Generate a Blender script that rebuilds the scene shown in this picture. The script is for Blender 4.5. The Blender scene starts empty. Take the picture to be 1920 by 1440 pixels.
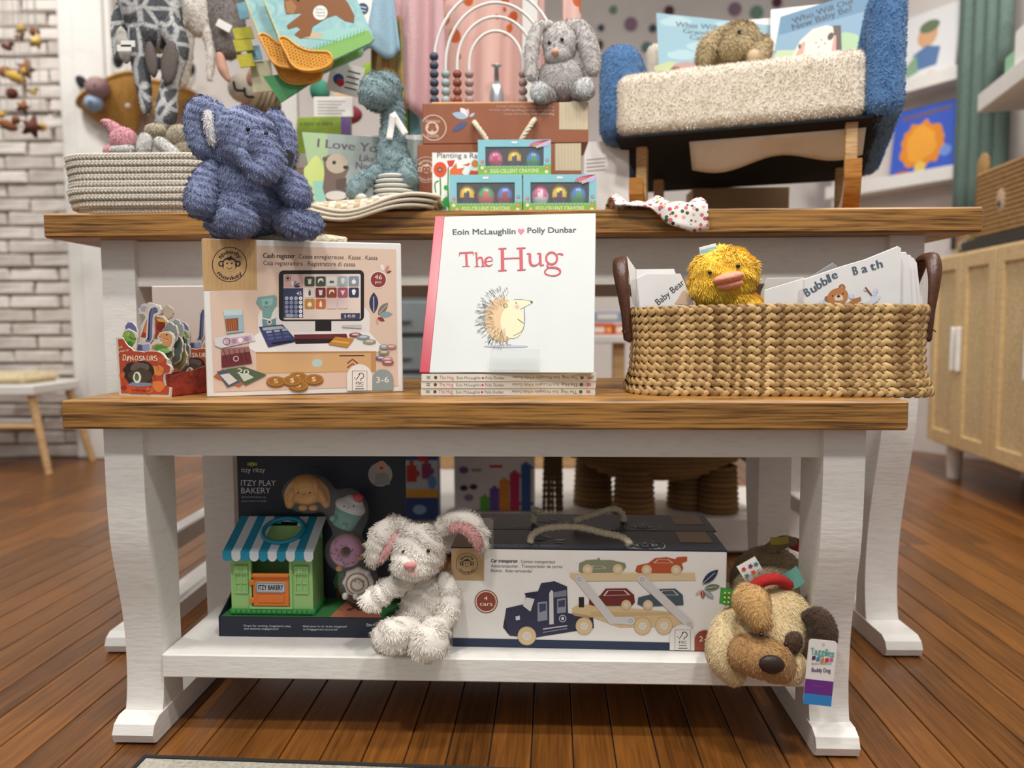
import bpy, bmesh, math, random
import numpy as np
from mathutils import Vector, Matrix
from mathutils.bvhtree import BVHTree
random.seed(7)
RNG = np.random.default_rng(7)
SC = bpy.context.scene
COL = SC.collection
# ---------------------------------------------------------------- camera
F = 1442.0                      # focal length in pixels of the 1920 x 1440 frame
CAM = np.array([0, 0, .593])
_p, _r = math.atan(110 / F), .004
FW = np.array([0, math.cos(_p), -math.sin(_p)])
_u0 = np.array([0, math.sin(_p), math.cos(_p)]); _r0 = np.array([1., 0, 0])
RT = _r0 * math.cos(_r) - _u0 * math.sin(_r)
UP = _u0 * math.cos(_r) + _r0 * math.sin(_r)
cd = bpy.data.cameras.new('camera'); cam = bpy.data.objects.new('camera', cd); COL.objects.link(cam)
cam.matrix_world = Matrix(((RT[0], UP[0], -FW[0], CAM[0]), (RT[1], UP[1], -FW[1], CAM[1]), (RT[2], UP[2], -FW[2], CAM[2]), (0, 0, 0, 1)))
cd.sensor_width = 36; cd.lens = 36 * F / 1920; cd.clip_start = .02
cd.dof.use_dof = True; cd.dof.focus_distance = 1.12; cd.dof.aperture_fstop = 2.7
SC.camera = cam
# ---------------------------------------------------------------- light
w = bpy.data.worlds.new('shop_ambient'); SC.world = w; w.use_nodes = True
bg = w.node_tree.nodes['Background']; bg.inputs[0].default_value = (1, .99, .975, 1); bg.inputs[1].default_value = .50
def lamp(x, y, z, power, size, aim=None, spread=120, col=(1, .975, .94)):
    l = bpy.data.lights.new('ceiling_lamp', 'AREA'); l.shape = 'DISK'; l.size = size; l.energy = power; l.color = col; l.spread = math.radians(spread)
    o = bpy.data.objects.new('ceiling_lamp', l); COL.objects.link(o); o.location = (x, y, z)
    o.rotation_euler = ((Vector(aim) - Vector((x, y, z))).to_track_quat('-Z', 'Y').to_euler() if aim else (0, 0, 0))
lamp(-.6, -.25, 2.7, 13, .2, (-.3, 1.2, .4))
lamp(.7, -.25, 2.7, 13, .2, (.3, 1.2, .4))
lamp(-.9, .5, 2.7, 8, .16, (-.7, 1.2, .3))
lamp(.1, .5, 2.7, 9, .16, (0, 1.2, .3))
lamp(1.0, .5, 2.7, 8, .16, (.7, 1.2, .3))
lamp(-1.5, 1.6, 2.7, 14, .2, (-1.5, 2.2, 0))
lamp(1.45, 1.5, 2.7, 14, .2, (1.5, 2.2, 0))
lamp(-1.9, 2.5, 2.7, 15, .25, (-2.2, 3.4, .7))
lamp(.2, 2.7, 2.7, 8, .25, (.2, 3.6, .6))
lamp(1.3, 2.3, 2.7, 18, .25, (1.9, 3.2, .7))
SC.view_settings.view_transform = 'Standard'; SC.view_settings.look = 'None'
SC.view_settings.exposure = -.4; SC.view_settings.gamma = 1; SC.view_settings.use_curve_mapping = False
# ---------------------------------------------------------------- helpers: measuring
def ray(u, v): return FW + RT * ((u - 960) / F) + UP * ((720 - v) / F)
def PY(u, v, Y): d = ray(u, v); return CAM + d * (Y / d[1])        # the point of the place at distance Y
def PZ(u, v, z): d = ray(u, v); return CAM + d * ((z - CAM[2]) / d[2])  # the point of the place at height z
def nrm(a): a = np.asarray(a, float); return a / max(1e-12, np.linalg.norm(a))
def rotz(a): c, s = math.cos(a), math.sin(a); return np.array([[c, -s, 0], [s, c, 0], [0, 0, 1.]])
def roty(a): c, s = math.cos(a), math.sin(a); return np.array([[c, 0, s], [0, 1, 0], [-s, 0, c]])
def rotx(a): c, s = math.cos(a), math.sin(a); return np.array([[1, 0, 0], [0, c, -s], [0, s, c]])
def axisrot(ax, a): return np.array(Matrix.Rotation(a, 3, Vector(ax)))
def lin(h):
    h = h.lstrip('#'); c = [int(h[i:i + 2], 16) / 255 for i in (0, 2, 4)]
    return tuple(x / 12.92 if x <= .04045 else ((x + .055) / 1.055) ** 2.4 for x in c) + (1,)
# ---------------------------------------------------------------- helpers: materials
MATS = {}
def M(key, hexc=None, rough=.6, kind='plain', hex2=None, sc=1., bump=None, metal=0, alpha=None, spec=None, trans=0):
    if key in MATS: return MATS[key]
    m = bpy.data.materials.new(key); MATS[key] = m; m.use_nodes = True
    nt = m.node_tree; N = nt.nodes; Lk = nt.links.new; b = N['Principled BSDF']
    c1 = lin(hexc); c2 = lin(hex2) if hex2 else tuple(x * .82 for x in c1[:3]) + (1,)
    b.inputs['Roughness'].default_value = rough; b.inputs['Metallic'].default_value = metal
    if spec is not None: b.inputs['Specular IOR Level'].default_value = spec
    if trans: b.inputs['Transmission Weight'].default_value = trans; b.inputs['IOR'].default_value = 1.45
    if alpha is not None: b.inputs['Alpha'].default_value = alpha
    tc = N.new('ShaderNodeTexCoord'); mp = N.new('ShaderNodeMapping'); Lk(tc.outputs['Object'], mp.inputs[0])
    ns = N.new('ShaderNodeTexNoise'); Lk(mp.outputs[0], ns.inputs['Vector'])
    ns.inputs['Detail'].default_value = 4
    rp = N.new('ShaderNodeValToRGB'); rp.color_ramp.elements[0].color = c2; rp.color_ramp.elements[1].color = c1
    fac = ns.outputs['Fac']; src = None; bs = None; bd = .002
    if kind == 'plain': ns.inputs['Scale'].default_value = 25 * sc; rp.color_ramp.elements[0].position = 0; rp.color_ramp.elements[1].position = .55
    elif kind == 'paint':
        mp.inputs['Scale'].default_value = (14, 14, 60); ns.inputs['Scale'].default_value = 3; rp.color_ramp.elements[0].position = .1; rp.color_ramp.elements[1].position = .5; bs = .25
    elif kind in ('oak', 'floor'):
        mp.inputs['Scale'].default_value = (1.3, 9, 38) if kind == 'oak' else (16, .9, 1)
        ns.inputs['Scale'].default_value = 3.5; ns.inputs['Distortion'].default_value = 1.2; ns.inputs['Detail'].default_value = 6
        wv = N.new('ShaderNodeTexNoise'); mp2 = N.new('ShaderNodeMapping'); Lk(tc.outputs['Object'], mp2.inputs[0])
        mp2.inputs['Scale'].default_value = (5, 40, 190) if kind == 'oak' else (130, 5, 1); wv.inputs['Scale'].default_value = 2; wv.inputs['Detail'].default_value = 5; Lk(mp2.outputs[0], wv.inputs['Vector'])
        mx = N.new('ShaderNodeMix'); mx.data_type = 'FLOAT'; mx.inputs[0].default_value = .58 if kind == 'oak' else .42; Lk(fac, mx.inputs[2]); Lk(wv.outputs['Fac'], mx.inputs[3]); fac = mx.outputs[0]
        rp.color_ramp.elements[0].position = .38 if kind == 'oak' else .27; rp.color_ramp.elements[1].position = .56 if kind == 'oak' else .74; bs = .12 if kind == 'oak' else .05
        if kind == 'floor':
            oi = N.new('ShaderNodeObjectInfo'); ma = N.new('ShaderNodeMath'); ma.operation = 'MULTIPLY_ADD'; ma.inputs[1].default_value = .24; ma.inputs[2].default_value = -.12
            Lk(oi.outputs['Random'], ma.inputs[0]); ad = N.new('ShaderNodeMath'); Lk(fac, ad.inputs[0]); Lk(ma.outputs[0], ad.inputs[1]); fac = ad.outputs[0]
    elif kind == 'fur':
        ge = N.new('ShaderNodeNewGeometry'); ns.inputs['Scale'].default_value = 30 * sc; ns.inputs['Detail'].default_value = 2
        mx = N.new('ShaderNodeMix'); mx.data_type = 'FLOAT'; mx.inputs[0].default_value = .5; Lk(fac, mx.inputs[2]); Lk(ge.outputs['Random Per Island'], mx.inputs[3]); fac = mx.outputs[0]
        rp.color_ramp.elements[0].position = .12; rp.color_ramp.elements[1].position = .72
        b.inputs['Sheen Weight'].default_value = .25; b.inputs['Sheen Roughness'].default_value = .5
    elif kind == 'weave':
        ge = N.new('ShaderNodeNewGeometry'); mp.inputs['Scale'].default_value = (1, 1, 1); ns.inputs['Scale'].default_value = 160 * sc
        mx = N.new('ShaderNodeMix'); mx.data_type = 'FLOAT'; mx.inputs[0].default_value = .62; Lk(fac, mx.inputs[2]); Lk(ge.outputs['Random Per Island'], mx.inputs[3]); fac = mx.outputs[0]; rp.color_ramp.elements[0].position = .1; rp.color_ramp.elements[1].position = .85; bs = .4
    elif kind == 'cloth':
        ns.inputs['Scale'].default_value = 420 * sc; rp.color_ramp.elements[0].position = .2; rp.color_ramp.elements[1].position = .6; bs = .5; bd = .001
    elif kind == 'leather':
        ns.inputs['Scale'].default_value = 140; rp.color_ramp.elements[0].position = .2; bs = .3
    elif kind == 'brick':
        oi = N.new('ShaderNodeObjectInfo'); ns.inputs['Scale'].default_value = 22
        mx = N.new('ShaderNodeMix'); mx.data_type = 'FLOAT'; mx.inputs[0].default_value = .35; Lk(fac, mx.inputs[2]); Lk(oi.outputs['Random'], mx.inputs[3]); fac = mx.outputs[0]; bs = .6; bd = .01
        rp.color_ramp.elements[0].position = .15; rp.color_ramp.elements[1].position = .6
    elif kind == 'watercolour':
        ns.inputs['Scale'].default_value = 14 * sc; ns.inputs['Distortion'].default_value = 1.5; rp.color_ramp.elements[0].position = .32; rp.color_ramp.elements[1].position = .66
    elif kind == 'check':
        ck = N.new('ShaderNodeTexChecker'); ck.inputs['Scale'].default_value = 1 * sc; Lk(mp.outputs[0], ck.inputs['Vector']); fac = ck.outputs['Fac']; bs = None
    if bump is not None: bs = bump
    Lk(fac, rp.inputs[0]); Lk(rp.outputs[0], b.inputs['Base Color'])
    if bs:
        bm = N.new('ShaderNodeBump'); bm.inputs['Strength'].default_value = bs; bm.inputs['Distance'].default_value = bd
        Lk(fac, bm.inputs['Height']); Lk(bm.outputs[0], b.inputs['Normal'])
    return m
def ink(hexc, rough=.5): return M('print_' + hexc + ('' if rough == .5 else '_%d' % (rough * 100)), hexc, rough, 'plain', hexc)
# ---------------------------------------------------------------- helpers: objects
BASE = {}
def tag(o, label, cat, group=None):
    o['label'] = label; o['category'] = cat
    if group: o['group'] = group
    return o
def thing(name, loc, label, cat, group=None):
    o = bpy.data.objects.new(name, None); COL.objects.link(o); o.location = loc; o.empty_display_size = .02
    BASE[o] = np.array(loc, float); return tag(o, label, cat, group)
def mk(name, V, Fc, mats, parent=None, smooth=False, mi=None, kind=None, base=None, label=None):
    """one mesh object; V in place coordinates, stored relative to the base of its thing"""
    V = np.asarray(V, float)
    if parent is not None: b = BASE[parent]
    elif base is not None: b = np.asarray(base, float)
    else: lo, hi = V.min(0), V.max(0); b = np.array([(lo[0] + hi[0]) / 2, (lo[1] + hi[1]) / 2, lo[2]])
    me = bpy.data.meshes.new(name); me.from_pydata((V - b).tolist(), [], Fc if isinstance(Fc, list) else Fc.tolist())
    if not isinstance(mats, (list, tuple)): mats = [mats]
    for m in mats: me.materials.append(m)
    if mi is not None: me.polygons.foreach_set('material_index', np.asarray(mi, np.int32))
    if smooth: me.polygons.foreach_set('use_smooth', np.ones(len(me.polygons), bool))
    me.update()
    o = bpy.data.objects.new(name, me); COL.objects.link(o)
    if parent is not None: o.parent = parent
    else: o.location = b
    BASE[o] = b
    if kind: o['kind'] = kind
    if label: o['label'] = label
    return o
def struct(o): o['kind'] = 'structure'; return o
class Fr:
    """a local frame: origin and three axes"""
    def __init__(s, O, R=None): s.O = np.asarray(O, float); s.R = np.eye(3) if R is None else np.asarray(R, float)
    def __call__(s, *p): return s.O + s.R @ np.asarray(p if len(p) == 3 else p[0], float)
    def at(s, p, R=None): return Fr(s(p), s.R if R is None else s.R @ R)
def catmull(P, n=8):
    P = np.asarray(P, float); Q = np.vstack([2 * P[0] - P[1], P, 2 * P[-1] - P[-2]]); out = []
    for i in range(1, len(Q) - 2):
        for k in range(n):
            t = k / n; a, b, c, d = Q[i - 1:i + 3]
            out.append(.5 * ((2 * b) + (-a + c) * t + (2 * a - 5 * b + 4 * c - d) * t * t + (-a + 3 * b - 3 * c + d) * t ** 3))
    out.append(P[-1]); return np.array(out)
class MB:
    def __init__(s, T=None): s.V = []; s.F = []; s.mi = []; s.T = T; s.m = 0
    def add(s, V, Fc):
        n = len(s.V)
        for p in V: s.V.append(s.T(p) if s.T else np.asarray(p, float))
        for f in Fc: s.F.append([i + n for i in f]); s.mi.append(s.m)
        return s
    def box(s, x0, x1, y0, y1, z0, z1, b=0):
        if b <= 0:
            V = [(x, y, z) for x in (x0, x1) for y in (y0, y1) for z in (z0, z1)]
            return s.add(V, [[0, 1, 3, 2], [4, 6, 7, 5], [0, 4, 5, 1], [2, 3, 7, 6], [0, 2, 6, 4], [1, 5, 7, 3]])
        V = []; ix = {}; X, Y, Z = (x0, x1), (y0, y1), (z0, z1)
        for a in (0, 1):
            for c in (0, 1):
                for d in (0, 1):
                    p = (X[a], Y[c], Z[d]); sg = (1 - 2 * a, 1 - 2 * c, 1 - 2 * d)
                    for k in range(3):
                        q = [p[j] + (0 if j == k else sg[j] * b) for j in range(3)]; ix[a, c, d, k] = len(V); V.append(q)
        Fc = []
        for k in range(3):
            i, j = [q for q in range(3) if q != k]
            for e in (0, 1):
                f = []
                for (a, c) in ((0, 0), (1, 0), (1, 1), (0, 1)):
                    t = [0, 0, 0]; t[k] = e; t[i] = a; t[j] = c; f.append(ix[t[0], t[1], t[2], k])
                Fc.append(f if (e == 1) != (k == 1) else f[::-1])
                for e2 in (0, 1):
                    t0 = [0, 0, 0]; t0[i] = e; t0[j] = e2; t1 = list(t0); t1[k] = 1
                    Fc.append([ix[(*t0, i)], ix[(*t1, i)], ix[(*t1, j)], ix[(*t0, j)]])
        for a in (0, 1):
            for c in (0, 1):
                for d in (0, 1): Fc.append([ix[a, c, d, k] for k in range(3)])
        return s.add(V, Fc)
    def prism(s, poly, d0, d1, ax=1):
        """outline in the two axes other than ax, thick from d0 to d1 along ax"""
        n = len(poly); V = []
        for d in (d0, d1):
            for (a, c) in poly: V.append((a, d, c) if ax == 1 else (d, a, c) if ax == 0 else (a, c, d))
        return s.add(V, [list(range(n)), list(range(2 * n - 1, n - 1, -1))] + [[i, i + n, (i + 1) % n + n, (i + 1) % n] for i in range(n)])
    def tube(s, P, r, n=10, closed=False, flat=None, side=None, cap=True):
        """flat: second radius factor; side: fixed direction of the first radius; hemispherical ends when cap is True"""
        P = np.asarray(P, float); r = np.full(len(P), r, float) if np.isscalar(r) else np.asarray(r, float)
        if cap is True and not closed:
            d0, d1 = nrm(P[0] - P[1]), nrm(P[-1] - P[-2]); A = (1., .92, .72, .4)
            P = np.vstack([[P[0] + d0 * r[0] * q for q in A], P, [P[-1] + d1 * r[-1] * q for q in A[::-1]]])
            B = [math.sqrt(max(.0004, 1 - q * q)) for q in A]; r = np.concatenate([[r[0] * q for q in B], r, [r[-1] * q for q in B[::-1]]])
        m = len(P); V = []; u = None
        for i in range(m):
            t = nrm(P[(i + 1) % m] - P[i - 1]) if closed else nrm(P[min(m - 1, i + 1)] - P[max(0, i - 1)])
            if side is not None: u = nrm(np.asarray(side) - t * np.dot(side, t))
            elif u is None: a = np.array([0, 0, 1.]) if abs(t[2]) < .9 else np.array([1., 0, 0]); u = nrm(np.cross(t, a))
            else: u = nrm(u - t * np.dot(u, t))
            w = np.cross(t, u) * (flat or 1)
            for k in range(n): a = 2 * math.pi * k / n; V.append(P[i] + r[i] * (math.cos(a) * u + math.sin(a) * w))
        Fc = []
        for i in range(m if closed else m - 1):
            for k in range(n): Fc.append([i * n + k, i * n + (k + 1) % n, ((i + 1) % m) * n + (k + 1) % n, ((i + 1) % m) * n + k])
        if not closed: Fc.append(list(range(n))[::-1]); Fc.append([(m - 1) * n + k for k in range(n)])
        return s.add(V, Fc)
    def ell(s, c, r, R=None, nu=16, nv=10, half=False):
        if np.isscalar(r): r = (r, r, r)
        c = np.asarray(c, float); R = np.eye(3) if R is None else R; V = [c + R @ np.array([0, 0, r[2]])]
        top = nv if not half else nv // 2 + 1
        for i in range(1, top):
            th = math.pi * i / nv
            for k in range(nu):
                a = 2 * math.pi * k / nu; V.append(c + R @ np.array([r[0] * math.sin(th) * math.cos(a), r[1] * math.sin(th) * math.sin(a), r[2] * math.cos(th)]))
        Fc = [[0, 1 + k, 1 + (k + 1) % nu] for k in range(nu)]
        for i in range(top - 2):
            for k in range(nu): Fc.append([1 + i * nu + k, 1 + (i + 1) * nu + k, 1 + (i + 1) * nu + (k + 1) % nu, 1 + i * nu + (k + 1) % nu])
        if half: Fc.append([1 + (top - 2) * nu + k for k in range(nu)][::-1])
        else: V.append(c + R @ np.array([0, 0, -r[2]])); q = len(V) - 1; Fc += [[q, 1 + (nv - 2) * nu + (k + 1) % nu, 1 + (nv - 2) * nu + k] for k in range(nu)]
        return s.add(V, Fc)
    def lathe(s, prof, n=24, c=(0, 0, 0)):
        V = [(c[0] + r * math.cos(2 * math.pi * k / n), c[1] + r * math.sin(2 * math.pi * k / n), c[2] + z) for r, z in prof for k in range(n)]
        Fc = [[i * n + k, i * n + (k + 1) % n, (i + 1) * n + (k + 1) % n, (i + 1) * n + k] for i in range(len(prof) - 1) for k in range(n)]
        return s.add(V, Fc)
    def grid(s, fn, nu, nv):
        V = [fn(i / nu, j / nv) for j in range(nv + 1) for i in range(nu + 1)]
        return s.add(V, [[j * (nu + 1) + i, j * (nu + 1) + i + 1, (j + 1) * (nu + 1) + i + 1, (j + 1) * (nu + 1) + i] for j in range(nv) for i in range(nu)])
    def rope(s, P, R, turns, strands=3, n=6):
        P = np.asarray(P, float); m = len(P); T = [nrm(P[min(m - 1, i + 1)] - P[max(0, i - 1)]) for i in range(m)]
        u = nrm(np.cross(T[0], (.3, .2, 1))); fr = []
        for t in T: u = nrm(u - t * np.dot(u, t)); fr.append((u, np.cross(t, u)))
        for q in range(strands):
            Q = [P[i] + R * .52 * (math.cos(2 * math.pi * (turns * i / m + q / strands)) * fr[i][0] + math.sin(2 * math.pi * (turns * i / m + q / strands)) * fr[i][1]) for i in range(m)]
            s.tube(Q, R * .56, n, cap=False)
        return s
    def obj(s, name, mats, parent=None, smooth=False, **k):
        return mk(name, s.V, s.F, mats, parent, smooth, s.mi if isinstance(mats, (list, tuple)) else None, **k)
def sheet(fn, nu, nv, th, T=None):
    """a sheet with real thickness: fn(u,v) -> point; returns an MB"""
    P = np.array([[fn(i / nu, j / nv) for i in range(nu + 1)] for j in range(nv + 1)], float)
    du = np.gradient(P, axis=1); dv = np.gradient(P, axis=0); N = np.cross(du, dv); N /= np.maximum(1e-9, np.linalg.norm(N, axis=2, keepdims=True))
    mb = MB(T); a = (P + N * th / 2).reshape(-1, 3); b = (P - N * th / 2).reshape(-1, 3); W = nu + 1; k = len(a)
    Fc = []
    for j in range(nv):
        for i in range(nu): q = [j * W + i, j * W + i + 1, (j + 1) * W + i + 1, (j + 1) * W + i]; Fc.append(q); Fc.append([x + k for x in q[::-1]])
    ed = [i for i in range(nu + 1)] + [j * W + nu for j in range(1, nv + 1)] + [nv * W + i for i in range(nu - 1, -1, -1)] + [j * W for j in range(nv - 1, 0, -1)]
    for i in range(len(ed)): x, y = ed[i], ed[(i + 1) % len(ed)]; Fc.append([y, x, x + k, y + k])
    return mb.add(np.vstack([a, b]), Fc)
# ---------------------------------------------------------------- helpers: soft toys and pile
def e(u, v, Y, ru, rv, rd, a=0): return ('e', PY(u, v, Y), (ru * Y / F, rd * Y / F, rv * Y / F), roty(math.radians(a)))
def t(*P): return ('t', [PY(u, v, Y) for u, v, Y, r in P], [r * Y / F for u, v, Y, r in P])
def soft(shapes, vox=.004, it=6, disp=0, dk=60):
    mb = MB()
    for s_ in shapes:
        if s_[0] == 'e': mb.ell(s_[1], s_[2], s_[3], 20, 14)
        else:
            c = catmull(np.hstack([np.array(s_[1]), np.array(s_[2])[:, None]]), 6); mb.tube(c[:, :3], np.maximum(c[:, 3], .001), 14)
    me = bpy.data.meshes.new('tmp'); me.from_pydata([tuple(p) for p in mb.V], [], mb.F)
    o = bpy.data.objects.new('tmp', me); COL.objects.link(o)
    a = o.modifiers.new('r', 'REMESH'); a.mode = 'VOXEL'; a.voxel_size = vox
    b = o.modifiers.new('s', 'SMOOTH'); b.iterations = it; b.factor = .5
    dg = bpy.context.evaluated_depsgraph_get(); ev = o.evaluated_get(dg); m2 = ev.to_mesh()
    V = np.empty(len(m2.vertices) * 3); m2.vertices.foreach_get('co', V); V = V.reshape(-1, 3)
    Nn = np.empty(len(m2.vertices) * 3); m2.vertices.foreach_get('normal', Nn); Nn = Nn.reshape(-1, 3)
    Fc = [list(p.vertices) for p in m2.polygons]; ev.to_mesh_clear(); bpy.data.objects.remove(o); bpy.data.meshes.remove(me)
    if disp: V = V + Nn * (disp * wob(V, dk))[:, None]
    return V, Fc
def wob(P, k):
    x, y, z = P[:, 0] * k, P[:, 1] * k, P[:, 2] * k
    return (np.sin(x + 1.7 * np.sin(z * .9 + 1)) + np.sin(z * 1.3 + 1.4 * np.sin(y * .8 + 2)) + np.sin(y * 1.1 + 1.2 * np.sin(x * .7 + z * .5))) / 3
def fur(V, Fc, dens, L, w, comb=(0, 0, -1), lay=.7, jit=.35, band=0., bk=300., keep=None):
    """short strands over a surface; dens per square metre"""
    V = np.asarray(V, float); T = np.array([[f[0], f[i], f[i + 1]] for f in Fc for i in range(1, len(f) - 1)])
    A, B, C = V[T[:, 0]], V[T[:, 1]], V[T[:, 2]]; cr = np.cross(B - A, C - A); ar = np.linalg.norm(cr, axis=1) / 2
    n = int(ar.sum() * dens)
    ix = RNG.choice(len(T), n, p=ar / ar.sum()); r1, r2 = RNG.random(n), RNG.random(n); fl = r1 + r2 > 1; r1[fl] = 1 - r1[fl]; r2[fl] = 1 - r2[fl]
    P = A[ix] + (B - A)[ix] * r1[:, None] + (C - A)[ix] * r2[:, None]; Nn = cr[ix] / np.maximum(1e-12, 2 * ar[ix])[:, None]
    if keep is not None: k = keep(P, Nn); P, Nn = P[k], Nn[k]; n = len(P)
    c = np.asarray(comb, float)[None] + .9 * np.stack([wob(P, 55), wob(P[:, [1, 2, 0]], 60), .6 * wob(P[:, [2, 0, 1]], 50)], 1)
    tg = c - Nn * (c * Nn).sum(1)[:, None]; tg /= np.maximum(1e-6, np.linalg.norm(tg, axis=1))[:, None]
    d = Nn * (1 - lay) + tg * lay + jit * RNG.normal(size=(n, 3)); d /= np.linalg.norm(d, axis=1)[:, None]
    Ln = L * (.65 + .55 * RNG.random(n))
    if band:
        ph = np.sin(bk * (P[:, 2] + .35 * P[:, 0]) + 4 * wob(P, 38) + 2.2 * wob(P[:, [2, 0, 1]], 95)); Ln = Ln * (1 + band * ph); P = P + Nn * (L * .35 * band * ph)[:, None]
    s_ = np.cross(Nn, d); s_ /= np.maximum(1e-6, np.linalg.norm(s_, axis=1))[:, None]; s_ = s_ * (w / 2) * (.7 + .6 * RNG.random((n, 1)))
    p0 = P - Nn * .0006; pm = P + d * Ln[:, None] * .55; pt = P + (d + .25 * tg - .1 * Nn) * Ln[:, None]
    W = np.stack([p0 - s_, p0 + s_, pm + s_ * .8, pm - s_ * .8, pt], 1).reshape(-1, 3)
    b = (np.arange(n) * 5)[:, None]; q = (b + np.array([0, 1, 2, 3])).tolist(); tr = (b + np.array([3, 2, 4])).tolist()
    return W, q + tr
def plush(name, parent, shapes, mat, dens=250000, L=.006, w=.0014, vox=.004, it=6, base_mat=None, mesh=None, disp=.0, dk=60, kind=None, label=None, **k):
    V, Fc = mesh if mesh else soft(shapes, vox, it, disp, dk)
    root = parent
    while root.parent: root = root.parent
    SURF.setdefault(root, []).append((BVHTree.FromPolygons([tuple(q) for q in V], Fc), L if dens else 0))
    if dens:
        W, G = fur(V, Fc, dens, L, w, **k); n = len(V); G = [[i + n for i in f] for f in G]
        return mk(name, np.vstack([V, W]), Fc + G, mat, parent, True, label=label)
    return mk(name, V, Fc, mat, parent, True, label=label)
SURF = {}
def surf_y(root, u, v, up=.5):
    """distance of the toy's surface where it is seen at (u, v)"""
    d = ray(u, v); best = None
    for bv, L in SURF[root]:
        h = bv.ray_cast(Vector(CAM), Vector(d))
        if h[0] is not None and (best is None or h[0][1] - L * up < best): best = h[0][1] - L * up
    return best
def bead(name, parent, u, v, Y, r, mat, ry=None, a=0):
    if Y is None:
        root = parent
        while root.parent: root = root.parent
        Y = surf_y(root, u, v)
    mb = MB(); k = Y / F; mb.ell(PY(u, v, Y), (r * k, (r if ry is None else min(r, ry)) * k, (r if ry is None else ry) * k), roty(math.radians(a)), 14, 10)
    return mb.obj(name, mat, parent, True)
# ---------------------------------------------------------------- helpers: flat print on a face
_TX = {}
def glyphs(txt):
    if txt in _TX: return _TX[txt]
    cu = bpy.data.curves.new('tmp', 'FONT'); cu.body = txt; cu.size = 1; cu.resolution_u = 3
    o = bpy.data.objects.new('tmp', cu); me = o.to_mesh()
    V = np.array([v.co[:2] for v in me.vertices]) if len(me.vertices) else np.zeros((0, 2)); Fc = [list(p.vertices) for p in me.polygons]
    o.to_mesh_clear(); bpy.data.objects.remove(o); bpy.data.curves.remove(cu); _TX[txt] = (V, Fc); return _TX[txt]
_CAP = float(glyphs('H')[0][:, 1].max())
def circ(x, y, r, n=20, ry=None, a=0, a0=0, a1=360):
    c, s = math.cos(math.radians(a)), math.sin(math.radians(a)); ry = r if ry is None else ry; out = []
    m = n if a1 - a0 >= 360 else n + 1
    for k in range(m): q = math.radians(a0 + (a1 - a0) * k / n); p, g = r * math.cos(q), -ry * math.sin(q); out.append((x + p * c - g * s, y + p * s + g * c))
    return out
def rrect(x0, y0, x1, y1, r, n=4):
    out = []
    for (cx, cy, a) in ((x1 - r, y0 + r, 0), (x0 + r, y0 + r, 90), (x0 + r, y1 - r, 180), (x1 - r, y1 - r, 270)): out += circ(cx, cy, r, n, a0=a, a1=a + 90)
    return out
def leafp(x, y, L, W, a):
    c, s = math.cos(math.radians(a)), math.sin(math.radians(a))
    return [(x + p * c - q * s, y + p * s + q * c) for p, q in [(L * i / 6, W * math.sin(math.pi * i / 6) ** .8) for i in range(7)] + [(L * i / 6, -W * math.sin(math.pi * i / 6) ** .8) for i in range(5, 0, -1)]]
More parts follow.
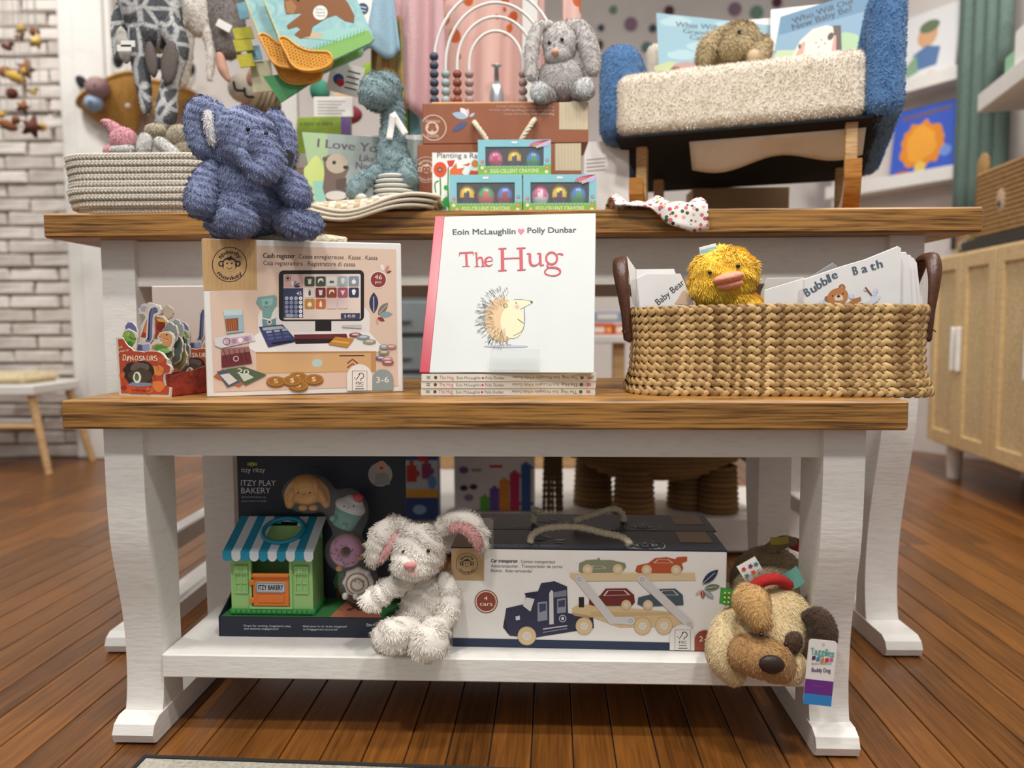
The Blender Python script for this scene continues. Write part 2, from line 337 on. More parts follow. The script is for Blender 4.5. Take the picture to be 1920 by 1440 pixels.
class Face:
    """draws on one face of a thing: quad = its four corners (TL TR BR BL) as seen, O/U/V = its corner and edge vectors in the place"""
    def __init__(s, O, U, V, quad, off=.0004):
        s.O, s.U, s.Vv = (np.asarray(q, float) for q in (O, U, V)); s.N = nrm(np.cross(s.Vv, s.U)); s.off = off
        if np.dot(s.N, CAM - s.O) < 0: s.N = -s.N
        A = []
        for (x, y), (p, q) in zip(quad, ((0, 0), (1, 0), (1, 1), (0, 1))):
            A.append([x, y, 1, 0, 0, 0, -p * x, -p * y, p]); A.append([0, 0, 0, x, y, 1, -q * x, -q * y, q])
        A = np.array(A, float); h = np.linalg.solve(A[:, :8], A[:, 8]); s.H = np.append(h, 1).reshape(3, 3)
        s.cx, s.cy, s.cs = 0, 0, 1; s.V = []; s.F = []; s.mi = []; s.cols = []; s.n = 0; s.clip = True
    def crop(s, x, y, k): s.cx, s.cy, s.cs = x, y, k; return s
    def put(s, pts, Fc, col):
        P = np.asarray(pts, float); P = P / s.cs + np.array([s.cx, s.cy]); Q = np.hstack([P, np.ones((len(P), 1))]) @ s.H.T; Q = Q[:, :2] / Q[:, 2:]
        if s.clip: Q = np.clip(Q, .002, .998)
        W = s.O + Q[:, :1] * s.U + Q[:, 1:] * s.Vv + s.N * (s.off + s.n * 6e-6); s.n += 1
        if col not in s.cols: s.cols.append(col)
        b = len(s.V); s.V += W.tolist(); s.F += [[i + b for i in f] for f in Fc]; s.mi += [s.cols.index(col)] * len(Fc); return s
    def poly(s, pts, col): return s.put(pts, [list(range(len(pts)))], col)
    def rect(s, x0, y0, x1, y1, col): return s.poly([(x0, y0), (x1, y0), (x1, y1), (x0, y1)], col)
    def disc(s, x, y, r, col, **k): return s.poly(circ(x, y, r, **k), col)
    def ring(s, x, y, r, w, col, n=28, a0=0, a1=360):
        A = circ(x, y, r, n, a0=a0, a1=a1); B = circ(x, y, r - w, n, a0=a0, a1=a1); m = len(A); full = a1 - a0 >= 360
        return s.put(A + B, [[i, (i + 1) % m, (i + 1) % m + m, i + m] for i in range(m if full else m - 1)], col)
    def line(s, pts, w, col, sm=False):
        if sm: pts = catmull(pts, 5)
        P = np.asarray(pts, float); m = len(P); w = np.full(m, w, float) if np.isscalar(w) else np.interp(np.linspace(0, 1, m), np.linspace(0, 1, len(w)), w)
        T = np.gradient(P, axis=0); T /= np.maximum(1e-9, np.linalg.norm(T, axis=1))[:, None]; Nn = np.stack([-T[:, 1], T[:, 0]], 1) * w[:, None] / 2
        return s.put(np.vstack([P + Nn, P - Nn]), [[i, i + 1, i + 1 + m, i + m] for i in range(m - 1)], col)
    def text(s, txt, p0, p1, cap, col, flip=False, bold=0, arc=0):
        """baseline from p0 to p1; arc: sag of the baseline"""
        V, Fc = glyphs(txt)
        if not len(V): return s
        x0, x1 = V[:, 0].min(), V[:, 0].max(); p0, p1 = np.asarray(p0, float), np.asarray(p1, float); d = p1 - p0; n = nrm(d); up = np.array([n[1], -n[0]]) * (-1 if flip else 1)
        q = (V[:, 0] - x0) / (x1 - x0); P = p0 + q[:, None] * d + (V[:, 1] * cap / _CAP)[:, None] * up
        if arc: P = P - up * (arc * (1 - (2 * q - 1) ** 2))[:, None]
        s.put(P, Fc, col)
        if bold: s.put(P + n * bold, Fc, col)
        return s
    def arctext(s, txt, cx, cy, r, a0, a1, cap, col, inside=False):
        V, Fc = glyphs(txt); x0, x1 = V[:, 0].min(), V[:, 0].max(); q = (V[:, 0] - x0) / (x1 - x0); a = np.radians(a0 + (a1 - a0) * q)
        R = r + (V[:, 1] * cap / _CAP) * (-1 if inside else 1); return s.put(np.stack([cx + R * np.cos(a), cy - R * np.sin(a)], 1), Fc, col)
    def done(s, name, parent, rough=.5):
        return mk(name, s.V, s.F, [ink(c, rough) for c in s.cols], parent, mi=s.mi, kind='stuff')
def monkey(f, x, y, r, col, bg, name=True):
    """the round monkey mark of the boxes"""
    f.ring(x, y, r, r * .045, col)
    for sx in (-1, 1): f.disc(x + sx * r * .47, y - r * .04, r * .17, col); f.disc(x + sx * r * .46, y - r * .04, r * .1, bg)
    f.disc(x, y - r * .02, r * .43, col, ry=r * .4); f.poly([(x - .05 * r, y - .38 * r), (x + .12 * r, y - .52 * r), (x + .13 * r, y - .34 * r)], col)
    f.disc(x - r * .15, y - r * .08, r * .19, bg); f.disc(x + r * .15, y - r * .08, r * .19, bg); f.disc(x, y + r * .14, r * .34, bg, ry=r * .24)
    for sx in (-1, 1): f.disc(x + sx * r * .13, y - r * .06, r * .05, col)
    f.line([(x - r * .16, y + r * .16), (x, y + r * .26), (x + r * .16, y + r * .16)], r * .04, col, True)
    f.arctext('speedy', x, y, r * .61, 148, 32, r * .23, col); f.arctext('monkey', x, y, r * .88, 214, 326, r * .23, col, True)
    f.arctext('speedy', x + r * .022, y, r * .61, 148, 32, r * .23, col); f.arctext('monkey', x + r * .022, y, r * .88, 214, 326, r * .23, col, True)
def block(name, label, cat, A, B, h, d, mat, tilt=0, group=None, bev=.0015, part='box'):
    """a box: A, B = front bottom corners in the place; returns thing, Fr with origin A (x along the front, y back, z up), width"""
    A, B = np.asarray(A, float), np.asarray(B, float); wd = np.linalg.norm(B[:2] - A[:2]); X = nrm([B[0] - A[0], B[1] - A[1], 0]); Yv = np.array([-X[1], X[0], 0.]); Z = np.array([0, 0, 1.])
    R = np.stack([X, Yv, Z], 1); 
    if tilt: R = axisrot(X, -math.radians(tilt)) @ R
    fr = Fr(A, R); T = thing(name, fr((wd / 2, d / 2, 0)), label, cat, group)
    MB(fr).box(0, wd, 0, d, 0, h, bev).obj(part, mat, T)
    return T, fr, wd
def front(fr, w, h, quad, y=0, off=.0004): return Face(fr((0, y, h)), fr.R @ np.array([w, 0, 0]), fr.R @ np.array([0, 0, -h]), quad, off)
# ================================================================ the setting
white = M('white_paint', 'e6e2dc', .5, 'paint', 'd8d2ca')
wallm = M('wall_plaster', 'd9d0ca', .8, 'plain', 'cdc4be', sc=.3)
oak = M('oak', 'ab7a3c', .42, 'oak', '4c2e12')
def inst(name, me, parent, loc, rz=0, sc=None):
    o = bpy.data.objects.new(name, me); COL.objects.link(o); o.parent = parent; o.location = np.asarray(loc, float) - BASE[parent]; o.rotation_euler = (0, 0, rz)
    if sc: o.scale = sc
    return o
def proto(mb, name, mat):
    me = bpy.data.meshes.new(name); me.from_pydata([tuple(p) for p in mb.V], [], mb.F); me.materials.append(mat); me.update(); return me
# floor of narrow boards running away from the camera
flo = struct(MB().box(-4.2, 3.6, -1.2, 5.2, -.08, -.004).obj('floor', M('floor_gap', '1a0f08', .9), base=(0, 0, 0)))
fm = M('floor_board', '935b25', .3, 'floor', '43260d')
BW = .058; ang = math.radians(3.0); dirv = np.array([math.sin(ang), math.cos(ang), 0]); perp = np.array([math.cos(ang), -math.sin(ang), 0])
pm = {L: proto(MB().box(-BW / 2 + .0009, BW / 2 - .0009, -L / 2 + .0008, L / 2 - .0008, -.02, 0, .0012), 'plank', fm) for L in (1.6, 2.0, 2.4)}
for i in range(-62, 46):
    s0 = .62 - random.random() * .9
    while s0 < 4.5:
        L = random.choice((1.6, 2.0, 2.4))
        if s0 + L > .75: inst('plank', pm[L], flo, perp * (i * BW) + dirv * (s0 + L / 2), -ang)
        s0 += L
# walls
wb = struct(MB().box(-1.75, 2.6, 4.4, 4.5, 0, 2.6).obj('wall_back', wallm))
brickm = M('painted_brick', 'e2d9d1', .75, 'brick', 'c3b8ae')
wl = struct(MB().box(-3.6, -1.93, 3.53, 3.6, 0, 2.6).obj('wall_left', M('mortar', 'c9c0b6', .9)))
bmesh_v = []
for k in range(5):
    mb = MB().box(-.105, .105, -.028, .03, -.0265, .0265, .006)
    mb.V = [p + np.array([random.uniform(-.004, .004), random.uniform(-.006, .006), random.uniform(-.003, .003)]) for p in mb.V]; bmesh_v.append(proto(mb, 'brick', brickm))
z = .03; row = 0
while z < 2.35:
    for j in range(-1 if row % 2 else 0, 7):
        inst('brick', random.choice(bmesh_v), wl, (-1.93 - .107 - j * .222 + (-.11 if row % 2 else 0) + random.uniform(-.006, .006), 3.51 + random.uniform(-.012, .008), z))
    z += .0615; row += 1
struct(MB().box(-1.97, -1.73, 3.44, 3.62, 0, 2.6, .01).box(-1.90, -1.76, 3.425, 3.45, 0, 2.6, .006).obj('trim_1', white))
struct(MB().box(-1.74, -.55, 3.52, 3.6, 0, 2.6).obj('wall_left_back', wallm)); struct(MB().box(-.6, -.55, 3.6, 4.45, 0, 2.6).obj('wall_left_return', wallm))
# angled wall with the book ledges, then the side wall behind the cabinet
A, B = PY(1655, 345, 3.63)[:2], PY(1830, 345, 3.27)[:2]; dv = nrm(B - A); nv = np.array([dv[1], -dv[0]])
fr_ledge = Fr((A[0], A[1], 0), np.stack([[dv[0], dv[1], 0], [-dv[1], dv[0], 0], [0, 0, 1]], 1).astype(float)); LW = float(np.linalg.norm(B - A))
struct(MB(fr_ledge).box(-.35, LW + .3, .11, .17, 0, 2.6).obj('wall_right_back', wallm))
struct(MB().box(2.12, 2.2, .8, 3.45, 0, 2.6).obj('wall_right', wallm))
struct(MB().box(-3.6, 2.2, 4.36, 4.4, 0, .12, .008).obj('baseboard_back', white))
dotc = {'m': M('mauve_dot', '8d6f7f', .7), 'b': M('burgundy_dot', '5a2436', .7), 'g': M('green_dot', '6f8f7c', .7), 'd': M('slate_dot', '3f4853', .7), 't': M('teal_dot', '60807f', .7)}
for (u, v, r, c) in ((1183, 45, 12, 'm'), (1127, 52, 6, 'd'), (1224, 53, 7, 'd'), (1121, 84, 10, 'b'), (1213, 89, 10, 't'), (1378, 17, 12, 'm'), (1419, 23, 12, 'g'), (1457, 4, 9, 'b'), (1150, 18, 7, 'g'), (1255, 20, 9, 'b'), (1680, 370, 11, 'm'), (1742, 376, 10, 'b'), (1705, 176, 8, 'd'), (1240, 118, 8, 'm')):
    p = PY(u, v, 4.395); mb = MB(); mb.prism(circ(p[0], p[2], r * 4.4 / F, 20), 4.392, 4.4); struct(mb.obj('wall_dot', dotc[c], wb))
# ================================================================ the two nested tables
def table(name, label, group, O, yaw, W, D, H, th, lx, lw, prof, back, ap, foot, shelf=None, rail=None):
    R = rotz(-math.radians(yaw)); fr = Fr(O, R); T = thing(name, fr((0, D / 2, 0)), label, 'table', group)
    MB(fr).box(-W / 2, W / 2, 0, D, H - th, H, .003).obj('tabletop', oak, T)
    for sx in (-1, 1):
        x0, x1 = sorted((sx * lx, sx * (lx - lw)))
        pr = [tuple(q) for q in catmull(prof, 4)]
        MB(fr).prism(pr + [(back, prof[-1][1]), (back, prof[0][1])], x0, x1, 0).obj('leg', white, T)
        MB(fr).prism([(D - y, zz) for y, zz in pr] + [(D - back, prof[-1][1]), (D - back, prof[0][1])], x0, x1, 0).obj('leg', white, T)
        MB(fr).prism([(foot, .016), (foot + .004, .004), (foot + .012, .001), (D - foot - .012, .001), (D - foot, .006), (D - foot, .024), (D - foot - .02, .036), (foot + .02, .036), (foot + .006, .029)], x0 - .002, x1 + .002, 0).obj('foot_runner', white, T)
        MB(fr).box(min(sx * (lx - .012), sx * (lx - .034)), max(sx * (lx - .012), sx * (lx - .034)), back - .01, D - back + .01, H - th - ap, H - th - .0005, .001).obj('side_apron', white, T)
        if rail: MB(fr).box(x0 + .012, x1 - .012, back - .01, D - back + .01, rail[0], rail[1], .003).obj('side_rail', white, T)
    for y in (prof[0][0] + .012, D - prof[0][0] - .032): MB(fr).box(-lx + lw - .002, lx - lw + .002, y, y + .02, H - th - ap, H - th - .0005, .001).obj('apron', white, T)
    if shelf: MB(fr).box(-lx + lw + .0005, lx - lw - .0005, shelf[2], D - shelf[2], shelf[0], shelf[1], .002).obj('shelf', white, T)
    return T, fr
LZ, UZ, SZ = .494, .79, .12
low, LF = table('display_table', 'low white display table with oak top and a lower shelf, standing in front', 'nested display tables', (-.049, 1.012, 0), 2.4, 1.126, .44, LZ, .039, .519, .055,
    [(.024, .455), (.024, .40), (.025, .345), (.029, .29), (.039, .24), (.050, .19), (.056, .14), (.057, .09), (.053, .05), (.047, .03)], .113, .042, .015, shelf=(SZ - .035, SZ, .05))
upt, UF = table('display_table', 'tall wide white display table with oak top, standing behind the low one', 'nested display tables', (-.007, 1.335, 0), 1.2, 1.612, .72, UZ, .042, .732, .06,
    [(.046, .748), (.046, .62), (.046, .50), (.052, .42), (.066, .35), (.083, .28), (.098, .20), (.103, .12), (.098, .06), (.09, .03)], .14, .083, .004, rail=(.135, .175))
# ================================================================ things of the room
# rug corner on the floor
rf = Fr((PZ(270, 1424, 0)[0], PZ(270, 1424, 0)[1] + .0, 0), rotz(math.radians(-4.0)))
T = thing('rug', rf((.3, -.3, 0)), 'pale grey flat rug with a dark bound edge lying on the boards', 'rug')
MB(rf).box(.006, .55, -.6, -.006, .0005, .006, .001).obj('pile', M('rug_pile', 'b9b2a4', .95, 'cloth', '8f8878', sc=.5), T)
for bx_ in ((0, .556, -.006, .0), (0, .006, -.606, -.006), (.55, .556, -.606, -.006)): MB(rf).box(*bx_, .0005, .008, .001).obj('binding', M('rug_edge', '2a2927', .9, 'cloth'), T)
MB(rf).box(.03, .035, -.58, -.03, .006, .0064).box(.03, .52, -.035, -.03, .006, .0064).obj('border_line', M('rug_line', '3a3a3c', .9, 'cloth'), T)
# stool by the brick wall
wood = M('beech', 'cfa878', .5, 'oak', 'a87f50')
sp = PZ(70, 862, 0); sy = 3.22; st = thing('stool', (PY(30, 800, sy)[0], sy, 0), 'wooden stool with white seat and woven pad by the brick wall', 'stool')
zt = PY(60, 722, sy)[2]; x0, x1 = PY(-90, 722, sy)[0], PY(108, 722, sy)[0]
MB().box(x0, x1, sy - .17, sy + .17, zt - .03, zt + .012, .006).obj('seat', white, st)
MB().box(x0 + .03, x1 - .05, sy - .14, sy + .12, zt + .012, zt + .055, .02).obj('seat_pad', M('woven_pad', 'd9c9a3', .9, 'cloth', 'b59b70', sc=.15), st)
for (a, b) in ((x0 + .03, x0 - .02), (x1 - .03, x1 + .045)):
    for dy in (-.13, .13): MB().tube([(a, sy + dy, zt - .03), (b, sy + dy * 1.25, .0)], [.017, .014], 10, cap=False).obj('leg', wood, st)
MB().tube([(x0, sy - .145, zt * .55), (x1, sy - .145, zt * .55)], .011, 8).obj('stretcher', wood, st)
# cabinet with rattan doors along the side wall
cf = Fr((PY(1737, 825, 3.1)[0], 3.1, 0), None); a = PZ(1737, 826, .13); b = PZ(1920, 892, .13); dv = nrm([b[0] - a[0], b[1] - a[1], 0]); 
cf = Fr((a[0], a[1], 0), np.stack([dv, [-dv[1], dv[0], 0], [0, 0, 1.]], 1)); CW = 1.0
pine = M('pale_oak', 'e2c592', .5, 'oak', 'c6a26c'); ratt = M('rattan', 'dcc294', .8, 'cloth', 'b29565', sc=.25)
cb = thing('cabinet', cf((CW / 2, .2, 0)), 'pale wood sideboard with rattan doors on short white legs', 'cabinet')
MB(cf).box(0, CW, .02, .4, .13, .85, .003).obj('body', pine, cb)
for k in range(2):
    x0, x1 = k * .5 + .004, k * .5 + .496
    for d in range(2):
        q0, q1 = (x0, (x0 + x1) / 2 - .002) if d == 0 else ((x0 + x1) / 2 + .002, x1)
        mb = MB(cf)
        for (p0, p1, z0, z1) in ((q0, q0 + .045, .14, .84), (q1 - .045, q1, .14, .84), (q0 + .045, q1 - .045, .14, .19), (q0 + .045, q1 - .045, .79, .84)): mb.box(p0, p1, -.002, .02, z0, z1, .002)
        do = mb.obj('door', pine, cb); MB(cf).box(q0 + .044, q1 - .044, .008, .016, .188, .792).obj('rattan_panel', ratt, do)
        hx = q1 - .02 if d == 0 else q0 + .02
        MB(cf).box(hx - .008, hx + .008, -.02, -.003, .42, .58, .004).obj('handle', M('white_plastic', 'efece6', .35), do)
for (x, y) in ((.09, .07), (.09, .34), (.91, .07), (.91, .34)): MB(cf).lathe([(0, .13), (.03, .13), (.026, 0), (0, 0)], 14, (x, y, 0)).obj('leg', white, cb)
# ================================================================ on the low table top
def onp(fr, y, pts, crop=None):
    """seen outline -> coordinates (x, z) on the frame's plane at depth y"""
    out = []; n = fr.R[:, 1]; P0 = fr((0, y, 0))
    for (u, v) in pts:
        if crop: u, v = crop[0] + u / crop[2], crop[1] + v / crop[2]
        d = ray(u, v); q = CAM + d * (np.dot(P0 - CAM, n) / np.dot(d, n)); l = fr.R.T @ (q - fr.O); out.append((l[0], l[2]))
    return out
def plane_face(fr, y, quad, off=.0004):
    P = [fr((a, y, b)) for a, b in onp(fr, y, quad)]; f = Face(P[0], P[1] - P[0], P[3] - P[0], quad, off); f.clip = False
    # exact: map a pixel by its ray on the plane instead of the affine corner frame
    n = fr.R[:, 1]
    def put(pts, Fc, col, f=f):
        W = []
        for (u, v) in np.asarray(pts, float):
            d = ray(f.cx + u / f.cs, f.cy + v / f.cs); W.append(CAM + d * (np.dot(P[0] - CAM, n) / np.dot(d, n)))
        W = np.array(W) - n * (f.off + f.n * 6e-6); f.n += 1
        if col not in f.cols: f.cols.append(col)
        b = len(f.V); f.V += W.tolist(); f.F += [[i + b for i in q] for q in Fc]; f.mi += [f.cols.index(col)] * len(Fc); return f
    f.put = put; return f
card = M('card_white', 'ebe7e2', .5, 'plain', 'e4dfd9'); grey_card = M('grey_board', '8d8880', .8)
rope_m = M('cotton_rope', 'dccfb4', .9, 'cloth', 'bdae8e')
# ---- cash register box
A, B = PZ(388, 745, LZ), PZ(756, 735, LZ); h = PY(380, 447, A[1])[2] - LZ
bx, fr, W_ = block('toy_box', 'large pale peach toy box showing a cash register, under the plush elephant', 'box', A, B, h, .075, card)
f = front(fr, W_, h, [(378, 447), (752, 459), (756, 735), (388, 745)]).crop(180, 420, 3.2)
f.poly([(684, 400), (970, 395), (965, 132), (1800, 160), (1812, 972), (708, 1008)], 'e0c4b0')
f.poly([(632, 88), (965, 98), (970, 398), (640, 398)], 'c7a06e')
for i in range(12): x = 640 + i * 28; f.line([(x, 95), (x + 4 + 5 * math.sin(i * 2), 230), (x + 3, 396)], 3, 'bd935f')
monkey(f, 803, 244, 106, '1b1512', 'c7a06e')
f.text('Cash register', (1005, 205), (1195, 210), 28, '2e2522', bold=2); f.text('. Caisse enregistreuse . Kasse . Kassa', (1203, 210), (1690, 222), 25, '4a3d37')
f.text('Caja registradora . Registratore di cassa', (1007, 248), (1558, 260), 25, '4a3d37')
f.disc(1695, 340, 52, 'efe2d8'); f.disc(1695, 340, 46, '8e3b36'); f.text('46', (1673, 336), (1716, 338), 26, 'f3e6dc'); f.text('pcs', (1676, 360), (1712, 361), 16, 'f3e6dc')
for (x, y, L, w_, a, c) in ((1725, 290, 46, 11, -105, 'efe4dc'), (1738, 295, 45, 10, -65, 'c58f86'), (1742, 300, 34, 7, -20, '8e3b36'), (1668, 540, 126, 27, -90, '36395a'), (1693, 548, 92, 20, -50, '7d7468'), (1698, 550, 82, 17, -4, '86a0a5'), (1690, 565, 48, 12, 25, '8e3b36'), (1686, 565, 46, 8, 85, 'd6a69a')): f.poly(leafp(x, y, L, w_, a), c)
f.line([(1668, 530), (1667, 440)], 5, 'dcd2cc'); f.line([(1700, 540), (1745, 490)], 3, 'dcd2cc')
f.poly(rrect(975, 500, 1645, 690, 60), 'e8e2dd'); f.poly([(925, 690), (985, 650), (1640, 650), (1710, 730), (1690, 770), (960, 770), (918, 745)], 'f1ece7')
f.poly([(1190, 665), (1505, 660), (1520, 715), (1200, 722)], '6e2a2c'); f.poly([(1195, 690), (1490, 690), (1500, 715), (1200, 720)], '2b1a1c')
f.poly([(963, 768), (1683, 765), (1680, 885), (968, 895)], 'd9ad7c'); f.poly([(1650, 766), (1683, 765), (1680, 885), (1652, 886)], 'c4935f'); f.poly([(963, 768), (1683, 765), (1683, 776), (963, 780)], 'b98a5a')
f.line([(1463, 792), (1612, 791)], 7, '4a3222'); f.disc(1332, 812, 32, 'dfb07f', ry=28); f.disc(1330, 835, 32, 'b9d3cf', ry=24)
for k in (0, 26): f.line([(1510, 838 + k), (1541, 813 + k), (1572, 838 + k)], 9, '8f3d38')
f.poly(rrect(1100, 282, 1610, 585, 28), '211e20'); f.rect(1318, 585, 1415, 645, '1c1a1b'); f.poly(rrect(1128, 305, 1590, 575, 10), 'e9d4c8')
f.rect(1128, 388, 1246, 566, '3a3d5f'); f.rect(1128, 306, 1244, 386, 'd8b2ac'); f.ring(1154, 328, 18, 3, '3a302c'); f.disc(1154, 328, 9, '3a302c')
for (a, c, L) in ((-110, 'f0e4dc', 36), (-70, '8b8797', 40), (-30, '6b6a80', 44), (0, '36395a', 40)): f.poly(leafp(1190, 378, L, 8, a), c)
f.text('45', (1207, 430), (1236, 430), 22, 'f3ece8')
for r in range(5):
    for c in range(4):
        if r == 4 and c == 1: continue
        if r == 4 and c == 0: f.poly(rrect(1140, 541, 1190, 562, 10), '9aa5b8'); continue
        f.disc(1147 + 28 * c, 448 + 26 * r, 11, 'f3f0ee' if c == 3 else ('b7bccb' if r == 0 else '8e97ae')); f.disc(1147 + 28 * c, 448 + 26 * r, 3, '5a5f78')
ic = [['4f5239', '4a5548', 'ece8e4', 'a9b9bd', '7f93a5'], ['ece8e4', '7c2f33', 'a04a35', 'b25a6e', '31395c'], ['c58a3a', 'cf6f35', 'e8cfc8', 'e8cfc8']]
for r, row_ in enumerate(ic):
    for c, k in enumerate(row_):
        x, y = 1285 + 66 * c, 348 + 67 * r; f.poly(rrect(x - 30, y - 29, x + 30, y + 29, 8), k)
        g = '8a3a38' if k == 'ece8e4' else 'f3ece4'
        if r == 2 and c > 1: continue
        s_ = (r * 5 + c) % 6
        if s_ == 0: f.poly([(x - 11, y - 10), (x + 11, y - 10), (x + 8, y + 16), (x - 8, y + 16)], g); f.rect(x - 13, y - 15, x + 13, y - 11, g)
        elif s_ == 1: f.line([(x - 15, y + 10), (x - 8, y - 9), (x + 9, y - 10), (x + 15, y + 4)], [3, 12, 12, 3], g, True)
        elif s_ == 2: f.poly([(x - 14, y - 12), (x + 14, y - 12), (x, y + 18)], g) if r else f.rect(x - 13, y - 3, x + 13, y + 11, '5f6b62')
        elif s_ == 3: f.disc(x, y - 7, 12, g); f.poly([(x - 10, y), (x + 10, y), (x + 6, y + 15), (x - 6, y + 15)], g)
        elif s_ == 4: f.disc(x, y + 4, 13, g); f.line([(x, y - 8), (x + 3, y - 17)], 3, g)
        else: f.poly(rrect(x - 7, y - 10, x + 7, y + 18, 5), g); f.rect(x - 3, y - 18, x + 3, y - 10, g)
f.poly([(1472, 538), (1586, 538), (1584, 573), (1472, 571)], '3a3d5f'); f.text('$ 45.00', (1492, 564), (1558, 564), 17, 'f3ece8')
f.poly([(975, 440), (1075, 428), (1088, 440), (1085, 490), (1060, 530), (1050, 570), (1005, 570), (1000, 520), (962, 470)], '7ba29c'); f.poly([(995, 455), (1065, 445), (1062, 480), (1030, 510), (1000, 490)], '8fb8b0'); f.disc(1026, 475, 11, '5d8984'); f.line([(1012, 492), (1027, 504), (1042, 492)], 5, '6e4a50')
f.poly([(1000, 572), (1082, 568), (1084, 612), (1005, 618)], '6d8f95'); f.disc(1043, 590, 15, 'd9d0cc'); f.disc(1043, 590, 8, '5b2a33'); f.line([(1005, 568), (1045, 575), (1088, 560)], 7, 'f0ebe6')
f.poly([(980, 618), (1122, 604), (1200, 690), (1035, 738)], '3e4370'); f.poly([(1035, 738), (1200, 690), (1200, 708), (1038, 740)], '2b2f52'); f.poly([(1000, 624), (1115, 612), (1140, 628), (1008, 640)], 'a8b4b2'); f.poly([(1055, 712), (1182, 698), (1182, 708), (1058, 724)], '14152a')
for r in range(3):
    for c in range(3): f.poly([(1022 + 48 * c + 6 * r, 645 + 20 * r - 6 * c), (1056 + 48 * c + 6 * r, 641 + 20 * r - 6 * c), (1058 + 48 * c + 6 * r, 652 + 20 * r - 6 * c), (1026 + 48 * c + 6 * r, 656 + 20 * r - 6 * c)], 'aab3c6' if r == 0 else '5b628f')
f.poly([(768, 518), (880, 512), (890, 645), (785, 658)], '9db9c4'); f.poly([(775, 570), (855, 564), (858, 640), (785, 646)], '8c4a2c'); f.poly([(768, 518), (880, 512), (880, 545), (770, 550)], 'c5d6d6')
for k in range(5): f.line([(782 + 14 * k, 572), (792 + 13 * k, 642)], 5, 'b8703f')
f.poly([(710, 685), (880, 655), (945, 660), (960, 700), (755, 745), (715, 730)], 'ddd5d6'); f.poly([(770, 690), (930, 668), (940, 700), (785, 735)], 'c9a7b7'); f.ring(785, 705, 22, 4, '4a4046')
for k in range(3): f.disc(830 + 38 * k, 703 - 6 * k, 15, 'efe4ea' if k % 2 else 'a986a0')
f.poly([(752, 750), (920, 735), (940, 835), (756, 862)], '6d2b2e'); f.poly([(752, 750), (920, 735), (925, 765), (754, 790)], '9a6a66')
for k in range(5): f.line([(765 + 32 * k, 752), (790 + 30 * k, 830)], 4, '4e1a1f')
f.ring(842, 808, 17, 5, 'd8c2bc')
f.poly([(705, 915), (760, 870), (960, 900), (860, 975)], 'b8643a'); f.poly([(725, 885), (790, 980), (870, 950), (800, 870)], '4d5b70'); f.poly([(745, 905), (800, 965), (850, 940), (800, 895)], 'dcd6cc'); f.poly([(780, 870), (890, 855), (1028, 905), (900, 968)], '55654a'); f.poly([(860, 900), (910, 895), (950, 920), (890, 945)], 'cbd0bd'); f.text('20', (848, 895), (918, 905), 30, 'eae4d4')
for (x, y) in ((1215, 918), (1310, 930), (1082, 942), (1218, 968), (1180, 938)): f.disc(x, y + 8, 58, '7d5320', ry=30); f.disc(x, y, 57, 'b07a34', ry=29); f.ring(x, y, 50, 3, 'd3a55c') if False else None; f.disc(x, y, 44, 'a06c2c', ry=22); f.text('$' if x not in (1082, 1218) else '5', (x - 13, y + 12), (x + 13, y + 12), 26, 'efd9ae')
for (x, y, c, rx) in ((1558, 668, '8e3f48', 38), (1605, 682, '7f9aa8', 40), (1642, 708, '9d9a84', 40), (1730, 738, '8aa6ab', 30), (1772, 738, 'b97f7e', 32), (1728, 772, '8e8c74', 34), (1710, 806, '5d628c', 32), (1748, 812, 'c08b8d', 34), (1752, 832, 'a3555a', 36)): f.disc(x, y, rx, c, ry=14); f.disc(x, y - 3, rx * .6, 'dccac4', ry=6)
f.poly([(1440, 678), (1552, 690), (1510, 742), (1395, 722)], 'c98a34'); f.line([(1420, 704), (1520, 716)], 9, 'e5b56a'); f.poly([(1475, 610), (1595, 606), (1595, 628), (1480, 622)], 'c9c4c0')
f.poly([(1508, 1000)] + circ(1583, 918, 76, 16, a0=0, a1=180)[::-1] + [(1658, 998)], 'efe9e2'); f.poly([(1658, 998)] + circ(1721, 935, 63, 16, a0=0, a1=180)[::-1] + [(1785, 996)], '939e9d')
f.text('3-6', (1682, 952), (1757, 950), 34, 'f5f1ec')
def fsc(f, x, y, s_):
    f.line([(x - s_, y - s_ * 1.3), (x + s_, y - s_ * 1.3), (x + s_, y + s_ * 1.35), (x - s_, y + s_ * 1.35), (x - s_, y - s_ * 1.3)], s_ * .06, '2b2a28')
    f.line([(x - s_ * .7, y - s_ * .45), (x - s_ * .45, y - s_ * .1), (x + s_ * .05, y - s_ * .9)], s_ * .1, '2b2a28'); f.ring(x + s_ * .2, y - s_ * .65, s_ * .42, s_ * .1, '2b2a28', a0=-100, a1=150); f.line([(x + s_ * .15, y - s_ * .25), (x + s_ * .15, y + s_ * .02)], s_ * .1, '2b2a28')
    f.text('FSC', (x - s_ * .5, y + s_ * .5), (x + s_ * .5, y + s_ * .5), s_ * .34, '2b2a28', bold=s_ * .03); f.line([(x - s_ * .5, y + s_ * .75), (x + s_ * .5, y + s_ * .75)], s_ * .09, '6b6862'); f.line([(x - s_ * .6, y + s_ * 1.1), (x + s_ * .6, y + s_ * 1.1)], s_ * .13, '4b4844')
fsc(f, 1583, 940, 44)
f.done('front_print', bx)
hp = [fr((W_ * q, .035 + .012 * math.sin(q * 9), h + .006)) for q in (.27, .33, .4, .5, .58, .66, .71)]
MB().rope(catmull(hp, 8), .0075, 16).obj('rope_handle', rope_m, bx, True)
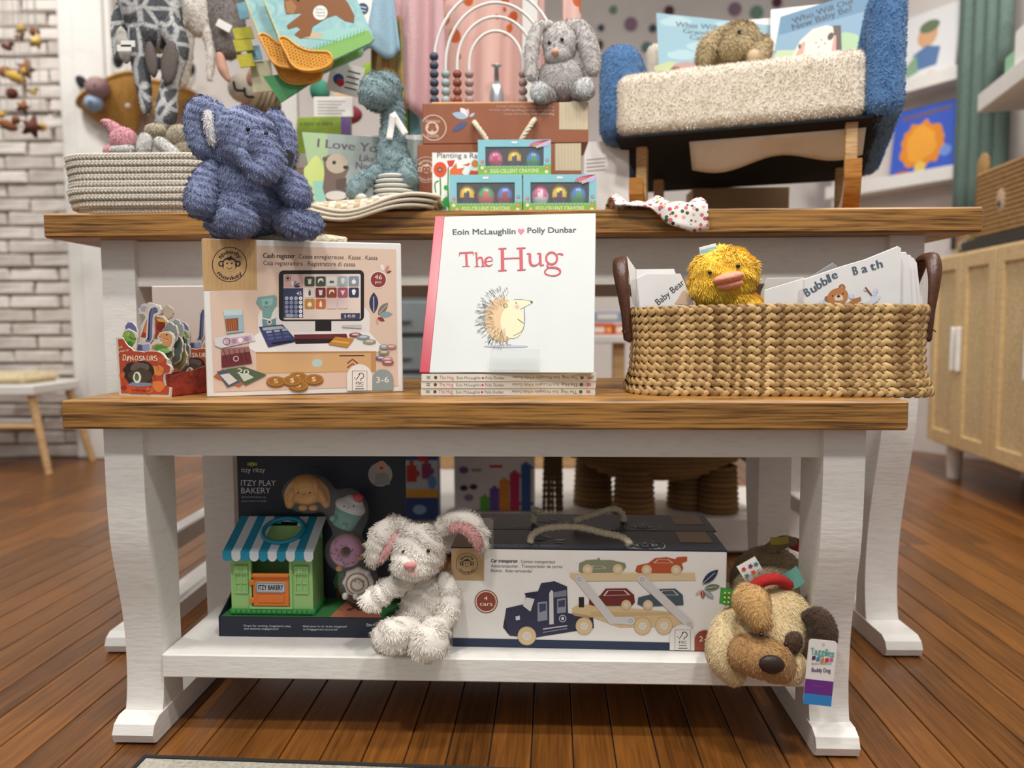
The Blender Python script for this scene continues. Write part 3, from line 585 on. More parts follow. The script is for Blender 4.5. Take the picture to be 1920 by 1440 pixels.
# ---- pale box standing behind
A = PY(290, 700, 1.275); A[2] = LZ; B = PY(420, 700, 1.27); B[2] = LZ
T, fr, W_ = block('carton', 'plain pale pink carton behind the dinosaur books', 'box', A, B, PY(300, 536, 1.275)[2] - LZ, .08, M('pale_pink_card', 'd8c8bf', .5, 'plain', 'd0beb4'))
# ---- dinosaur board books
edge = M('board_edge', 'd9d2c5', .7)
def dino_page(T, fr, y, pts, crop, col, th=.0022, name='page'):
    q = onp(fr, y, pts, crop); MB(fr).prism(q, y, y + th).obj(name, edge, T); 
    return pts
C2 = (200, 550, 6.855)
def foliage(x, y, w, h_, n, seed):
    rr = random.Random(seed); out = []
    for i in range(n): a = math.pi * 2 * i / n; k = 1 + rr.uniform(-.12, .12); out.append((x + w * k * math.cos(a), y - h_ * k * math.sin(a)))
    return [tuple(p) for p in catmull(out + out[:1], 3)[:-1]]
SAURO = [(478, 640), (505, 560), (515, 420), (520, 300), (535, 200), (575, 155), (625, 145), (675, 165), (698, 210), (690, 260), (660, 285), (620, 290), (608, 330), (602, 430), (605, 520), (590, 600), (560, 640), (555, 750), (380, 750), (385, 640), (430, 650)]
REX = [(548, 745), (565, 660), (610, 620), (655, 600), (652, 560), (680, 505), (740, 488), (800, 490), (850, 520), (872, 575), (865, 640), (845, 690), (830, 745)]
def dino_book(label, dx, dz, dy, group):
    A, B = PZ(223.3, 741, LZ), PZ(319, 744.7, LZ); A, B = A.copy(), B.copy(); X = nrm([B[0] - A[0], B[1] - A[1], 0]); fr0 = Fr(A, np.stack([X, [-X[1], X[0], 0], [0, 0, 1.]], 1)); fr = Fr(fr0((dx, dy, 0)), fr0.R); sh = fr.O - fr0.O
    T = thing('board_book', fr((.05, .04, 0)), label, 'book', group)
    def page(name, y, pts, th=.002, draw=None, col=None):
        q = onp(fr0, y, pts, C2); MB(fr).prism(q, y, y + th).obj(name, edge, T)
        f = plane_face(fr0, y, [(200, 550), (400, 550), (400, 760), (200, 760)]).crop(*C2)
        if col: c = np.mean(pts, 0); f.poly([tuple(c + (np.array(p) - c) * .93) for p in pts], col)
        if draw: draw(f)
        if f.V: f.V = [list(np.array(v) + sh) for v in f.V]; f.done('page_print' if name != 'cover' else 'cover_print', T)
    cov = [(115, 565), (195, 565), (215, 610), (260, 670), (310, 700), (330, 735), (420, 740), (480, 752), (520, 737), (650, 740), (700, 760), (735, 790), (760, 830), (790, 850), (780, 910), (832, 940), (835, 985), (820, 1030), (745, 1042), (740, 1110), (752, 1205), (825, 1216), (815, 1335), (160, 1310)]
    def dcov(f):
        for (x, y, r, c) in ((200, 800, 45, 'b5482a'), (215, 1050, 48, 'd2612e'), (660, 990, 80, 'e08a45'), (670, 1190, 85, 'de8140'), (310, 1225, 75, 'c9552c'), (690, 850, 55, 'c95a33'), (225, 1215, 40, '9c2c1c'), (550, 1245, 50, 'cf6634')): f.poly(foliage(x, y, r, r * .8, 14, int(x)), c)
        for (x, y) in ((640, 930), (600, 1060), (540, 1180), (700, 1000), (250, 900)): f.line([(x, y), (x + 30, y + 25), (x + 20, y + 70)], 5, '5e1a12', True)
        f.poly(foliage(415, 1030, 195, 160, 22, 5), '2d2119'); f.poly(foliage(430, 950, 130, 60, 12, 3), '6a5a50'); f.poly(foliage(440, 1060, 150, 100, 12, 9), '4b3f33'); f.poly([(270, 1180), (330, 1140), (560, 1150), (600, 1185), (420, 1200)], '7f8ea6'); f.poly(circ(395, 1080, 52, 18, ry=74), 'efe9da'); f.disc(392, 1080, 28, '4f7a45', ry=46); f.disc(385, 1040, 16, '3f6a3a')
        f.text('THE', (150, 712), (208, 700), 24, 'f4e8d0'); f.text('LAND OF', (160, 762), (288, 742), 24, 'f4e8d0')
        for i, ch in enumerate('DINOSAURS'): x = 207 + 51.5 * i; f.text(ch, (x, 862 + 4 * (i % 3)), (x + (40 if ch != 'I' else 16), 862 + 4 * ((i + 1) % 3)), 66 if i else 78, 'f7ecd2', bold=3)
        f.text('by Peter Lippman', (330, 1252), (560, 1262), 24, '4a1c10'); f.text('Text by Louise A. Gikow', (322, 1300), (570, 1308), 20, '4a1c10')
    def dsau(f):
        f.poly([(500, 620), (530, 560), (535, 400), (545, 260), (570, 195), (620, 175), (655, 195), (660, 230), (625, 250), (600, 262), (590, 330), (585, 460), (585, 560), (560, 620)], '666a98'); f.line([(538, 600), (550, 420), (556, 270), (580, 200)], [22, 14, 12, 8], '262a44', True); f.disc(618, 205, 7, '15151d'); f.line([(605, 235), (640, 240), (655, 222)], 7, '22242e', True); f.poly([(390, 660), (470, 665), (545, 655), (545, 740), (390, 742)], '6f74a6'); f.poly(circ(505, 700, 50, 14, ry=45), '9aa2cc')
    def drex(f):
        f.poly([(675, 560), (690, 520), (745, 508), (800, 512), (838, 545), (840, 620), (810, 680), (760, 690), (700, 660), (740, 610), (690, 600)], 'd8935a'); f.line([(675, 555), (720, 580), (790, 600)], 9, '3a1d16', True); f.line([(682, 565), (735, 592), (785, 606)], 7, 'f2ead8', True); f.disc(775, 532, 11, '2c160f'); f.poly([(570, 735), (590, 670), (650, 640), (720, 660), (740, 735)], 'e0a56b')
        for i in range(7): f.line([(590 + 20 * i, 670 - 8 * i % 30), (586 + 20 * i, 720)], 6, '5d2c1a')
        f.poly(foliage(690, 700, 85, 40, 16, 2), '4f8f3a'); f.poly(foliage(740, 740, 70, 35, 12, 6), '8fb56a')
    def dgre(f): f.poly(circ(290, 575, 82, 16, ry=100, a=-20), '7fa33f'); f.disc(275, 520, 20, 'c7cf94'); f.disc(275, 520, 8, '222'  '222'); f.line([(290, 560), (350, 590), (380, 580)], 10, '274019', True); f.poly(foliage(300, 650, 50, 40, 10, 4), '3f7a35')
    def dvol(f): f.poly([(440, 560), (520, 330), (640, 300), (720, 320), (800, 420), (820, 600)], 'a8391f'); f.poly([(640, 320), (720, 330), (790, 420), (700, 420)], 'd9b23c'); f.poly([(470, 500), (520, 360), (540, 520)], 'e07f2d'); f.poly(foliage(700, 420, 60, 60, 9, 8), '7d2416')
    page('cover', 0, cov, .003, dcov, 'b8492b')
    page('page', .006, [(205, 735), (195, 560), (215, 480), (270, 452), (330, 480), (385, 510), (395, 560), (378, 730)], .002, dgre)
    page('page', .010, REX, .002, drex)
    page('page', .014, foliage(770, 760, 85, 110, 18, 1) , .002, None, '7d8f63')
    page('page', .018, SAURO, .003, dsau)
    page('page', .023, [(240, 470), (235, 420), (275, 365), (330, 372), (375, 420), (400, 500), (390, 700), (240, 700)], .002, None, '6e6aa8')
    for k, (x, y, w_, h_, c) in enumerate(((815, 520, 95, 140, '8a8f8c'), (870, 700, 110, 190, '5e6a66'), (930, 800, 100, 190, '8f8a52'), (880, 480, 100, 150, '99a09c'), (960, 750, 105, 220, '5b7060'))):
        page('page', .028 + .006 * k, foliage(x, y, w_, h_, 24, 20 + k), .002, None, c)
    page('page', .058, [(420, 700), (440, 420), (500, 310), (640, 280), (720, 285), (820, 400), (900, 700)], .002, dvol)
    page('page', .062, foliage(560, 215, 150, 95, 26, 31), .002, lambda f: [f.poly(foliage(480 + 60 * i, 200 + 20 * (i % 2), 42, 40, 10, i), c) for i, c in enumerate(('a9a4ae', 'd9b9a0', 'c3bcc0', 'b7a79a'))], 'cfc9c6')
    page('page', .068, foliage(780, 250, 80, 90, 20, 33), .002, None, 'c8b49a')
    # the side of the slip case
    a, b = fr0.R.T @ (PZ(319, 744.7, LZ) - fr0.O), np.array([.0, 0, 0]); q = [(0.003, 0), (.075, 0), (.075, .042), (.05, .036), (.03, .034), (.015, .031), (.003, .03)]
    MB(Fr(fr((a[0] - .003, 0, 0)), fr.R)).prism(q, 0, .003, 0).obj('side_panel', M('red_side', 'a83a22', .5, 'watercolour', '6e1c14', sc=4), T)
    MB(Fr(fr((0, 0, 0)), fr.R)).box(0, a[0], .075, .078, 0, .03).obj('back_cover', M('red_side'), T)
    MB(fr).box(0, a[0], .003, .075, 0, .002).obj('bottom_panel', M('red_side'), T)
dino_book('red shaped dinosaur board book with a cave window, foremost of the two', 0, 0, 0, 'dinosaur board books')
dino_book('dinosaur board book half hidden behind the foremost one and the cash register box', -.016, 0, .118, 'dinosaur board books')
# ---- three paperbacks and the standing hardcover
A, B = PZ(789, 741, LZ), PZ(1116, 741, LZ); X = nrm([B[0] - A[0], B[1] - A[1], 0]); fb = Fr(A, np.stack([X, [-X[1], X[0], 0], [0, 0, 1.]], 1)); bw = np.linalg.norm(B - A); th = .0102
pg = M('paper_edge', 'e9e3d5', .8, 'plain', 'd8d0bf')
for k, nm in enumerate(('lowest', 'middle', 'topmost')):
    o = fb((.0008 * k, -.001 * k, k * th)); f2 = Fr(o, fb.R)
    T = thing('picture_book', f2((bw / 2, .12, 0)), 'thin white paperback lying flat, %s of the three under the standing book' % nm, 'book', 'paperbacks lying flat under the standing book')
    MB(f2).box(0, bw, 0, .245, .0003, .0012).box(0, bw, 0, .245, th - .0012, th - .0003).box(0, bw, 0, .0012, .0003, th - .0003).obj('cover', card, T)
    MB(f2).box(.001, bw - .001, .0012, .243, .0013, th - .0013).obj('pages', pg, T)
    y1 = (740.5, 726.6, 713)[k]; y0 = y1 - 13.2; f = front(f2, bw, th, [(789, y0), (1117, y0), (1117, y1), (789, y1)]); m_ = (y0 + y1) / 2 + 3.2
    f.rect(789, y0, 1117, y1, 'e6e2d6')
    for q in (-2, 0, 2): f.line([(799, m_ - 3 + q), (806, m_ - 3 + q)], 1.1, '26473c'); f.line([(1100, m_ - 3 + q), (1108, m_ - 3 + q)], 1.3, 'c63a3c')
    f.disc(816, m_ - 3, 3.2, '6b4a35'); f.disc(1090, m_ - 3, 3.4, '5c6b3f'); f.text('The Hug', (823, m_), (850, m_), 6.5, 'c1403f'); f.text('Eoin McLaughlin', (856, m_), (901, m_), 5, '3a3a38'); f.disc(905, m_ - 2.2, 2.2, 'c8405a'); f.text('Polly Dunbar', (910, m_), (946, m_), 5, '3a3a38')
    f.text('The Hug', (1083, m_ - 5.5), (1053, m_ - 5.5), 6, '56604a'); f.text('Eoin McLaughlin', (1048, m_ - 5.5), (1004, m_ - 5.5), 5, '6a6a5c'); f.disc(999, m_ - 3, 2, 'd9a53c'); f.text('Polly Dunbar', (995, m_ - 5.5), (960, m_ - 5.5), 5, '6a6a5c')
    f.done('spine_print', T)
zt = LZ + 3 * th
bl = PZ(788, 698, zt + .002); yaw = math.radians(-7); X = np.array([math.cos(yaw), math.sin(yaw), 0]); Yv = np.array([-X[1], X[0], 0]); tl = math.radians(26)
Zt = np.array([0, 0, 1.]) * math.cos(tl) + Yv * math.sin(tl); Yt = np.cross(Zt, X); fh = Fr(bl, np.stack([X, Yt, Zt], 1))
wx, hx = .247, .262
T = thing('picture_book', fh((wx / 2, 0, 0)), 'white hardcover picture book with red spine and title, standing tilted on a clear stand', 'book')
MB(fh).box(0, wx, 0, .0025, 0, hx, .0006).box(0, wx, .0115, .014, 0, hx, .0006).obj('cover', M('matt_cover', 'c9ccc8', .6, 'plain', 'c5c8c4'), T)
MB(fh).box(.003, wx - .004, .0027, .0113, .003, hx - .003).obj('pages', pg, T)
MB(fh).box(-.0012, .0135, -.0008, .0148, -.0003, hx + .0003, .0005).obj('spine', M('red_cloth', 'b32a40', .25, 'plain', 'a8243a'), T)
f = front(fh, wx, hx, [(788, 697), (1108, 697), (1112, 406), (822, 412)][::-1] and [(822, 412), (1112, 406), (1108, 697), (788, 697)], off=.0005).crop(760, 390, 3.693)
red = 'b42a3a'; dk = '2b2b2b'
f.text('Eoin McLaughlin', (340, 203), (760, 197), 36, dk, bold=2.5); f.text('Polly Dunbar', (842, 192), (1168, 188), 36, dk, bold=2.5)
f.poly([(798, 203), (778, 178), (780, 165), (792, 162), (800, 170), (810, 162), (820, 166), (822, 178)], 'd8637c')
def st(pts, w_, sm=False): f.line(pts, w_, red, sm)
st([(383, 326), (476, 321)], 11); st([(386, 322), (381, 348)], [10, 3]); st([(473, 318), (478, 342)], [10, 3]); st([(428, 322), (432, 414)], 15); st([(402, 416), (452, 414)], 5)
st([(497, 322), (501, 414)], 12); st([(484, 326), (500, 322)], 5); st([(484, 417), (518, 415)], 5); st([(501, 374), (514, 357), (530, 357), (538, 374), (541, 414)], [5, 9, 13, 13, 13], True); st([(526, 417), (558, 414)], 5)
st([(557, 384), (606, 378)], 5); st([(606, 378), (598, 357), (580, 353), (562, 365), (556, 388), (566, 408), (586, 412), (607, 398)], [6, 7, 8, 14, 16, 14, 9, 4], True)
st([(672, 296), (673, 441)], 22); st([(797, 294), (799, 438)], 22); st([(680, 363), (795, 359)], 9)
for (a, b) in (((646, 298), (700, 295)), ((643, 444), (700, 441)), ((768, 295), (828, 291)), ((772, 441), (828, 437))): st([a, b], 9)
st([(836, 332), (858, 328)], 7); st([(857, 328), (858, 382), (868, 404), (890, 410), (915, 396), (924, 375)], [17, 18, 17, 12, 7, 4], True); st([(905, 330), (928, 326)], 7); st([(925, 326), (928, 408)], 17); st([(925, 412), (952, 404)], 7)
st(circ(1003, 361, 37, 22, ry=40) + circ(1003, 361, 37, 22, ry=40)[:1], 13); st([(1036, 340), (1055, 330), (1080, 338)], [5, 10, 15], True)
st([(985, 398), (972, 410), (984, 422), (1030, 424), (1056, 438), (1058, 460), (1030, 476), (990, 476), (962, 464), (958, 446), (982, 424)], [6, 9, 13, 15, 15, 11, 9, 8, 10, 10, 6], True)
# a plain little hedgehog drawing of about that size and colour
f.disc(690, 955, 150, 'a7a9bd', ry=9, n=24)
rr = random.Random(3)
f.poly(circ(660, 775, 110, 26, ry=150), 'c9a97c')
f.poly(circ(735, 790, 80, 22, ry=112), 'd9cba6'); f.poly([(700, 660), (745, 638), (800, 640), (868, 652), (868, 662), (815, 690), (770, 712), (710, 720)], 'd9cba6')
n0 = f.n
for i in range(430):
    a = rr.uniform(75, 292); q = rr.uniform(.35, 1.06); x = 670 + 160 * q * math.cos(math.radians(a)); y = 765 - 190 * q * math.sin(math.radians(a))
    if x > 690 and y > 690: continue
    f.n = n0 + i % 14; L = rr.uniform(14, 27); dx, dy = math.cos(math.radians(a)) * L - 3, -math.sin(math.radians(a)) * L + 2
    f.line([(x, y), (x + dx, y + dy)], [1.5, 6, 2], '2a2522' if q > .78 or rr.random() < .45 else rr.choice(('8a6238', 'b08a58', '5a4632')))
f.disc(866, 655, 8, '2a2522'); f.disc(762, 662, 5, '2a2522'); f.disc(768, 688, 15, 'e3a08e'); f.ring(690, 680, 15, 4, '4a3a2a')
f.line([(815, 690), (818, 780), (800, 850), (740, 885)], 3.5, '3a332c', True); f.line([(745, 640), (800, 638), (866, 650)], 3, '3a332c')
for x in (655, 700): f.line([(x, 890), (x - 2, 942), (x + 26, 946)], [12, 8, 5], '8a7a60', True)
f.line([(770, 770), (812, 800)], 5, '3a332c')
f.done('cover_print', T)
clear = M('clear_acrylic', 'aeb4b4', .05, 'plain', 'aeb4b4', alpha=.12, spec=.5)
sx0 = PY(920, 680, bl[1] - .01)[0] - bl[0]; sx1 = PY(1014, 680, bl[1] - .01)[0] - bl[0]
T = thing('book_stand', fh((.14, .05, 0)), 'clear acrylic book stand holding the white hardcover', 'stand')
MB(fh).box(sx0, sx1, -.014, -.0125, -.0015, .03, .0003).obj('front_lip', clear, T)
MB(fh).box(sx0, sx1, -.0125, .016, -.0018, -.0006).obj('ledge', clear, T)
MB(fh).box(sx0, sx1, .016, .0175, -.0018, .16).obj('back_rest', clear, T)
# ================================================================ straw basket with baby things
A, B = PZ(1188, 741, LZ), PZ(1764, 744, LZ); X = nrm([B[0] - A[0], B[1] - A[1], 0]); bf = Fr((A + B) / 2, np.stack([X, [-X[1], X[0], 0], [0, 0, 1.]], 1)); BWd = np.linalg.norm(B - A) - .004; BD = .19
def rpath(w, d, r, y0=0, n=220):
    """rounded rectangle in plan, starting at the middle of the front"""
    segs = []; 
    c = [(w / 2 - r, y0 + r, -90), (w / 2 - r, y0 + d - r, 0), (-w / 2 + r, y0 + d - r, 90), (-w / 2 + r, y0 + r, 180)]; P = [(0, y0)]
    for (cx, cy, a) in c:
        for k in range(9): q = math.radians(a + 90 * k / 8); P.append((cx + r * math.cos(q), cy + r * math.sin(q)))
    P.append((0, y0)); P = np.array(P); L = np.concatenate([[0], np.cumsum(np.linalg.norm(np.diff(P, axis=0), axis=1))]); s_ = np.linspace(0, L[-1], n, endpoint=False)
    return np.stack([np.interp(s_, L, P[:, 0]), np.interp(s_, L, P[:, 1])], 1), L[-1]
straw = M('straw', 'dcb67a', .55, 'weave', '7c5626'); straw_in = M('straw_core', '5a3f1c', .9, 'cloth')
T = thing('straw_basket', bf((0, BD / 2, 0)), 'long braided straw basket with brown leather handles and soft baby toys', 'basket')
rows = 11; bh = .124; rh = bh / rows
for k in range(rows):
    z = rh * (k + .5); off = (.0055 * (1 - k / 1.6) if k < 2 else -.004 * math.sin(math.pi * (k - 1) / 10)) ; w_ = BWd + 2 * off; n = 84
    P, L = rpath(w_, BD + 2 * off, .055, -off, n); mb = MB(bf); sag = lambda x: .0025 * math.cos(x * 9) * (k / rows)
    C3 = np.array([[p[0], p[1], z + sag(p[0])] for p in P]); cen = np.array([0, BD / 2, z])
    mb.m = 1; mb.tube(C3, rh * .52, 8, closed=True, flat=.62, side=(0, 0, 1)); mb.m = 0
    for i in range(n):
        p, q = C3[i], C3[(i + 1) % n]; tv = nrm(q - p); nn = nrm(np.cross(tv, (0, 0, 1)))
        for sgn in (-1, 1):
            c = p + (q - p) * (.5 if sgn > 0 else 0) + np.array([0, 0, sgn * rh * .18]) + nn * (rh * .36 + random.uniform(-.0003, .0005)); a = math.radians(27 + random.uniform(-6, 6)) * sgn
            d = tv * math.cos(a) - np.array([0, 0, 1]) * math.sin(a); wv = np.cross(nn, d); ln, wd = rh * random.uniform(1.4, 1.65), rh * .70
            V = []
            for (s1, wd1, hh) in ((-.5, .35, -.0016), (-.22, 1, .0006), (.2, 1, .0008), (.5, .3, -.0014)):
                m_ = c + d * (ln * s1); m_ = m_ - nn * (.0026 * min(1.6, abs((m_ - p)[2] / (rh * .5))) ** 2); V += [m_ - wv * wd * wd1 * .5 + nn * (hh - .0009), m_ + nn * (hh + .0008), m_ + wv * wd * wd1 * .5 + nn * (hh - .0009)]
            mb.add(V, [[3 * j + i2, 3 * j + i2 + 1, 3 * j + i2 + 4, 3 * j + i2 + 3] for j in range(3) for i2 in range(2)])
    mb.obj('braid_row', [straw, straw_in], T, True)
P, L = rpath(BWd - .004, BD - .004, .05, .002, 60); MB(bf).prism([tuple(p) for p in P], .001, .006, 2).obj('base', straw_in, T)
lea = M('brown_leather', '5f3420', .38, 'leather', '40200f')
for sx in (-1, 1):
    x = sx * (BWd / 2 + .006); zt = .196
    hp = catmull([(x, .055, .078), (x + sx * .004, .058, .12), (x + sx * .010, .066, .165), (x + sx * .013, .082, zt - .004), (x + sx * .013, .1, zt), (x + sx * .013, .118, zt - .004), (x + sx * .010, .134, .165), (x + sx * .004, .142, .12), (x, .145, .078)], 6)
    ra = np.interp(np.linspace(0, 1, len(hp)), [0, .12, .3, .7, .88, 1], [.005, .0055, .0105, .0105, .0055, .005]); h_ = MB(bf).tube(hp, ra, 12, side=(1, 0, .2), flat=.62).obj('handle', lea, T, True)
    for yy in (.055, .145): MB(bf).tube([(x + sx * .006, yy - .008, .088), (x + sx * .007, yy, .09), (x + sx * .006, yy + .008, .088)], .001, 6).obj('stitch', straw_in, h_)
# cloth books and cards standing in the basket
def pad(name, label, cat, Y, pts, crop, th, mat, group=None, yawd=0):
    """a flat soft page: seen outline on a plane at distance Y, with rounded thickness"""
    fr = Fr((PY(1440, 560, Y)[0], Y, LZ), rotz(math.radians(yawd))); q = onp(fr, 0, pts, crop)
    T = thing(name, fr((np.mean([a for a, b in q]), th / 2, min(b for a, b in q))), label, cat, group); c = np.mean(q, 0); inn = [tuple(c + (np.array(p) - c) * .985) for p in q]
    mb = MB(fr); n = len(q); V = [(a, th * .35, b) for a, b in q] + [(a, 0, b) for a, b in inn] + [(a, th * .65, b) for a, b in q] + [(a, th, b) for a, b in inn]
    mb.add(V, [list(range(n, 2 * n)), list(range(4 * n - 1, 3 * n - 1, -1))] + [[i, (i + 1) % n, (i + 1) % n + n, i + n] for i in range(n)] + [[i + 2 * n, i, (i + 1) % n, (i + 1) % n + 2 * n][::-1] for i in range(n)] + [[i + 3 * n, (i + 1) % n + 3 * n, (i + 1) % n + 2 * n, i + 2 * n] for i in range(n)])
    mb.obj('page', mat, T); return T, fr
C3_ = (1130, 430, 2.866); clo = M('white_cloth', 'ece9e6', .75, 'plain', 'e0dcd8')
T, fr = pad('cloth_book', 'white cloth bath book lettered in slate blue with a brown bear', 'book', 1.075, [(1082, 268), (1280, 200), (1415, 160), (1588, 90), (1606, 100), (1602, 420), (1602, 560), (1078, 560)], C3_, .006, clo)
f = plane_face(fr, 0, [(1500, 460), (1700, 460), (1700, 580), (1500, 580)]).crop(*C3_)
for (ch, x, y, a) in [(c, 1096 + 29.5 * i - (8 if i > 4 else 0), 360 - 18.5 * i + (i - 3) ** 2 * .35, -30 + i * 2.2) for i, c in enumerate('Bubble')] + [(c, 1348 + 46 * i - (10 if i > 2 else 0), 246 - 12 * i, -14) for i, c in enumerate('Bath')]:
    w_ = 14 if ch in 'lI' else 28 if ch != 'B' else 24; c_, s_ = math.cos(math.radians(a)), math.sin(math.radians(a)); f.text(ch, (x, y), (x + w_ * c_, y + w_ * s_), 44, '566674', bold=4)
rr = random.Random(5)
for i in range(26):
    x, y = rr.uniform(1100, 1480), rr.uniform(250, 400)
    if y < 395 - (x - 1090) * .42 + 20: continue
    r = rr.uniform(6, 17); f.disc(x, y, r, 'c6cbdc'); f.disc(x - r * .2, y - r * .2, r * .6, 'dfe2ec')
f.poly(circ(1440, 390, 62, 20, ry=16, a=-32), 'dcdde6'); f.line([(1410, 312), (1445, 355)], [10, 8], '8a5238')
f.disc(1205, 372, 14, 'a4683c'); f.disc(1285, 312, 18, 'a4683c'); f.disc(1285, 312, 9, 'c98e5c'); f.poly(circ(1262, 362, 58, 22, ry=46, a=-20), 'c2824c'); f.disc(1268, 370, 24, 'ead6bd', ry=19); f.disc(1266, 360, 9, '2a1d18', ry=7); f.disc(1234, 358, 4, '1d1512'); f.disc(1290, 345, 4, '1d1512'); f.poly([(1300, 405), (1350, 372), (1385, 362), (1388, 378), (1340, 412)], 'b87844'); f.line([(1255, 382), (1268, 388), (1282, 380)], 3, '4a2d20', True)
f.rect(1200, 396, 1400, 418, 'b87844'); f.done('page_print', T)
for k, (dx, Y) in enumerate(((36, 1.088), (60, 1.10), (78, 1.11))):
    pad('cloth_book', 'white cloth book leaf showing behind the bath book, %s from its edge' % ('first', 'second', 'third')[k], 'book', Y, [(1300, 250), (1560 + dx, 122 + 10 * k), (1596 + dx, 122 + 16 * k), (1612 + dx, 150 + 14 * k), (1626 + dx + 6 * k, 420), (1626 + dx, 560), (1300, 560)], C3_, .006, clo, 'cloth book leaves behind the bath book')
T, fr = pad('card', 'blank white card between the duck and the bath book', 'card', 1.09, [(868, 326), (1083, 262), (1120, 300), (1120, 560), (866, 560)], C3_, .002, card)
pad('booklet', 'grey edged booklet leaning behind the bath book', 'book', 1.125, [(1070, 285), (1242, 178), (1262, 192), (1300, 560), (1080, 560)], C3_, .008, M('grey_cover', '8d8d8f', .5))
pad('card', 'clear plastic sleeve with card behind the duck shoulder', 'card', 1.135, [(850, 340), (885, 262), (1080, 258), (1090, 560), (850, 560)], C3_, .002, M('sleeve', 'c9c6c2', .25))
T, fr = pad('cloth_book', 'white cloth book with handwritten title at the end beside the duck', 'book', 1.118, [(180, 262), (232, 238), (420, 238), (448, 300), (500, 420), (500, 560), (200, 560), (196, 400)], C3_, .007, clo)
f = plane_face(fr, 0, [(1180, 490), (1320, 490), (1320, 580), (1180, 580)]).crop(*C3_)
f.text('Baby Bear', (300, 408), (442, 292), 34, '4a4340'); f.poly([(385, 400), (430, 330), (446, 330), (480, 410)], 'd9b9a0'); f.done('page_print', T)
pad('cloth_book', 'folded white cloth leaf behind the handwritten book', 'book', 1.135, [(178, 215), (385, 213), (392, 232), (420, 300), (420, 560), (190, 560)], C3_, .006, clo)
pad('card', 'narrow white price card sticking up beside the basket handle', 'card', 1.15, [(130, 143), (178, 215), (196, 380), (198, 430), (180, 430), (160, 390)], C3_, .0012, card)
# ---- yellow duck
dy = 1.12; T = thing('plush_duck', PY(1360, 640, dy), 'fluffy yellow plush duck with a peach bill sitting in the straw basket', 'soft toy')
yf = M('yellow_fur', 'ffde4e', .85, 'fur', 'f2b420'); kw = dict(dens=420000, L=.0062, w=.0013, lay=.62, jit=.34, band=.3, bk=260)
plush('head', T, [e(1358, 514, dy, 64, 50, 54), e(1348, 540, dy, 58, 38, 50)], yf, **kw)
plush('body', T, [e(1372, 590, dy + .01, 66, 46, 52), e(1360, 560, dy, 50, 25, 45)], yf, **kw)
pe = M('peach_knit', 'efa284', .8, 'cloth', 'd98a6c', sc=.6)
V, Fc = soft([e(1366, 521, dy - .045, 30, 10, 26, -12), e(1374, 518, dy - .050, 20, 9, 18, -12)], .0022, 3); mk('upper_bill', V, Fc, pe, T, True)
V, Fc = soft([e(1369, 534, dy - .043, 25, 9, 22, -12)], .0022, 3); mk('lower_bill', V, Fc, pe, T, True)
for (u, v) in ((1331, 511), (1384, 499)): bead('eye', T, u, v, None, 4, M('black_bead', '0c0c0c', .12))
g = Fr(PY(1328, 468, dy - .012), roty(math.radians(-14))); MB(g).box(-.0125, .0125, -.001, .001, -.006, .006, .0006).obj('ribbon_tag', M('ribbon_white', 'e9e6e0', .6), T); MB(g).box(-.011, .011, -.0014, -.0009, -.003, .002).obj('tag_print', M('ribbon_blue', '8fc2cc', .6), T)
# ================================================================ on the lower shelf
navy = M('navy_card', '1b2233', .45, 'plain', '161c2b')
# ---- bakery toy in its open tray
C4 = (380, 840, 3.428)
A, B = PZ(411, 1193, SZ), PZ(745, 1197, SZ); X = nrm([B[0] - A[0], B[1] - A[1], 0]); tf = Fr(A, np.stack([X, [-X[1], X[0], 0], [0, 0, 1.]], 1)); tw = np.linalg.norm(B - A); td = .092
T = thing('play_set', tf((tw / 2, td / 2, 0)), 'boxed toy bakery house with striped roof in a navy tray and card', 'toy')
lz = PY(420, 1156, A[1])[2] - SZ
q = [(0, 0), (td, 0), (td, .075), (.03, lz + .012), (0, lz)]
for x in (0, tw - .002): MB(tf).prism(q, x, x + .002, 0).obj('tray_side', navy, T)
MB(tf).box(0, tw, 0, .002, 0, lz).obj('tray_front', navy, T); MB(tf).box(0, tw, 0.002, td - .003, lz - .003, lz - .001).obj('tray_floor', M('green_card', '3f7a45', .5), T)
MB(tf).box(0, tw, td - .003, td, 0, .30).obj('back_card', navy, T)
f = front(tf, tw, lz, [(428 - 14, 1156), (744, 1158), (745, 1197), (411, 1193)]).crop(*C4)
for (s_, a, b, y) in (('Great for sorting, imaginative play,', 265, 562, 1146), ('and sensory engagement!', 265, 480, 1165), ('Idéal pour le tri, le jeu imaginatif', 637, 918, 1148), ("et l'engagement sensoriel!", 637, 858, 1168)): f.text(s_, (a, y), (b, y + 2), 12, 'd8dade')
f.text('0m+', (1047, 1142), (1102, 1143), 20, 'e2e4e8'); f.done('front_print', T)
f = plane_face(tf, td - .003, [(440, 860), (760, 860), (760, 1100), (440, 1100)]).crop(*C4)
f.text('ITZY PLAY', (247, 242), (470, 243), 36, 'cfd2d6'); f.text('BAKERY', (248, 291), (436, 291), 36, 'cfd2d6'); f.text('Spill and fill activity toy', (250, 320), (407, 320), 11, 'b9bdc3'); f.text('Jouet à verser et remplir', (250, 345), (414, 345), 11, 'b9bdc3'); f.text('itzy ritzy', (250, 155), (402, 155), 30, 'd6d2c0')
f.disc(319, 104, 16, 'b2a83a', ry=13); f.disc(319, 104, 5, '3a3a2a')
for a in (150, 170, 190, 210, -30, -10, 10, 30): f.line([(319 + 14 * math.cos(math.radians(a)), 104 - 10 * math.sin(math.radians(a))), (319 + 34 * math.cos(math.radians(a)), 104 - 20 * math.sin(math.radians(a)))], 3, 'b2a83a')
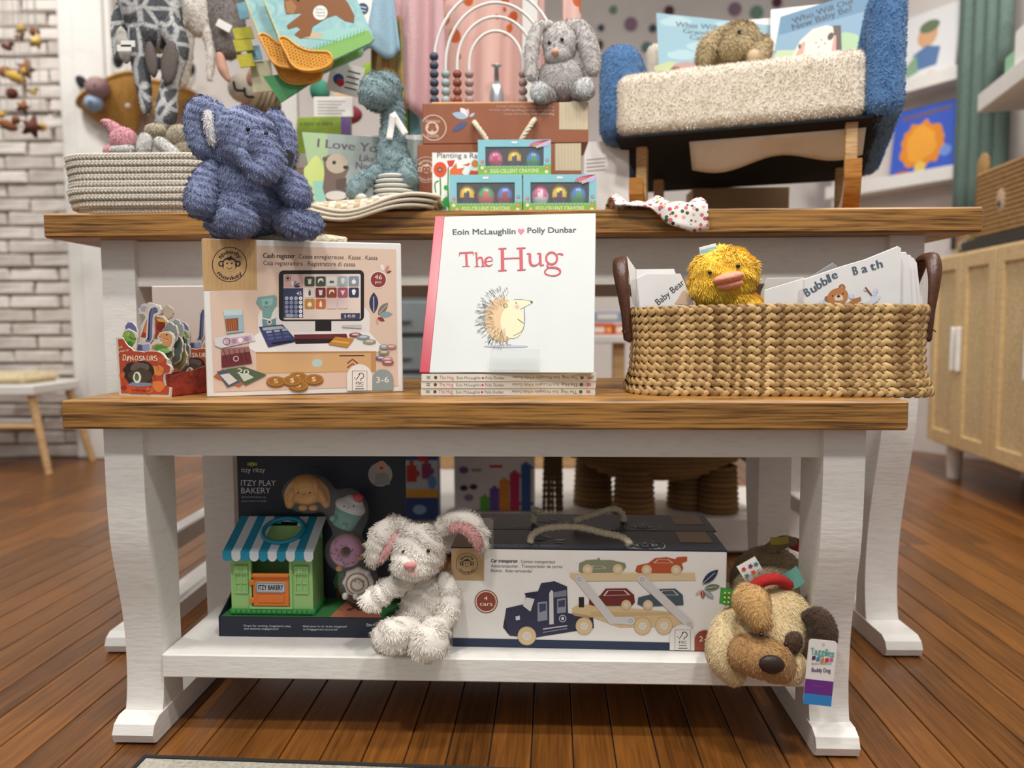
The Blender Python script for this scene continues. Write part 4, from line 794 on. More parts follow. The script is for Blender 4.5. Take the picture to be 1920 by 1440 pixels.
f.disc(1142, 170, 78, 'a9a39c'); f.disc(1150, 120, 34, 'c79a80', ry=38); f.poly([(1100, 240), (1112, 170), (1150, 155), (1195, 170), (1205, 235)], '8f8a86'); f.disc(1150, 128, 12, '7b4034', ry=8)
f.rect(700, 118, 770, 128, '0d1018'); f.poly([(840, 860), (860, 800), (905, 805), (905, 900), (850, 900)], '3f8a46'); f.disc(875, 850, 30, '3f8a46'); f.rect(862, 880, 884, 960, '7b3f2b')
f.done('card_print', T)
f = Face(tf((0.002, td - .004, lz - .001)), tf.R @ np.array([tw - .004, 0, 0]), tf.R @ np.array([0, -(td - .008), 0]), [(0, 0), (100, 0), (100, 100), (0, 100)], off=.0004)
f.poly([(62, 100), (92, 100), (78, 0), (66, 0)], 'b8735a'); f.done('path_print', T)
# house, a part with its own pieces
hf = tf.at((.016, .012, lz - .001)); hw, hd, hh = .127, .055, .105
gr = M('green_plastic', '94bf78', .35, 'plain', '8ab66e'); dgr = M('dark_green_plastic', '3a9a4c', .35); blu = M('blue_plastic', '2389a6', .3); wht = M('grey_white_plastic', 'ccd2d8', .35); org = M('orange_plastic', 'd9762f', .35)
o0, o1, z0, z1 = .033, .092, .014, .092
hb = MB(hf).box(0, o0, 0, .003, .008, hh).box(o1, hw, 0, .003, .008, hh).box(o0, o1, 0, .003, z1, hh).box(o0, o1, 0, .003, .008, z0).box(0, .003, .003, hd, .008, hh).box(hw - .003, hw, .003, hd, .008, hh).box(0, hw, hd, hd + .003, .008, hh + .02).obj('house', gr, T)
MB(hf).box(-.003, hw + .003, -.003, hd + .004, 0, .009, .002).obj('plinth', dgr, hb)
mb = MB(hf)
for i in range(16): mb.lathe([(0, .0085), (.0045, .0085), (.0045, .004), (0, .004)], 8, (.004 + i * .0079, -.0015, .0005))
mb.obj('scallop', dgr, hb)
mb = MB(hf); fw = .004
mb.box(o0 - fw, o0, -.003, 0, z0, z1).box(o1, o1 + fw, -.003, 0, z0, z1).box(o0 - fw, o1 + fw, -.003, 0, z1, z1 + fw).box(o0 - fw, o1 + fw, -.003, 0, z0 - fw, z0).obj('door_frame', gr, hb)
dr = MB(hf).box(o0 + .002, o1 - .001, -.004, -.001, z0 + .001, z0 + .047, .001).obj('door', org, hb)
MB(hf).box(o0 + .002, o1, -.008, 0, z0 + .047, z0 + .052, .001).obj('counter', org, hb); MB(hf).box(o0 + .010, o1 - .008, -.0055, -.004, z0 + .007, z0 + .018, .0005).obj('door_panel', org, hb)
for zz in (z0 + .006, z0 + .034): MB(hf).box(o0 - .003, o0 + .005, -.006, -.001, zz, zz + .008, .001).obj('hinge', org, hb)
MB(hf).prism([(o0 + .0075, z0 + .025), (o0 + .011, z0 + .0225), (o1 - .009, z0 + .0225), (o1 - .0055, z0 + .025), (o1 - .0055, z0 + .0365), (o1 - .009, z0 + .039), (o0 + .011, z0 + .039), (o0 + .0075, z0 + .0365)], -.0055, -.004).obj('sign_plate', M('sign_grey', 'b9bcc0', .4), hb)
o = hf((o0 + .0075, -.0056, z0 + .039)); f = Face(o, hf.R @ np.array([o1 - o0 - .013, 0, 0]), hf.R @ np.array([0, 0, -.0165]), [(0, 0), (100, 0), (100, 40), (0, 40)]); f.text('ITZY BAKERY', (8, 28), (92, 28), 18, '1b1b1c', bold=.8); f.line([(6, 3), (94, 3), (98, 8), (98, 32), (94, 37), (6, 37), (2, 32), (2, 8), (6, 3)], 1.4, '4a4c50'); f.done('sign_print', hb)
for x in (.006, .1):
    mb = MB(hf); mb.box(x, x + .021, -.002, 0, .034, .037).box(x, x + .002, -.002, 0, .037, .066).box(x + .019, x + .021, -.002, 0, .037, .066).box(x + .0095, x + .0115, -.0015, 0, .037, .066).box(x, x + .021, -.0015, 0, .049, .051).box(x - .001, x + .022, -.003, 0, .066, .078, .001)
    for i in range(5): mb.lathe([(0, .0665), (.0023, .0665), (.0023, .064), (0, .064)], 6, (x + .0015 + i * .0045, -.001, 0))
    mb.obj('window', gr, hb)
# striped awning roof
e0 = np.array([0, -.012, hh - .002]); rd = .072; rise = .036; ns = 10; sw = (hw + .012) / ns; rx0 = -.006
cx, cy, rX, rY = .074, .040, .031, .025
for i in range(ns):
    x0, x1 = rx0 + i * sw, rx0 + (i + 1) * sw; mat = blu if i % 2 == 0 else wht
    def rp(x, s_, up=0, sh=.0): return (x + sh * s_, e0[1] + (rd - 0) * s_, e0[2] + rise * s_ + up)
    segs = [(0, 1.0)]
    xm = (x0 + x1) / 2; dd = (xm - cx) / rX
    if abs(dd) < .97: g_ = rY * math.sqrt(1 - dd * dd); segs = [(0, (cy - g_) / rd), ((cy + g_) / rd, 1.0)]
    for q_, (s0, s1) in enumerate(segs):
        mb = MB(hf); V = [rp(x0, s0, 0), rp(x1, s0, 0), rp(x1, s1, 0), rp(x0, s1, 0), rp(x0, s0, -.003), rp(x1, s0, -.003), rp(x1, s1, -.003), rp(x0, s1, -.003)]
        mb.add(V, [[0, 1, 2, 3], [7, 6, 5, 4], [0, 4, 5, 1], [1, 5, 6, 2], [2, 6, 7, 3], [3, 7, 4, 0]])
        if q_ == 0: mb.prism([(x0, e0[2] + .0005)] + [(xm - (sw / 2) * math.cos(math.pi * k / 8), e0[2] - .008 - sw / 2 * math.sin(math.pi * k / 8)) for k in range(9)] + [(x1, e0[2] + .0005)], e0[1] - .002, e0[1] + .001)
        mb.obj('roof_stripe', mat, hb)
ring_ = [(cx + rX * 1.02 * math.cos(a), e0[1] + cy + rY * 1.02 * math.sin(a), e0[2] + rise * (cy + rY * math.sin(a)) / rd + .002) for a in np.linspace(0, 2 * math.pi, 36, endpoint=False)]
MB(hf).tube(ring_, .0036, 8, closed=True).obj('roof_ring', blu, hb, True)
# four little food toys behind the blister
gy = 1.172
tan = M('croissant_tan', 'c08a3e', .25); eye_m = M('print_black', '15110f', .4)
def face(par, u, v, Y, s_, c='1d1412'):
    for du in (-s_, s_): bead('eye', par, u + du, v, Y, s_ * .17, eye_m)
    mb = MB(); mb.tube([PY(u - s_ * .3, v + s_ * .1, Y), PY(u, v + s_ * .42, Y), PY(u + s_ * .3, v + s_ * .1, Y)], .0004, 6); mb.obj('mouth', eye_m, par)
V, Fc = soft([t((543, 946, gy, 9), (548, 924, gy, 15), (572, 908, gy - .005, 20), (602, 920, gy, 15), (612, 945, gy, 9)), e(575, 925, gy - .004, 30, 24, 18)], .003, 3); cr = mk('croissant', V, Fc, tan, T, True)
for (u, v, a) in ((548, 926, 24), (559, 913, 14), (593, 912, -14), (605, 928, -24)): V, Fc = soft([e(u, v, gy - .012, 7, 18, 12, a)], .003, 2); mk('roll', V, Fc, tan, cr, True)
face(cr, 570, 924, gy - .024, 11)
for du in (-10, 9): bead('foot', cr, 578 + du, 952, gy - .012, 9, tan, 6)
cupb = M('cupcake_teal', '74a8a0', .3); mb = MB(); cc = PY(650, 968, gy); Rm = roty(math.radians(22)); fr = Fr(cc, Rm); k = gy / F
mb = MB(fr); pts = []
n = 30
for j, (r, zz) in enumerate(((20, -22), (27, 12))):
    for i in range(n): a = 2 * math.pi * i / n; rr_ = r * k * (1.04 if i % 2 else .97); pts.append((rr_ * math.cos(a), rr_ * .7 * math.sin(a), zz * k))
mb.add(pts, [[i, (i + 1) % n, (i + 1) % n + n, i + n] for i in range(n)] + [list(range(n))[::-1], list(range(n, 2 * n))]); cu = mb.obj('cupcake', cupb, T, True)
V, Fc = soft([('e', fr((0, 0, 20 * k)), (31 * k, 22 * k, 16 * k), Rm), ('e', fr((2 * k, 0, 32 * k)), (20 * k, 15 * k, 11 * k), Rm)], .0026, 3); mk('icing', V, Fc, M('icing_white', 'c9c9c9', .25), cu, True)
MB().ell(fr((8 * k, -4 * k, 42 * k)), 10 * k).obj('cherry', M('cherry_red', 'b92a36', .15), cu, True); face(cu, 654, 949, gy - .021, 9)
for (u, v) in ((624, 972), (646, 986)): bead('foot', cu, u, v, gy - .013, 6.5, cupb, 6)
def torus(c, R_, r, n=30, m=14, sy=.8):
    V = []
    for i in range(n):
        a = 2 * math.pi * i / n
        for j in range(m): b = 2 * math.pi * j / m; V.append(np.asarray(c) + np.array([(R_ + r * math.cos(b)) * math.cos(a), r * sy * math.sin(b), (R_ + r * math.cos(b)) * math.sin(a)]))
    return V, [[i * m + j, i * m + (j + 1) % m, ((i + 1) % n) * m + (j + 1) % m, ((i + 1) % n) * m + j] for i in range(n) for j in range(m)]
c = PY(650, 1032, gy - .003); V, Fc = torus(c, 20 * k, 13 * k); do = mk('donut', V, Fc, tan, T, True)
V, Fc = torus(c + np.array([0, -.004, 0]), 20 * k, 11.6 * k, sy=.75); mk('icing', V, Fc, M('icing_pink', 'c48cae', .2), do, True)
rr = random.Random(2)
mb = MB()
for i in range(22): a = rr.uniform(0, 6.28); R_ = (20 + rr.uniform(-7, 7)) * k; p = c + np.array([R_ * math.cos(a), -.004 - 8.6 * k, R_ * math.sin(a)]); d = np.array([math.cos(a * 3), 0, math.sin(a * 3)]) * .0016; mb.tube([p - d, p + d], .0007, 6)
mb.obj('sprinkles', M('sprinkle', '7b6a9c', .4), do, kind='stuff'); face(do, 653, 1055, gy - .018, 9)
for (u, v) in ((636, 1066), (676, 1045)): bead('foot', do, u, v, gy - .010, 7, tan, 6)
c = PY(672, 1092, gy - .006); Rq = rotx(math.radians(90)); ro = M('roll_cream', 'd0c7be', .25); V, Fc = soft([('e', c, (29 * k, 13 * k, 29 * k), np.eye(3))] + [('e', c + np.array([27 * k * math.cos(a), 0, 27 * k * math.sin(a)]), (4.5 * k, 9 * k, 4.5 * k), np.eye(3)) for a in np.linspace(0, 6.28, 9)[:-1]], .0026, 2); cn = mk('cinnamon_roll', V, Fc, ro, T, True)
mb = MB()
for r in (12, 21): mb.tube([c + np.array([r * k * math.cos(a), -(13.4 if r < 15 else 9.6) * k, r * k * math.sin(a)]) for a in np.linspace(0, 6.28, 30)], .0011, 6)
mb.obj('swirl', M('cinnamon', '8a5a3a', .3), cn); face(cn, 674, 1090, gy - .0185, 8)
for du in (-18, 2): bead('foot', cn, 665 + du, 1118, gy - .013, 6, ro, 7)
bl_ = M('blister', 'f2f4f6', .04, 'plain', 'f2f4f6', alpha=.07, spec=.9)
V, Fc = soft([e(578, 925, gy - .004, 52, 40, 30), e(652, 962, gy - .004, 42, 50, 30), e(650, 1035, gy - .004, 44, 42, 30), e(672, 1092, gy - .004, 42, 42, 30)], .005, 8); mk('blister', V, Fc, bl_, T, True)
# ---- white bunny
by = 1.09; T = thing('plush_bunny', PY(780, 1215, by), 'white plush bunny with pink ears sitting on the shelf edge beside the bakery toy', 'soft toy')
wf = M('white_fur', 'f1ebe2', .9, 'fur', 'd6ccbf'); kw = dict(dens=460000, L=.0044, w=.0011, lay=.66, jit=.3, band=.6, bk=330, vox=.004)
pk = M('pink_fur', 'e0aea8', .9, 'fur', 'c98f8b')
plush('body', T, [e(800, 1130, by + .02, 50, 62, 45), e(795, 1165, by + .02, 58, 38, 48)], wf, **kw)
plush('head', T, [e(785, 1033, by, 52, 52, 48), e(772, 1058, by - .022, 40, 28, 30)], wf, **kw)
plush('arm', T, [t((765, 1085, by + .01, 22), (730, 1103, by - .005, 21), (696, 1128, by - .02, 23))], wf, **kw)
plush('arm', T, [t((835, 1090, by + .015, 20), (845, 1130, by, 21), (832, 1163, by - .015, 22))], wf, **kw)
plush('leg', T, [t((770, 1180, by - .01, 30), (745, 1190, by - .045, 34)), e(733, 1195, by - .062, 38, 34, 26)], wf, **kw)
plush('leg', T, [t((815, 1185, by - .01, 30), (808, 1198, by - .045, 34)), e(803, 1207, by - .062, 41, 35, 26)], wf, **kw)
ea = plush('ear', T, [t((752, 985, by + .012, 18), (728, 990, by + .01, 21), (710, 1015, by, 23), (700, 1045, by - .004, 17))], wf, **kw)
plush('inner_ear', ea, [t((742, 1005, by - .003, 8), (727, 1030, by - .01, 11), (714, 1052, by - .012, 7))], pk, dens=250000, L=.005)
ea = plush('ear', T, [t((828, 990, by + .012, 18), (850, 975, by + .008, 20), (880, 978, by, 20), (900, 1005, by - .005, 19), (905, 1025, by - .005, 12))], wf, **kw)
plush('inner_ear', ea, [t((845, 990, by - .016, 9), (872, 990, by - .019, 12), (892, 1010, by - .022, 12), (897, 1030, by - .02, 7))], pk, dens=250000, L=.005)
V, Fc = soft([e(769, 1060, by - .047, 14, 7, 7), e(769, 1066, by - .046, 6, 6, 6)], .002, 2); mk('nose', V, Fc, M('pink_nose', 'd78f8b', .7, 'cloth'), T, True)
for (u, v) in ((756, 1033), (803, 1033)): bead('eye', T, u, v, None, 3.6, M('black_bead'))
MB().tube(catmull([PY(769, 1067, by - .051), PY(768, 1074, by - .051), PY(775, 1078, by - .05), PY(784, 1072, by - .047)], 5), .0008, 6).obj('mouth', M('pink_nose'), T)
g = Fr(PY(912, 1010, by - .01), rotz(.6)); MB(g).prism(rrect(-.012, -.03, .012, .03, .008), -.0003, .0003).obj('swing_tag', M('clear_acrylic'), T)
# ---- two car transporter boxes
A, B = PZ(848, 1212, SZ), PZ(1360, 1222, SZ); h1 = PY(848, 1027, A[1])[2] - SZ; ztop = SZ + h1; dep = .100
kraft = M('kraft', 'a98d68', .7, 'plain', '987c58')
def transporter(A, B, label, draw):
    T, fr, W_ = block('toy_box', label, 'box', A, B, h1, dep, card, group='car transporter boxes')
    MB(fr).box(-.0003, W_ + .0003, -.0003, dep + .0003, h1 - .001, h1 + .0008).obj('navy_lid', navy, T)
    f = Face(fr((0, dep, h1 + .0008)), fr.R @ np.array([W_, 0, 0]), fr.R @ np.array([0, -dep, 0]), [(0, 0), (400, 0), (400, 100), (0, 100)])
    f.rect(0, 30, 40, 100, 'a98d68') ; f.rect(340, 0, 388, 62, '9d8361'); f.put
    monkey(f, 285, 78, 30, 'b9bdc6', '1b2233')
    for (x, y, L, w_, a, c) in ((140, 55, 30, 7, 190, '5b6377'), (146, 50, 24, 6, 240, '7d8597'), (150, 60, 22, 6, -20, 'a7a395'), (150, 70, 16, 4, 10, '8b8a80')): f.poly(leafp(x, y, L, w_, a), c)
    f.text('Car transporter . Camion transporteur . Autotransporter', (60, 88), (160, 88), 5, '8d93a3'); f.text('Transportador de carros . Bisarca', (60, 96), (150, 96), 5, '7d8393'); f.done('lid_print', T)
    return T, fr, W_
T, fr, W_ = transporter(A, B, 'white and navy toy box with a car transporter picture, foremost of two', True)
f = front(fr, W_, h1, [(848, 1027), (1362, 1034), (1360, 1222), (848, 1212)]).crop(800, 840, 3.2)
f.poly([(150, 600), (350, 600), (348, 795), (150, 790)], 'b99a70'); monkey(f, 246, 694, 66, '1b1512', 'b99a70'); f.poly([(150, 1138), (1740, 1172), (1740, 1222), (150, 1190)], '22304c')
f.text('Car transporter', (390, 685), (550, 687), 20, '2e2b2a', bold=1.5); f.text('. Camion transporteur', (558, 688), (776, 691), 18, '6a6664'); f.text('Autotransporter . Transportador de carros', (390, 714), (817, 720), 18, '6a6664'); f.text('Bisarca . Auto vervoerder', (390, 742), (638, 746), 18, '6a6664')
f.disc(360, 920, 70, '8c4230'); f.disc(360, 920, 64, 'e6d6cc'); f.disc(360, 920, 58, '8c4230'); f.text('4', (348, 912), (368, 912), 24, 'f2e8e0'); f.text('cars', (322, 944), (398, 946), 24, 'f2e8e0')
def wheel(x, y, r): f.disc(x, y, r, 'd6bd94', ry=r * 1.02); f.ring(x, y, r, r * .07, 'bfa376'); f.disc(x, y, r * .42, 'eae4da'); [f.disc(x + r * .26 * math.cos(a), y + r * .26 * math.sin(a), r * .07, 'b0a897') for a in np.linspace(0, 6.28, 9)[:-1]]; f.disc(x, y, r * .12, 'cfc5b4')
nv_ = '2e3049'; wd_ = 'd3b98e'
f.poly([(460, 1075), (480, 960), (590, 935), (600, 870), (670, 860), (690, 810), (770, 798), (845, 830), (850, 990), (1000, 1010), (1005, 1080), (690, 1130), (640, 1140), (500, 1125)], nv_); f.poly([(580, 945), (600, 895), (650, 905), (625, 980)], 'dcd9d6'); f.poly([(590, 870), (670, 858), (660, 890), (600, 893)], '23253a')
f.poly([(668, 925), (725, 918), (727, 1030), (668, 1040)], '8d90a0'); f.poly([(676, 935), (718, 930), (718, 972), (680, 985)], '3c3f5a'); f.poly([(785, 905), (838, 898), (838, 985), (785, 992)], '8d90a0'); f.poly([(792, 915), (832, 909), (832, 950), (792, 955)], '3c3f5a'); f.poly([(765, 865), (842, 850), (842, 888), (765, 895)], '7a7c8a'); f.poly([(738, 870), (750, 850), (762, 860), (764, 1055), (738, 1058)], 'd5d3cf')
f.poly([(535, 1010), (560, 1003), (562, 1028), (538, 1033)], 'd5d3cf'); f.line([(700, 1085), (845, 1065)], 8, 'b9bac4'); f.line([(700, 1105), (845, 1082)], 5, '8d90a0'); f.ring(818, 1022, 22, 4, 'c9cad2'); f.disc(818, 1022, 10, 'c9cad2'); f.line([(470, 1040), (488, 1110)], 8, '191b2c')
f.poly([(875, 960), (910, 938), (1000, 940), (1500, 985), (1530, 1070), (1160, 1075), (985, 1010), (880, 1000)], wd_); f.poly([(875, 985), (985, 1005), (980, 1020), (890, 1005)], 'b59a6c'); f.poly([(985, 980), (1500, 985), (1500, 1000), (985, 1015)], 'c5a97c'); f.rect(915, 893, 946, 955, '1f1c1e')
f.poly([(862, 745), (1605, 745), (1612, 795), (900, 798), (865, 775)], 'd8c19a'); f.line([(862, 747), (1608, 747)], 8, 'e8d6b4')
def car(pts, c, win, wh):
    f.poly(pts, c); f.poly(win, 'dcd4c8'); cx_ = np.mean(win, 0); f.poly([tuple(cx_ + (np.array(p) - cx_) * .86) for p in win], c)
    for (x, y, r) in wh: wheel(x, y, r)
car([(915, 740), (918, 690), (960, 672), (1025, 668), (1036, 655), (1044, 672), (1110, 672), (1190, 690), (1198, 712), (1170, 748), (930, 750)], '84886c', [(985, 725), (1000, 705), (1060, 708), (1080, 722)], ((968, 728, 31), (1148, 727, 31)))
car([(1252, 740), (1262, 705), (1330, 690), (1370, 660), (1440, 655), (1490, 668), (1500, 655), (1560, 652), (1560, 678), (1528, 690), (1538, 720), (1520, 752), (1270, 750)], 'b4532f', [(1360, 690), (1385, 668), (1450, 668), (1480, 690)], ((1320, 731, 31), (1495, 732, 31)))
car([(975, 935), (978, 900), (1040, 885), (1075, 842), (1200, 840), (1245, 880), (1250, 925), (1230, 945), (1000, 945)], '6e2a2a', [(1060, 885), (1085, 853), (1190, 852), (1222, 880)], ((1198, 940, 30),))
car([(1265, 935), (1270, 895), (1350, 875), (1400, 845), (1490, 842), (1535, 880), (1540, 940), (1300, 950)], '44545f', [(1385, 880), (1412, 855), (1480, 852), (1512, 882)], ((1328, 940, 30),))
for P_ in ([(918, 785), (1112, 1030), (1225, 1035)], [(1292, 787), (1500, 985), (1575, 1055)]): f.line(P_, 50, 'cfccca'); [f.disc(x, y, 25, 'cfccca') for x, y in (P_[0], P_[-1])]; [f.ring(x, y, 12, 4, '9a9896') for x, y in (P_[0], P_[-1])]; f.disc(P_[1][0], P_[1][1], 25, 'cfccca')
for (x, y, r) in ((603, 1125, 56), (946, 1065, 51), (1296, 1065, 51), (1424, 1063, 51)): wheel(x, y, r)
for (x, y, L, w_, a, c) in ((1650, 815, 128, 24, -42, '2b3552'), (1662, 840, 96, 18, -8, '6a7466'), (1658, 850, 80, 15, 38, '9aa4ae'), (1650, 848, 54, 13, 82, 'a0462f'), (1645, 850, 44, 8, 140, 'd5ab9c')): f.poly(leafp(x, y, L, w_, a), c); f.line([(x, y), (x + .8 * L * math.cos(math.radians(a)), y + .8 * L * math.sin(math.radians(a)))], 2.5, 'e6e2de')
f.poly([(1458, 1210)] + circ(1532, 1130, 74, 16, a0=0, a1=180)[::-1] + [(1606, 1214)], 'e3dfda'); f.poly([(1606, 1214)] + circ(1668, 1152, 62, 16, a0=0, a1=180)[::-1] + [(1732, 1216)], '93452f'); f.text('2-5', (1634, 1157), (1698, 1158), 30, 'f2e8e0'); fsc(f, 1536, 1148, 46)
f.done('front_print', T)
def kr(pts): return catmull([fr(p) for p in pts], 8)
MB().rope(kr([(.115, .020, h1 + .004), (.118, .024, h1 + .014), (.135, .035, h1 + .02), (.16, .04, h1 + .022), (.19, .042, h1 + .021), (.22, .034, h1 + .016), (.25, .024, h1 + .012), (.262, .016, h1 + .004)]), .0058, 13).obj('rope_handle', M('cotton_rope'), T, True)
g = fr.at((.012, dep + .004, 0)); A2 = g((0, 0, 0)); B2 = g((W_ * .985, 0, 0))
T2, fr2, _ = transporter(A2, B2, 'second navy lidded car transporter box standing right behind the first', False)
fr_k = fr; fr = fr2; MB().rope(kr([(.105, .03, h1 + .004), (.106, .034, h1 + .016), (.108, .03, h1 + .024), (.115, .015, h1 + .025)]), .0058, 5).obj('rope_handle', M('cotton_rope'), T2, True); MB().rope(kr([(.17, .012, h1 + .012), (.2, .02, h1 + .02), (.235, .045, h1 + .024), (.25, .05, h1 + .015), (.252, .05, h1 + .003)]), .0058, 8).obj('rope_handle', M('cotton_rope'), T2, True)
# ---- dog
gy = 1.02; T = thing('plush_dog', PY(1430, 1285, gy), 'cream plush dog with brown ear, red collar and ribbon tabs lying on the shelf end', 'soft toy')
cr_ = M('cream_plush', 'e3cda0', .85, 'fur', 'c4a873'); tn = M('tan_plush', 'b78d58', .85, 'fur', '92693a'); bn = M('brown_plush', '4e3422', .85, 'fur', '33200f'); shd = M('shaded_plush', 'a08c68', .85, 'fur', '7d6a4a')  # last plush, for body and tail: shade behind the head put into its colour
kw = dict(dens=330000, L=.0042, w=.0012, lay=.8, jit=.2, vox=.004)
plush('body', T, [e(1440, 1090, gy + .16, 72, 68, 60), e(1440, 1110, gy + .1, 70, 50, 50)], shd, **kw)
plush('head', T, [e(1445, 1165, gy + .03, 82, 70, 58), e(1430, 1195, gy + .01, 84, 56, 50)], cr_, **kw)
plush('muzzle', T, [e(1430, 1232, gy - .025, 60, 42, 40, 12), e(1408, 1225, gy - .018, 48, 42, 36), e(1455, 1246, gy - .02, 42, 36, 34)], tn, **kw)
plush('chin', T, [e(1478, 1250, gy - .012, 38, 36, 32)], cr_, **kw)
plush('eye_patch', T, [e(1487, 1204, gy - .022, 20, 24, 14, 20)], bn, **kw)
plush('ear', T, [t((1400, 1112, gy - .005, 22), (1412, 1128, gy - .018, 34), (1425, 1160, gy - .03, 26), (1440, 1172, gy - .03, 12)), e(1395, 1130, gy - .012, 25, 34, 14, -20)], M('light_tan_plush', 'd2a86e', .85, 'fur', 'b08548'), **kw)
plush('ear', T, [t((1515, 1155, gy - .004, 14), (1535, 1160, gy - .012, 24), (1545, 1190, gy - .014, 27), (1540, 1222, gy - .012, 18))], bn, **kw)
plush('paw', T, [t((1385, 1150, gy + .03, 26), (1360, 1190, gy + .008, 32), (1352, 1230, gy, 30), (1375, 1262, gy, 26))], cr_, **kw)
V, Fc = soft([e(1447, 1246, gy - .062, 26, 19, 12, 8)], .002, 3); mk('nose', V, Fc, M('nose_brown', '2f1d18', .5, 'cloth', '22130f'), T, True)
for (u, v, Y) in ((1427, 1190, gy - .043), (1474, 1208, gy - .05)): bead('eye', T, u, v, Y, 5, M('bead_brown', '2a1410', .12))
MB().tube(catmull([PY(1405, 1106, gy + .015), PY(1430, 1090, gy + .01), PY(1455, 1086, gy + .012), PY(1478, 1096, gy + .03)], 6), .008, 10).obj('collar', M('red_felt', 'b3201f', .9, 'cloth', '8f1514'), T, True)
def ribbon(u, v, Y, w_, h_, a, mat, nm='ribbon_tab'):
    g = Fr(PY(u, v, Y), roty(math.radians(a))); k = Y / F; mb = MB(g); n = 8
    P = [(w_ * k * (i / n - .5), -.004 * math.sin(math.pi * i / n)) for i in range(n + 1)]
    V = [(x, y, s_ * h_ * k / 2) for x, y in P for s_ in (-1, 1)] + [(x, y + .002, s_ * h_ * k / 2) for x, y in P for s_ in (-1, 1)]; m_ = 2 * (n + 1)
    mb.add(V, [[2 * i, 2 * i + 2, 2 * i + 3, 2 * i + 1] for i in range(n)] + [[m_ + 2 * i + 1, m_ + 2 * i + 3, m_ + 2 * i + 2, m_ + 2 * i] for i in range(n)] + [[0, 1, m_ + 1, m_], [2 * n, 2 * n + m_, 2 * n + 1 + m_, 2 * n + 1]]); return mb.obj(nm, mat, T), g, k
o, g, k = ribbon(1368, 1118, gy + .02, 36, 32, 4, M('ribbon_green', '3f8a3c', .5)); mb = MB(g); [mb.prism(circ(x * k, y * k, 2 * k, 8), -.0046 - .0, -.0038) for x in (-11, -3, 5, 12) for y in (-10, -1, 8)]; mb.obj('tab_dots', M('dot_yellow', 'd9d86a', .5), o)
o, g, k = ribbon(1408, 1070, gy + .03, 40, 40, 60, M('ribbon_stars', 'e6e4de', .5))
def star(x, y, r): return [(x + (r if i % 2 == 0 else r * .45) * math.cos(math.pi * i / 5), y + (r if i % 2 == 0 else r * .45) * math.sin(math.pi * i / 5)) for i in range(10)]
for i, (x, y, c) in enumerate(((-12, -11, 'c9472f'), (2, -12, '2f8f8a'), (13, -9, 'b9b9b5'), (-11, 3, '7a3f63'), (2, 2, 'd9602f'), (13, 5, 'a6b733'), (-9, 14, '2f8f8a'), (5, 14, 'b9b9b5'))): MB(g).prism([(p * k, q * k) for p, q in star(x, y, 5.5)], -.0047, -.0040).obj('star', ink(c), o)
ribbon(1485, 1085, gy + .03, 38, 36, -28, M('ribbon_teal', '6fb0a4', .5)); ribbon(1497, 1022, gy + .15, 26, 24, 20, M('ribbon_red', 'a3272a', .6))
plush('tail', T, [t((1445, 1030, gy + .15, 14), (1470, 1015, gy + .14, 13), (1490, 1015, gy + .13, 8))], shd, **kw)
ribbon(1462, 1013, gy + .112, 34, 14, -4, M('ribbon_gold', 'a08f3a', .5), 'tail_ribbon')
# swing tag
g = Fr(PY(1537, 1262, gy - .045), roty(math.radians(4)) @ rotz(math.radians(-6))); k = (gy - .045) / F
MB(g).prism(rrect(-26 * k, -64 * k, 27 * k, 66 * k, 7 * k), -.0004, .0004).obj('swing_tag', card, T)
q = [(1512, 1198), (1565, 1198), (1565, 1328), (1510, 1328)]
f = Face(g((-26 * k, -.0004, 66 * k)), g.R @ np.array([53 * k, 0, 0]), g.R @ np.array([0, 0, -130 * k]), [(550, 860), (686, 860), (686, 1178), (550, 1178)]); 
f.rect(550, 1055, 686, 1130, '6b2f86'); f.rect(550, 1126, 686, 1178, '2f86c9')
for i, ch in enumerate('Taggies'): x = 566 + 15.5 * i; f.text(ch, (x, 936 - 4 * math.sin(i / 2)), (x + 14, 936 - 4 * math.sin((i + 1) / 2)), 34, '4fa39a', bold=2)
for i, c in enumerate(('4a2f63', '3f86b8', 'd9862f', 'c23a3a', 'c86a9a')): f.poly([(572 + 21 * i, 942 + 4 * (2 - abs(i - 2))), (588 + 21 * i, 938 + 4 * (2 - abs(i - 2))), (590 + 21 * i, 956 + 4 * (2 - abs(i - 2))), (572 + 21 * i, 962 + 4 * (2 - abs(i - 2)))], c)
f.text('Signature COLLECTION', (572, 982), (666, 974), 9, '3a3a3a'); f.text('Buddy Dog', (576, 1018), (666, 1012), 20, '33245c', bold=1); f.text('Puppy', (590, 1088), (640, 1086), 9, '8d5aa6'); f.ring(620, 880, 6, 2.5, 'b9b4b0'); f.done('tag_print', T)
# ================================================================ plush elephant on the cash register box
ey = 1.115; T = thing('plush_elephant', PY(480, 448, ey), 'dusty blue plush elephant slouching on top of the cash register box', 'soft toy')
bf_ = M('blue_fur', '858eb0', .9, 'fur', '414a6c'); kw = dict(dens=560000, L=.0036, w=.0009, lay=.66, jit=.3, band=.5, bk=620, vox=.004)
plush('body', T, [e(468, 345, ey + .02, 72, 68, 60), e(470, 395, ey + .02, 84, 48, 62), e(420, 415, ey + .02, 36, 32, 40)], bf_, **kw)
plush('head', T, [e(461, 258, ey, 60, 54, 56), e(472, 280, ey - .01, 54, 44, 48), e(436, 288, ey, 36, 32, 38)], bf_, **kw)
plush('trunk', T, [t((491, 270, ey - .024, 32), (508, 297, ey - .045, 27), (505, 320, ey - .055, 22), (485, 326, ey - .063, 20), (465, 309, ey - .068, 16), (451, 288, ey - .07, 13))], bf_, **kw)
